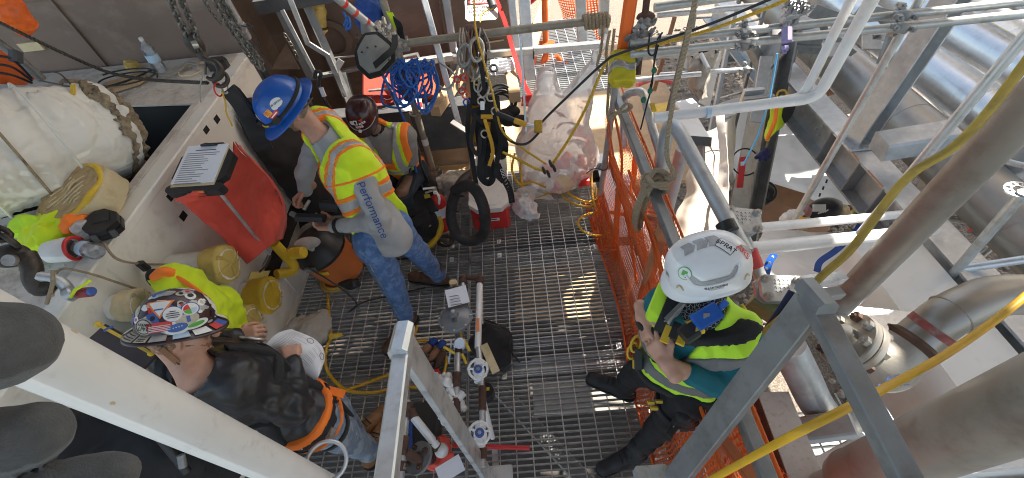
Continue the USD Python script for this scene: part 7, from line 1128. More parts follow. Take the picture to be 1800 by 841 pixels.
# ---------------------------------------------------------------- man in the blue hard hat
J=dict(pel=A_(-.83,1.76,.95),Ls=PZ(624,290,1.41),Rs=PZ(566,222,1.45),Le=PZ(668,388,1.12),Lw=PZ(588,399,1.08),Re=PZ(536,305,1.16),Rw=PZ(537,335,1.09),neck=PZ(562,240,1.48),head=PZ(510,190,1.64),fwd=nrm(A_(-.85,-.5,0)),hf=nrm(A_(-.80,-.28,-.52)),hu=nrm(A_(-.46,-.20,.86)),
    Lhip=PZ(655,425,.93),Lk=PZ(690,500,.52),La=PZ(714,560,.11),Lt=PZ(690,600,.05),Rhip=PZ(692,402,.93),Rk=PZ(732,440,.52),Ra=PZ(770,484,.11),Rt=PZ(716,484,.05),flare=.10)
man=thing('person','man in a blue full brim hard hat, yellow vest and jeans bending over a tool','person',A_(-.86,1.76,0))
part(man,'body',bodymesh(J,{'L': dict(dir=nrm(A_(-.95,.2,.05)),n=A_(-.1,.2,1),s=A_(-.2,1,.1),curl=(.55,.55,.6,.65),th=.6),'R': dict(dir=nrm(A_(-.75,-.55,-.25)),n=A_(.25,-.5,-.75),s=A_(.7,-.6,.1),curl=(.75,.85,.9,.9),th=.5)}),SKIN_T,True)
ap=[J[k] for k in ('Ls','Rs','Le','Re','Lw','Rw','pel','neck')]
def shirtA(p): return sm(.03,torso(p,J,.010),sm(.025,cap(p,J['Ls'],J['Le'],.070,.060),cap(p,J['Le'],J['Lw'],.060,.038)) - folds(p,J['Ls'],J['Le'],70,.0035) - folds(p,J['Le'],J['Lw'],85,.0035,1.)*.9,arm(p,J,'R',.013) - folds(p,J['Re'],J['Rw'],85,.003)) - .003*ripple(p,40)
garment(man,'shirt',lambda p: smax(.004,shirtA(p),-(np.linalg.norm(p - J['neck'] - A_(0,0,.03),axis=1) - .070)),ap,.0085,SHIRT)
base,o,up,lat,f=vest_fns(J,.032,.60); J['cap']=.085; vp=[J['Ls'],J['Rs'],J['pel'] - A_(0,0,.2),J['neck']]
def vestA(p): s=sm(.03,base(p),np.maximum(cap(p,J['Ls'],J['Le'],.090,.078),(p - J['Ls']) @ nrm(J['Le'] - J['Ls']) - .075)); return s
v=garment(man,'vest',vestA,vp,.0085,HIVIS); dn=nrm(J['Le'] - J['Ls'])
band(v,vestA,o,up,-.315,.055,REFL,vp); [band(v,vestA,o,up,-.315+s*.041,.026,HIORG,vp,out=.005) for s in (-1,1)]
band(v,vestA,o,up,-.590,.022,HIORG,vp,out=.005); ax2=nrm(lat*.96+up*.12)
for sg_,sh in ((1,'L'),(-1,'R')):
    near=lambda p,sh=sh: np.maximum(-(p - o) @ up - .30,0)*3 - .001
    at=(J[sh+'s'] - o) @ lat*.80; band(v,vestA,o,lat,at,.052,REFL,vp,extra=near); [band(v,vestA,o,lat,at+q*.038,.024,HIORG,vp,out=.005,extra=near) for q in (-1,1)]
band(v,vestA,J['Ls'],dn,.068,.014,HIORG,vp,out=.005,name='trim'); band(v,vestA,o+f*.0,nrm(lat),0,.10,SHIRT,vp,out=.001,extra=lambda p: np.maximum(-((p - o) @ f)+.09,np.maximum((p - o) @ up - .02,-((p - o) @ up) - .22)),name='shirt_front')
for q in (-1,1): band(v,vestA,o,lat,q*.056,.014,HIORG,vp,out=.004,extra=lambda p: np.maximum(-((p - o) @ f)+.06,-((p - o) @ up) - .28),name='trim')
def pantsf(J,i=.018,amp=.006,hemz=.0): return lambda p: np.minimum(sm(.05,leg(p,J,'L',i),cap(p,J['Lhip'],J['pel'],.09+i,.10+i)),sm(.05,leg(p,J,'R',i),cap(p,J['Rhip'],J['pel'],.09+i,.10+i))) - folds(p,J['Lhip'],J['La'],38,amp)*.7 - folds(p,J['Rhip'],J['Ra'],40,amp,2.)*.7 - .5*amp*ripple(p,45)
def pants(parent,J,mat,i=.018,amp=.006,cut=.05):
    w=J['pel'][2]+.10; return garment(parent,'trousers',lambda p: np.maximum(np.maximum(pantsf(J,i,amp)(p),p[:,2] - w),np.minimum(-(p - J['La']) @ nrm(J['Lk'] - J['La']) - .035,1)*1. if False else .055 - p[:,2]),[J[k] for k in ('pel','Lhip','Rhip','Lk','Rk','La','Ra')],.0095,mat)
pt=pants(man,J,JEANS); part(pt,'seam',MB().tube(smooth_path([J['Lhip']+A_(-.03,-.108,-.02),(J['Lhip']+J['Lk'])/2+A_(-.03,-.092,0),J['Lk']+A_(-.03,-.078,0),(J['Lk']+J['La'])/2+A_(-.02,-.070,0),J['La']+A_(-.02,-.06,.02)],20),.004,5),JEANSF,True)
boot(man,J,'L',BOOTB,L=.235); boot(man,J,'R',BOOTB,L=.235)
# lettering down the sleeve
def sleeve_text(parent,word,a,b,r,view,h,mat,start=.05):
    d=nrm(b - a); n=nrm(view - d*(view @ d)); t=np.cross(n,d); m=meshkit.text_mesh(word,h,.001,False); v=np.array(m.vertices); v[:,1] -= h/2; ph=v[:,1]/(r+.002); rr=r+.004+v[:,2]
    pos=a+np.outer(start+v[:,0],d)+rr[:,None]*(np.cos(ph)[:,None]*n+np.sin(ph)[:,None]*np.cross(n,d)); return part(parent,'sleeve_lettering',(pos,m.faces),mat,False)
sleeve_text(man,'Performance',J['Ls'],J['Le'],.071,nrm(A_(.12,-.55,.62)),.040,BLUEF,.085)
hf,hu,hr=headframe(J); ponytail_free(man,J,HAIRG); beard(man,J,HAIRG)
H=Hat(J['head']+hu*.040,hu,hf,.125,.145,.134,ridge=.012); hat=thing('hard_hat','blue full brim hard hat with stickers and a black headlamp strap','hard hat',H.c)
part(hat,'shell',H.dome(-.1),HATBLUE,True); part(hat,'brim',H.brimmesh(lambda a: .056+.012*np.cos(a),lambda a: .018+.006*np.cos(2*a)),HATBLUE,60)
n_=60; azs=np.linspace(0,2*np.pi,n_,endpoint=False); part(hat,'headlamp_strap',MB().tube(H.pt(azs,np.full(n_,.10) ,.003),.0095,7,closed=True),BLACKF,True); part(hat,'strap_buckle',MB().box(H.pt(np.array([-1.25]),np.array([.12]),.008)[0],(.045,.03,.02),np.stack([hf,hu,hr],1)),BLACKP); part(hat,'yellow_mark',MB().tube(H.pt(np.linspace(-.35,.15,8) - .4,np.full(8,.11),.011),.005,6),YELPAINT,True); part(hat,'lamp',MB().box(H.pt(np.array([.05]),np.array([.14]),.018)[0],(.05,.03,.03),np.stack([hr,hf,hu],1),ch=.25),BLACKP)
LZ=-1.45
H.decal(hat,ellp(.034,.022).union(sa.translate(ellp(.018,.014),.02,.012)),LZ - .38,.52,STK_W,-.3); H.write(hat,'smooth air',.010,LZ - .38,.52,STK_K,-.3); H.decal(hat,sg.box(-.022,-.004,.022,.024),LZ+.28,.55,STK_Y,.1); H.decal(hat,sg.box(-.022,-.024,.022,-.004),LZ+.28,.55,STK_B,.1); H.decal(hat,sg.box(-.03,-.011,.03,.008),LZ+.10,.30,STK_R,.1,.002); H.decal(hat,sg.box(-.022,-.003,.022,.002),LZ+.10,.30,STK_W,.1,.003)
for k in range(7): a=math.pi*k/6; H.decal(hat,sg.Polygon([(0,-.002),(.021*math.cos(a - .1),.022*math.sin(a - .1)),(.021*math.cos(a+.1),.022*math.sin(a+.1))]),LZ+.28,.55,STK_R,.1,.0022)
H.decal(hat,ellp(.026,.018),LZ+1.15,.40,STK_W,1.2); H.decal(hat,ellp(.010,.012),LZ+1.15,.42,STK_G,0,.002); H.decal(hat,ellp(.020,.010),2.6,.75,STK_P,.3)
gl=thing('safety_glasses','dark framed glasses worn by the man in the blue hard hat','glasses',J['head']); part(gl,'frame',MB().tube([J['head']+hr*-.08+hf*-.01+hu*.012,J['head']+hr*-.074+hf*.075+hu*.012],.005,6).tube([J['head']+hr*.08+hf*-.01+hu*.012,J['head']+hr*.074+hf*.075+hu*.012],.005,6).tube([J['head']+hr*-.07+hf*.088+hu*.014,J['head']+hf*.104+hu*.016,J['head']+hr*.07+hf*.088+hu*.014],.004,6),BLACKP,True)
part(gl,'arm_pad',MB().box(J['head'] - hr*.084+hf*.015+hu*.012,(.008,.06,.020),np.stack([hr,hf,hu],1),ch=.3),BLACKP); part(gl,'retainer',rope([J['head'] - hr*.08 - hf*.03+hu*.01,J['head'] - hr*.08 - hf*.08 - hu*.02,J['head'] - hf*.12 - hu*.05],.004,12,6),BLACKP,True)
part(gl,'lens',MB().box(J['head']+hr*.035+hf*.098+hu*.002,(.055,.003,.034),np.stack([hr,hf,hu],1),ch=.1).box(J['head'] - hr*.035+hf*.098+hu*.002,(.055,.003,.034),np.stack([hr,hf,hu],1),ch=.1),CLEAR)
tl=thing('wire_stripper','black hand tool held by the man in the blue hard hat','tool',PZ(545,380,1.12)); c=J['Lw']+A_(-.12,.03,.055); part(tl,'body',MB().bar(c+A_(-.09,.02,.0),c+A_(.08,-.01,.0),.055,.040,ch=.35),BLACKP,30); part(tl,'jaw',MB().bar(c+A_(-.13,.05,.01),c+A_(-.08,.02,.0),.03,.022,ch=.3),GALV_D); part(tl,'probe',MB().cyl(c+A_(-.05,.06,.02),c+A_(-.03,.12,.03),.010,10),GALV_B)
tl=thing('belt_pouch','black clip pouch at the waist of the man in the blue hard hat','pouch',PZ(590,365,1.1)); c=PZ(585,366,1.10); part(tl,'body',MB().bar(c+A_(-.07,.03,0),c+A_(.05,-.0,0),.06,.07,ch=.3),BLACKP); [part(tl,'clip',MB().cyl(c+A_(.05,0,.02),c+A_(.09,.02*k,.05),.008,8),DKSTEEL) for k in (-1,0,1)]
wb=J['Lw']+nrm(J['Le'] - J['Lw'])*.02; part(man,'watch_strap',MB().torus(wb,J['Le'] - J['Lw'],.038,.011,24,8),BLACKF,True)
# ---------------------------------------------------------------- seated man in the maroon hard hat
J=dict(pel=A_(-1.0,3.0,.40),Ls=PZ(712,240,.88),Rs=PZ(640,240,.90),Le=PZ(722,280,.64),Lw=PZ(694,277,.58),Re=PZ(640,290,.66),Rw=PZ(664,284,.58),neck=PZ(662,228,.98),head=PZ(641,203,1.08),fwd=nrm(A_(-.25,-.95,0)),hf=nrm(A_(-.12,-.84,-.55)),hu=nrm(A_(-.1,-.45,.85)),
    Lhip=A_(-.90,2.95,.40),Lk=A_(-.96,2.58,.50),La=A_(-.98,2.62,.11),Lt=A_(-1.0,2.45,.05),Rhip=A_(-1.10,2.95,.40),Rk=A_(-1.28,2.60,.50),Ra=A_(-1.30,2.66,.11),Rt=A_(-1.34,2.5,.05))
man=thing('person','seated man in a maroon hard hat and orange vest writing on papers','person',A_(-1.0,2.95,0))
part(man,'body',bodymesh(J,{'L': dict(dir=nrm(A_(-.85,.1,.0)),n=A_(0,-.3,-1),s=A_(-.2,.9,0),curl=(.6,.6,.7,.7),th=.5),'R': dict(dir=nrm(A_(.8,-.2,.0)),n=A_(.1,.2,1),s=A_(0,1,0),curl=(.4,)*4)}),SKIN_D,True)
garment(man,'shirt',lambda p: smax(.004,sm(.03,torso(p,J,.012),arm(p,J,'L',.016) - folds(p,J['Le'],J['Lw'],80,.004),arm(p,J,'R',.014)) - .003*ripple(p,40),-(np.linalg.norm(p - J['neck'] - A_(0,0,.03),axis=1) - .068)),[J[k] for k in ('Ls','Rs','Le','Re','Lw','Rw','pel','neck')],.0095,SHIRTD)
J['cap']=.040; base,o,up,lat,f=vest_fns(J,.026,.50); vp=[J['Ls'],J['Rs'],J['pel'] - A_(0,0,.15),J['neck']]; v=garment(man,'vest',base,vp,.0095,HIORG)
for sh in ('L','R'): at=(J[sh+'s'] - o) @ lat*.62; band(v,base,o,lat,at,.105,HIVIS,vp,.0095,out=.003); band(v,base,o,lat,at,.055,REFL,vp,.0095,out=.006)
band(v,base,o,up,-.30,.10,HIVIS,vp,.0095,out=.0035); band(v,base,o,up,-.30,.055,REFL,vp,.0095,out=.0065)
pants(man,J,JEANSD,.016); boot(man,J,'L',BLACKF); boot(man,J,'R',BLACKF)
hf,hu,hr=headframe(J); garment(man,'face_mask',lambda p: np.maximum(np.maximum(headf(p,J,.006),(p - J['head']) @ hu+.035),-((p - J['head']) @ hf) - .10),[J['head']],.0075,BLACKF,.18)
H=Hat(J['head']+hu*.040,hu,hf,.110,.135,.125,ridge=.0); hat=thing('hard_hat','shiny maroon hard hat with white stickers on the seated man','hard hat',H.c); part(hat,'shell',H.dome(-.18),HATMAR,True); part(hat,'peak',H.brimmesh(lambda a: .008+.038*np.clip(np.cos(a),0,1) ** 1.5,lambda a: .012+.010*np.cos(a)),HATMAR,60)
part(hat,'trim_line',MB().tube(H.pt(np.linspace(-1.3,1.3,24),np.full(24,.04),.002),.0035,6),STK_T,True); part(hat,'lamp',MB().ball(H.pt(np.array([.0]),np.array([.04]),.006)[0],.014,2),STK_W,True)
H.decal(hat,ellp(.024,.016),.25,.60,STK_W,.2); H.decal(hat,sg.box(-.014,-.018,.012,.018),.02,.62,STK_W); H.decal(hat,ellp(.009,.012),.02,.62,STK_K,0,.0022); H.decal(hat,sg.box(-.030,-.010,.030,.010),-.12,.34,STK_W,.05); H.write(hat,'ARS',.014,-.12,.34,STK_R,.05); H.decal(hat,sg.Polygon([(-.016,-.012),(.016,-.012),(0,.018)]),-.42,.66,STK_R,0); H.decal(hat,sg.box(-.026,-.007,.026,.007),-.40,.52,STK_W); H.decal(hat,sg.box(-.018,-.002,.018,.002),-.40,.52,STK_K,0,.0024); H.decal(hat,ellp(.016,.022),.95,.38,STK_T)
st_=thing('bucket_seat','upturned red bucket that the man in the maroon hard hat sits on','bucket',A_(-1.0,3.02,0)); part(st_,'bucket',MB().lathe(A_(-1.0,3.02,0),(0,0,1),[(0,0),(0,.17),(.02,.165),(.27,.14),(.28,.135),(.28,0)],28),M('brick_red_plastic',(.30,.07,.03),.5),40)
pp=thing('notebook','open notebook and papers held by the seated man','notebook',PZ(672,285,.66)); c=PZ(676,277,.67); X=np.stack([nrm(A_(1,.3,.1)),nrm(A_(-.3,1,.35)),nrm(np.cross(A_(1,.3,.1),A_(-.3,1,.35)))],1); part(pp,'board',MB().box(c - X[:,2]*.006,(.24,.16,.008),X),BLACKP); part(pp,'page',MB().box(c,(.22,.15,.004),X,ch=0),PAPER); part(pp,'page',sheet([c - X[:,0]*.1 - X[:,1]*.07+X[:,2]*.004,c - X[:,0]*.02 - X[:,1]*.08+X[:,2]*.01,c - X[:,0]*.03 - X[:,1]*.20 - X[:,2]*.06,c - X[:,0]*.11 - X[:,1]*.18 - X[:,2]*.07],12,10,.01,9,1,.002),PAPER,True); part(pp,'pen',MB().cyl(c+X[:,0]*.02 - X[:,1]*.02+X[:,2]*.02,c+X[:,0]*.12+X[:,1]*.05+X[:,2]*.05,.004,8),BLACKP)
bp=thing('backpack','black backpack with blue straps leaning on the far post beside the seated man','bag',PZ(745,330,0)); q=PZ(742,345,.22)+A_(-.0,.1,0); cloth(bp,'bag',lambda p: ell(p,q,(.13,.13,.22))+.014*ripple(p,34),q,.3,.011,BLACKF)
for k,(a,b_) in enumerate((((728,270),(742,330)),((736,262),(752,318)),((720,285),(735,350)))): part(bp,'strap',MB().tube(smooth_path([P(*a,3.6),P((a[0]+b_[0])/2 - 4,(a[1]+b_[1])/2,3.62),P(*b_,3.75)],14),.012,8),(BLUEF,BLACKP,BLACKP)[k],True)
# ---------------------------------------------------------------- man in black with the sticker covered hard hat
J=dict(pel=A_(-1.10,.70,.94),Ls=A_(-1.42,.82,1.38),Rs=A_(-1.10,.66,1.40),Le=A_(-1.50,.98,1.16),Lw=PZ(412,598,1.17),Re=A_(-.985,.635,1.17),Rw=A_(-1.055,.83,1.15),neck=PZ(348,662,1.44),head=PZ(312,586,1.54),fwd=nrm(A_(.35,.93,0)),hf=nrm(A_(.80,.36,-.42)),hu=nrm(A_(.14,.60,.79)),
    Lhip=A_(-1.18,.76,.90),Lk=A_(-1.14,.86,.50),La=PZ(640,782,.12)+A_(-.06,.06,0),Lt=PZ(690,745,.05)+A_(-.08,.08,0),Rhip=A_(-1.03,.67,.90),Rk=PZ(600,765,.52),Ra=PZ(648,792,.12),Rt=PZ(675,750,.05),flare=0)
man=thing('person','man in a black jacket and a sticker covered brown hard hat holding a printed sheet','person',A_(-1.05,.72,0))
part(man,'body',bodymesh(J,{'L': dict(dir=nrm(A_(.75,.25,-.05)),n=A_(.25,.4,-.85),s=A_(-.3,.8,.4),curl=(.6,.65,.7,.75),th=.5),'R': dict(dir=nrm(A_(-.30,.90,.05)),n=A_(-.35,.2,-.9),s=A_(-.85,-.2,-.1),curl=(.8,.85,.9,.9),th=.6)}),SKIN,True)
jp=[J[k] for k in ('Ls','Rs','Le','Re','Lw','Rw','pel','neck')]
garment(man,'jacket',lambda p: np.maximum(smax(.004,sm(.014,torso(p,J,.018),sm(.03,cap(p,J['Rs'],J['Re'],.080,.066),cap(p,J['Re'],J['Rw'],.066,.044)) - folds(p,J['Rs'],J['Re'],60,.007) - folds(p,J['Re'],J['Rw'],75,.006,1.),arm(p,J,'L',.024) - folds(p,J['Le'],J['Lw'],70,.005)) - .008*ripple(p,34) - .003*ripple(p,75),-(np.linalg.norm(p - J['neck'] - A_(0,0,.05),axis=1) - .088)),.92 - p[:,2]),jp,.0085,BLACKJ)
part(man,'collar',MB().tube([J['neck']+A_(.105*math.cos(a),.085*math.sin(a),-.03+.02*math.sin(a)) for a in np.linspace(-1.9,1.6,20)],.016,8),BLACKF,True)
pants(man,J,JEANSF,.022,.007); boot(man,J,'R',BOOTT); boot(man,J,'L',BOOTT)
hf,hu,hr=headframe(J); ponytail_free(man,J,HAIRS,.001,-.055); beard(man,J,HAIRS)
H=Hat(J['head']+hu*.046+hf*.002,hu,hf,.102,.119,.116,ridge=0); hat=thing('hard_hat','brown full brim hard hat covered all over with stickers','hard hat',H.c); part(hat,'shell',H.dome(-.12,64,26),HATBRN,True); part(hat,'brim',H.brimmesh(lambda a: .024+.014*np.cos(a) ** 2,lambda a: .020+.004*np.cos(2*a)),HATBRN,60)
R2=random.Random(11); mats=[STK_W,STK_G,STK_T,STK_W,STK_K,STK_G,STK_LB,STK_W,STK_R,STK_T,STK_B,STK_G]
for k in range(92):
    az,el=R2.uniform(0,6.28),math.asin(R2.uniform(.02,.98)); a,b_=R2.uniform(.009,.022),R2.uniform(.008,.018); sh=R2.choice((0,0,1,2)); poly=ellp(a,b_) if sh == 0 else sg.box(-a,-b_,a,b_).buffer(.002) if sh == 1 else ellp(a,b_).union(sa.translate(ellp(a*.6,b_*.8),a*.6,b_*.5)).union(sa.translate(ellp(a*.5,b_*.7),-a*.6,-b_*.4))
    m=R2.choice(mats); H.decal(hat,poly,az,el,m,R2.uniform(0,3),.0008+.00001*k); 
    if R2.random() < .55: H.decal(hat,ellp(a*.55,b_*.5,12),az,el,R2.choice((STK_K,STK_G,STK_R,STK_B,STK_T)),0,.0022)
BK=2.3
def stk(az,el,poly,m,rot=0,off=.003): H.decal(hat,poly,az,el,m,rot,off)
stk(1.98,.80,sg.Polygon([(-.040,-.026),(.040,-.026),(0,.040)]),STK_O,.2,.003); stk(1.98,.80,sg.Polygon([(-.030,-.021),(.030,-.021),(0,.030)]),STK_W,.2,.0042); H.decal(hat,sg.box(-.012,-.002,.012,.002),1.98,.74,STK_B,.2,.0052)
stk(1.55,.58,ellp(.028,.026,32),STK_B,0,.003); stk(1.55,.58,ellp(.026,.024,32),STK_W,0,.004); [H.decal(hat,sg.box(-a_,-.0012,a_,.0012),1.55,.66 - .06*k,STK_K,0,.005) for k,a_ in enumerate((.008,.016,.018,.014))]
stk(1.02,.62,ellp(.028,.024,32),STK_B,0,.003); stk(1.02,.62,ellp(.024,.020,32),STK_W,0,.0038); [stk(1.02,.62,sg.Polygon([(0,0)]+[(.020*math.cos(a),.017*math.sin(a)) for a in np.linspace(a0,a0+1.5,6)]),m,0,.0046) for a0,m in ((.1,STK_GR),(1.7,STK_LB),(-1.5,STK_R),(3.3,STK_W))]
stk(2.35,.22,ellp(.030,.028,32),STK_T,0,.003); stk(2.35,.22,ellp(.027,.025,32).difference(ellp(.024,.022,32)),STK_K,0,.004); H.write(hat,'SAFETY',.007,2.35,.28,STK_K,0,.005); H.write(hat,'24/7',.012,2.35,.17,STK_K,0,.005)
stk(1.92,.22,sg.box(-.036,-.016,.036,.016),STK_R,.1,.0032); [stk(1.92,.26 - .05*k,sg.box(-.030,-.001,.030,.001),STK_W,.1,.0045) for k in range(4)]; stk(1.46,.14,ellp(.038,.024,32),STK_W,.15,.003); stk(1.46,.14,ellp(.028,.014,24),STK_B,.15,.004); H.write(hat,'* * * *',.006,1.46,.16,STK_W,.15,.005); stk(1.18,.33,ellp(.034,.020,28).union(sg.box(-.03,-.012,.02,.012)),STK_T,.1,.0034); stk(1.14,.36,sg.box(-.004,-.008,.006,.012),STK_B,0,.0046); stk(.98,.12,ellp(.040,.014,32),STK_W,.1,.003); stk(.98,.12,ellp(.026,.007,24),STK_GR,.1,.004)
def brimpatch(a0,a1,mat,off,u0=.1,u1=.9):
    az=np.linspace(a0,a1,16); rr=np.array([1/math.hypot(math.sin(a)/H.rad[0],math.cos(a)/H.rad[1]) for a in az])*.985; w=.024+.014*np.cos(az) ** 2; dp=.020+.004*np.cos(2*az); rows=[H.c+np.stack([np.sin(az)*(rr+w*u),np.cos(az)*(rr+w*u),-.010 - dp*(u*.95)+off],-1) @ H.R.T for u in (u0,(u0+u1)/2,u1)]; v=np.vstack(rows); i=np.arange(2)[:,None]*16+np.arange(15)[None]; part(hat,'brim_sticker',(v,np.stack([i,i+1,i+17,i+16],-1).reshape(-1,4)),mat,40)
for a0,a1,m in ((2.55,3.0,STK_T),(2.2,2.5,STK_T),(1.75,2.15,STK_G),(1.2,1.6,STK_LB),(.7,1.1,STK_W),(.1,.5,STK_B),(3.2,3.6,STK_W),(.35,.6,STK_R),(-.5,-.1,STK_W),(4.0,4.4,STK_T),(4.7,5.0,STK_G)): brimpatch(a0,a1,m,.006)
for a0,a1 in ((2.6,2.95),(2.25,2.45)): [brimpatch(a0,a1,STK_K,.0075,u,u+.08) for u in (.25,.5,.7)]
gl=thing('safety_glasses','glasses with a neck cord worn by the man in black','glasses',J['head']); part(gl,'arm',MB().tube([J['head']+hr*.082 - hf*.05+hu*-.002,J['head']+hr*.078+hf*.085+hu*.01],.004,6).tube([J['head'] - hr*.078 - hf*.03+hu*.005,J['head'] - hr*.076+hf*.085+hu*.01],.004,6),BLACKP,True); part(gl,'lens',MB().box(J['head']+hr*.035+hf*.100,(.055,.004,.035),np.stack([hr,hf,hu],1)).box(J['head'] - hr*.035+hf*.100,(.055,.004,.035),np.stack([hr,hf,hu],1)),BLACKP); part(gl,'grip',MB().bar(J['head']+hr*.086 - hf*.04 - hu*.012,J['head']+hr*.088+hf*.0 - hu*.075,.018,.010),WOODB); part(gl,'cord',rope([J['head']+hr*.084 - hf*.04,J['head']+hr*.09 - hf*.0 - hu*.075,J['head']+hr*.10+hf*.05 - hu*.12,J['head']+hr*.1+hf*.09 - hu*.16],.004,20,6),BLACKP,True)
hn=thing('safety_harness','black and orange safety harness worn by the man in black','harness',A_(-1.05,.7,.9)); mid=(J['Ls']+J['Rs'])/2; up=nrm(mid - J['pel']); lat=nrm(J['Rs'] - J['Ls']); f=J['fwd']; jk=lambda p: torso(p,J,.022)
def strapband(parent,name,axis,o_,at,w,mat,extra=None,out=.010,fn=jk,h=.0085): return band(parent,fn,o_,nrm(axis),at,w,mat,[J['Ls'],J['Rs'],J['pel'] - A_(0,0,.12)],h,extra,name,out)
nn_=lambda p: .125 - np.linalg.norm(p - J['neck'] - A_(0,0,.03),axis=1); strapband(hn,'shoulder_strap',lat+up*.25,mid,.10,.05,BLACKF,nn_); strapband(hn,'shoulder_strap',lat - up*.25,mid,-.10,.05,BLACKF,nn_); strapband(hn,'chest_strap',up,mid,-.17,.045,BLACKF,lambda p: -((p - mid) @ f))
cb=J['pel']+up*.03; wl=lambda p: torso(p,J,.026); strapband(hn,'waist_belt',up+lat*.15,cb,0,.030,HIORG,lambda p: np.abs((p - cb) @ nrm(f - lat*.9)) - .14 if False else -((p - cb) @ nrm(lat*.8+f*.6)) - .06,.010,wl); strapband(hn,'hip_strap',lat*.4+up - f*.1,cb,-.075,.03,HIORG,lambda p: -((p - cb) @ (lat*.7+f*.5)),.012,wl)
q=cb+lat*.10+f*.13; part(hn,'buckle',MB().box(q,(.07,.05,.05),np.stack([lat,f,up],1),ch=.3),BLACKP); part(hn,'buckle_tongue',MB().torus(q+lat*.03 - up*.04,f+lat,.03,.006,16,6),BLACKP,True); part(hn,'belt_end',MB().bar(q+up*.02,q+lat*.09 - up*.02+f*.02,.012,.035,up=f),HIORG)
legd=nrm(J['Rk'] - J['Rhip']); part(hn,'thigh_strap',surface(lambda p: np.maximum(leg(p,J,'R',.030),np.abs((p - J['Rhip'] - legd*.20) @ nrm(legd+lat*.3)) - .024),J['Rhip'] - .3,J['Rhip']+.3,.0085),BLACKF,True); part(hn,'strap_tail',MB().bar(J['Rhip']+f*.13+lat*.02,J['Rk']+f*.10+lat*.04+up*.06,.05,.01,up=f),BLACKF); part(hn,'chest_ring',MB().torus(mid+f*.17 - up*.10,f+up*.5,.045,.007,24,8),BOLT,True)
part(hn,'pocket_stitch',MB().tube(smooth_path([J['Rhip']+lat*.09+f*.06,J['Rhip']+lat*.115 - legd*-.03,J['Rhip']+lat*.09 - f*.06],10),.003,5),YELTAPE,True); part(hn,'key_clip',MB().box(J['Rhip']+lat*.12+A_(0,-.02,.02),(.02,.05,.05)),BOLT)
sh=thing('printed_sheet','curling white printed sheet held in both hands by the man in black','paper',PZ(525,620,1.08)); gc=[[PZ(465,612,1.16),PZ(492,622,1.12),PZ(522,645,1.06),PZ(556,672,1.00)],[PZ(484,590,1.15),PZ(515,602,1.13),PZ(545,622,1.08),PZ(562,656,1.02)],[PZ(512,580,1.10),PZ(538,590,1.08),PZ(562,606,1.04),PZ(569,636,.99)]]
part(sh,'sheet',sheet(gc,30,30,.004,8,2,.0025),PAPER,True); sv,sf=sheet(gc,61,41,.0,8,2,0); G=sv.reshape(61,41,3); nn=np.cross(np.gradient(G,axis=0),np.gradient(G,axis=1)); nn /= np.linalg.norm(nn,axis=-1,keepdims=True); nn=nn*np.sign((nn*(EYE - G)).sum(-1,keepdims=True)); pm=MB()
for i in range(6,56,3):
    for (j0,j1) in ((4,4+R.randint(8,18)),(25,25+R.randint(4,11))):
        if i % 9 == 0 and j0 > 20: continue
        A1,B1=G[i,j0:j1]+nn[i,j0:j1]*.004,G[i+1,j0:j1]+nn[i+1,j0:j1]*.004; m_=len(A1); k=np.arange(m_ - 1); pm.add(np.vstack([A1,A1*.6+B1*.4]),np.stack([k,k+1,k+1+m_,k+m_],1))
for (i,j) in ((50,20),(48,34)): x_,y_,d_=frame(nn[i,j]); pm.tube(G[i,j]+nn[i,j]*.004+.016*(np.outer(np.cos(np.linspace(0,6.28,20)),x_)+np.outer(np.sin(np.linspace(0,6.28,20)),y_)),.0012,4)
part(sh,'printed_lines',pm,INKG,False)
rg=thing('white_cloth','white cloth folded in the back belt of the man in black','rag',J['pel']); c0=PZ(492,748,1.0); part(rg,'fold',sheet([[PZ(468,746,1.0),PZ(480,772,1.0)],[PZ(500,728,1.04),PZ(508,768,.98)],[PZ(530,735,1.04),PZ(534,790,.96)]],24,20,.022,16,3,.006),RAG,True); part(rg,'fold',sheet([[PZ(470,748,1.03),PZ(500,730,1.07)],[PZ(490,770,1.02),PZ(528,742,1.06)]],20,12,.02,14,5,.006),RAG,True)
# ---------------------------------------------------------------- man in the white helmet
J=dict(pel=A_(.67,.77,.88),Ls=PZ(1290,588,1.29),Rs=PZ(1175,540,1.30),Le=PZ(1290,690,1.15),Lw=PZ(1172,640,1.26),Re=PZ(1146,538,1.20),Rw=PZ(1130,558,1.26),neck=PZ(1236,540,1.38),head=PZ(1243,480,1.50),fwd=nrm(A_(-.72,-.55,0)),hf=nrm(A_(-.93,-.05,-.22)),hu=nrm(A_(-.20,.10,.95)),
    Lhip=PZ(1208,695,.84),Lk=PZ(1168,742,.50),La=PZ(1118,795,.11),Lt=PZ(1080,815,.05),Rhip=PZ(1182,655,.85),Rk=PZ(1118,655,.50),Ra=PZ(1096,680,.11),Rt=PZ(1050,668,.05),belly=-.02,vx=.045)
man=thing('person','man in a white helmet, lime vest and teal shirt leaning on the guardrail','person',A_(.6,.8,0))
part(man,'body',bodymesh(J,{'L': dict(dir=nrm(PZ(1132,580,1.28) - J['Lw']),n=A_(.7,.3,-.45),s=A_(-.2,.2,1),curl=(.30,.30,.32,.35),th=.4,bare=True),'R': dict(dir=nrm(PZ(1142,615,1.25) - J['Rw']),n=A_(.9,-.1,-.2),s=A_(.1,-.5,1),curl=(.4,.42,.45,.5),th=.5,bare=True)}),SKIN,True)
bp_=[J[k] for k in ('Ls','Rs','Le','Re','pel','neck')]; le=J['Le']+(J['Lw'] - J['Le'])*.62
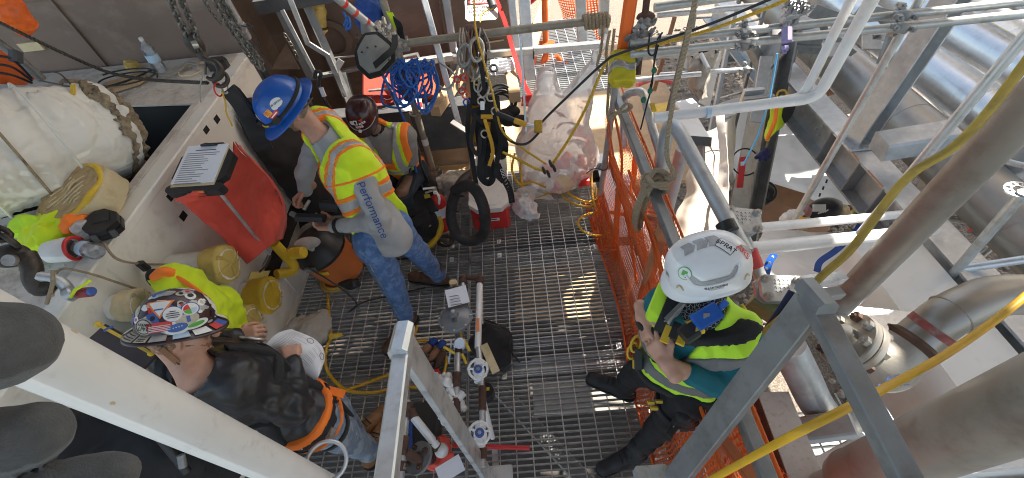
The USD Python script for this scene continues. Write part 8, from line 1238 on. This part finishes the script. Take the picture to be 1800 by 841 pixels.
garment(man,'shirt',lambda p: smax(.004,sm(.03,torso(p,J,.014),sm(.02,cap(p,J['Ls'],J['Le'],.068,.052),cap(p,J['Le'],le,.052,.043)) - folds(p,J['Ls'],J['Le'],45,.004) - folds(p,J['Le'],J['Lw'],60,.005,1.),cap(p,J['Rs'],J['Rs']+(J['Re'] - J['Rs'])*.85,.068,.055)) - .003*ripple(p,36),-(np.linalg.norm(p - J['neck'] - A_(0,0,.05),axis=1) - .070)),bp_,.0085,TEAL)
J['cap']=.070; base,o,up,lat,f=vest_fns(J,.028,.42,.12); vp=[J['Ls'],J['Rs'],J['pel'] - A_(0,0,.12),J['neck']]; v=garment(man,'vest',base,vp,.0085,HIVIS2); LF=lambda p: -((p - o) @ -lat) 
band(v,base,o,nrm(up+lat*.35),-.080,.060,REFLD,vp,out=.006); band(v,base,o,nrm(up+lat*.35),-.150,.010,BLACKF,vp,out=.006,name='trim'); band(v,base,o,up,-.33,.055,REFLD,vp,out=.004)
band(v,base,o,up,-.412,.012,BLACKF,vp,out=.004,name='trim')
pants(man,J,BLACKT,.010,.007); boot(man,J,'L',BOOTK); boot(man,J,'R',BOOTK)
hf,hu,hr=headframe(J)
GAIT=usdkit.material(stage,'/World/Looks/patterned_gaiter',{'g': ('geometry',{}),'v': ('voronoi_texture',{'scale': 75.,'feature': 'distance_to_edge'}),'r': ('rgb_ramp',{'ramp': [(.0,(.42,.42,.42)),(.025,(.42,.42,.42)),(.035,(.012,.012,.014)),(1.,(.012,.012,.014))]}),'p': ('principled_bsdf',{'roughness': .9})},[('g.position','v.vector'),('v.distance','r.fac'),('r.color','p.base_color')],surface='p.BSDF')
garment(man,'neck_gaiter',lambda p: np.maximum(np.minimum(headf(p,J,.008),cap(p,J['neck'] - A_(0,0,.02),J['head'] - hu*.05,.092,.070))+.004*ripple(p,60),np.maximum((p - J['head']) @ hu+.030,-((p - J['neck']) @ hu) - .04)),[J['head'],J['neck']],.0075,GAIT,.18); ponytail_free(man,J,HAIR,.003)
H=Hat(J['head']+hu*.035,hu,hf,.116,.147,.134,ridge=.0,square=2.3); hat=thing('safety_helmet','white climbing helmet with grey reflective chevrons and stickers','helmet',H.c); part(hat,'shell',H.dome(-.22,72,28),HATWH,True); part(hat,'rim',H.brimmesh(lambda a: .006+.018*np.clip(np.cos(a),0,1) ** 2,lambda a: .030+.016*np.cos(2*a),.008),HATWH,60)
stripe=lambda k: sg.Polygon([(-.026,.0),(-.012,.022),(.020,.022),(.012,0),(.020,-.022),(-.012,-.022)])
for k,e in enumerate((1.10,1.42,1.72)):
    az,el=(0.,e) if e < 1.57 else (math.pi,math.pi - e); H.decal(hat,sa.rotate(stripe(k),90 if e < 1.57 else -90,origin=(0,0)),az,el,STK_G,0,.0015,'reflector')
SL=-1.45
H.decal(hat,sg.LineString([(-.085,-.020),(-.052,.016),(.050,.022),(.085,-.016)]).buffer(.0085,join_style=2,cap_style=2),SL,.62,STK_G,0,.0015,'reflector'); part(hat,'side_ridge',MB().tube(H.lay([(x_,y_,.002) for x_,y_ in smooth_path([(-.10,-.030,0),(-.062,.024,0),(.060,.030,0),(.10,-.022,0)],30)[:,:2]],SL,.62,0,.001),.005,8),HATWH,True)
for k,s in enumerate(('AIR','PRODUCTS')): H.write(hat,s,.010,SL,.34 - .075*k,STK_GR if k == 0 else STK_K,0,.0022)
H.write(hat,'Orientation',.007,SL,.17,STK_G,0,.002,False); H.decal(hat,ellp(.024,.024,32),SL+.86,.60,STK_GR,0,.0015); H.decal(hat,ellp(.021,.021,32),SL+.86,.60,STK_W,0,.0023); H.decal(hat,sg.box(-.009,-.008,.009,.010),SL+.86,.62,STK_GR,0,.0032); H.write(hat,'3',.010,SL+.80,.55,STK_K,0,.0034)
H.decal(hat,sg.box(-.030,-.022,.030,.022),SL - 1.15,1.12,STK_K,1.25,.0015); H.decal(hat,sg.box(-.028,-.020,.028,.020),SL - 1.15,1.12,STK_W,1.25,.0023); H.write(hat,'SPRAT',.016,SL - 1.15,1.12,STK_K,1.25,.0032); H.write(hat,'ARS',.022,SL - 1.25,.70,STK_R,1.25,.0027); H.write(hat,'VK',.012,SL+1.35,.25,STK_K,0,.0022); H.decal(hat,sg.box(-.010,-.03,.010,.03),SL - 1.45,.55,STK_G,.2,.0015,'reflector')
for s in (-.9,.9): part(hat,'clip',MB().tube(H.pt(np.linspace(SL+s - .08,SL+s+.08,8),.10+.12*np.sin(np.linspace(0,3.14,8)),.003),.003,6),CREAMT,True)
part(hat,'chin_strap',MB().tube(smooth_path([H.pt(np.array([SL]),np.array([-.2]),-.015)[0],J['head'] - hr*.085 - hu*.06,J['head'] - hr*.04+hf*.05 - hu*.11],12),.008,6),BLACKF,True)
hn=thing('safety_harness','black climbing harness with yellow buckles on the man in the white helmet','harness',J['pel']); vb=lambda p: torso(p,J,.032); mid=o
sb=lambda name,ax,oo,at,w,m,ex=None,out=.012: band(hn,vb,oo,nrm(ax),at,w,m,vp,.0085,ex,name,out)
top=lambda p: -((p - mid) @ up) - .07; sb('shoulder_strap',lat,mid,.125,.045,BLACKF,top,.012); sb('chest_strap',up*.93+lat*.34,mid,.035,.036,BLACKF,lambda p: -((p - mid) @ f),.020); sb('waist_belt',up,J['pel'],.015,.045,BLACKF,None,.006)
for k,(px,py) in enumerate(((1172,588),(1186,582),(1200,592))): q=PZ(px,py,1.38); part(hn,'buckle',MB().bar(q - A_(.02,.03,0),q+A_(.02,.03,0),.012 if k else .008,.03,up=f,ch=.3),YELPAINT if k % 2 == 0 else BLACKP)
part(hn,'yellow_edge',MB().tube(smooth_path([PZ(1304,535,1.36),PZ(1314,552,1.34),PZ(1318,568,1.30)],10),.006,6),YELPAINT,True); part(hn,'gear_loop',MB().tube(smooth_path([PZ(1215,690,.93),PZ(1235,705,.86),PZ(1240,690,.9),PZ(1230,680,.95)],16),.009,8),BLACKF,True); part(hn,'leg_loop',surface(lambda p: np.maximum(leg(p,J,'L',.034),np.abs((p - J['Lhip']) @ nrm(J['Lk'] - J['Lhip']) - .12) - .03),J['Lhip'] - .3,J['Lhip']+.3,.0085),BLACKF,True)
for (px,py,z) in ((1112,672 - 55,.99),(1118,605,1.03)): carab(hn,px,py,float((PZ(px,py,z) - EYE) @ FW),.075,.3,YELPAINT)
part(hn,'descender',MB().box(PZ(1122,630,.98),(.04,.05,.09),D3,ch=.3),BLACKP); part(hn,'descender_tip',MB().box(PZ(1118,640,.96),(.03,.03,.04),D3,ch=.3),YELPAINT); part(hn,'wrist_device',MB().ball(PZ(1150,585,1.12),.03,2,(.8,.8,1.8)),BLACKP,True)
for (px,py) in ((1144,708),(1150,718),(1158,706)): part(hn,'yellow_tab',MB().box(PZ(px,py,.86),(.03,.02,.012),D3),YELPAINT)
rd=thing('two_way_radio','blue two way radio clipped to the chest strap below the white helmet','radio',PZ(1240,560,1.47)); a0,a1=PZ(1222,568,1.47),PZ(1262,545,1.49); part(rd,'body',MB().bar(a0,a1,.062,.036,up=EYE - a0,ch=.2),BLUE); part(rd,'screen',MB().box((a0+a1)/2+nrm(EYE - a0)*.019,(.022,.002,.022),D3),GALV_D); part(rd,'antenna',MB().bar(a1,PZ(1278,530,1.52),.02,.02,ch=.3),BLUE); part(rd,'pouch',MB().bar(PZ(1212,580,1.43),PZ(1232,572,1.44),.055,.035,ch=.2),YELPAINT); part(rd,'holder',MB().bar(PZ(1200,592,1.42),PZ(1222,578,1.43),.06,.045,ch=.2),BLACKP)
gg=thing('goggles','clear goggles hanging at the neck of the man in the white helmet','goggles',PZ(1185,555,1.42)); part(gg,'lens',sheet([PZ(1168,560,1.42),PZ(1175,572,1.38),PZ(1205,535,1.44),PZ(1196,530,1.46)],12,8,.008,12,2,.002),CLEAR,True); part(gg,'strap',rope([PZ(1168,565,1.40),PZ(1190,555,1.39),PZ(1206,530,1.45)],.004,14,6),CLEAR,True)
gv=thing('work_gloves','pair of black gloves hanging from the harness of the man in the white helmet','gloves',PZ(1185,765,.7)); w_=PZ(1196,735,.80); part(gv,'glove',surface(lambda p: handf(p,w_,A_(-.05,-.02,-1),A_(0,-.3,0)+A_(.2,0,0),A_(-1,.2,0),(.1,.12,.1,.15),.2,1.15),w_ - .3,w_+.2,.005),BLACKF,True); w2=PZ(1208,740,.78); part(gv,'glove',surface(lambda p: handf(p,w2,A_(.08,-.08,-1),A_(0,.3,0),A_(.6,.6,0),(.2,)*4,.2,1.1),w2 - .3,w2+.2,.006),BLACKP,True); part(gv,'red_strap',MB().bar(PZ(1202,705,.9),PZ(1198,735,.82),.03,.015,up=f,ch=.3),RED); part(gv,'clip',MB().torus(PZ(1216,712,.88),FW,.035,.007,18,6),HOOKI,True); part(gv,'print',MB().bar(PZ(1186,748,.79),PZ(1192,760,.75),.02,.004,up=-FW),STK_G)
# ---------------------------------------------------------------- gloved hand of the photographer at the lower left edge
gw=thing('person','gloved hand in grey knit gripping close to the camera, lower left corner','person',P(40,700,.34)); d0=.36
fing=[([(-150,620),(-80,610),(-30,612),(14,604)],0),([(-190,840),(-110,810),(-20,785),(58,764)],0),([(-40,960),(50,890),(120,855),(196,838)],0),([(180,990),(260,930),(320,900),(372,888)],0)]
def gh(p):
    d=None
    for k,(pts,_) in enumerate(fing):
        q=smooth_path([P(x_,y_,d0+.03*(k - 1)*.6+.012*j) for j,(x_,y_) in enumerate(pts)],9); r=(.040,.033,.026,.022)[k]
        for i in range(len(q) - 1): c=cap(p,q[i],q[i+1],r*(1.05 - .02*i),r*(1.03 - .02*i)); d=c if d is None else sm(.004,d,c)
    return sm(.01,d,cap(p,P(-220,640,.38),P(-160,900,.40),.06,.05)) - .0012*ripple(p,150) - .0006*ripple(p,420)
lo=np.min([P(-150,520,.3),P(480,1000,.3),P(-150,1000,.5),P(480,500,.5),P(-150,500,.5)],0) - .06; hi_=np.max([P(-150,520,.3),P(480,1000,.3),P(-150,1000,.5),P(480,500,.5),P(480,1000,.5)],0)+.06
part(gw,'glove',surface(gh,lo,hi_,.0042),GLOVE,True)
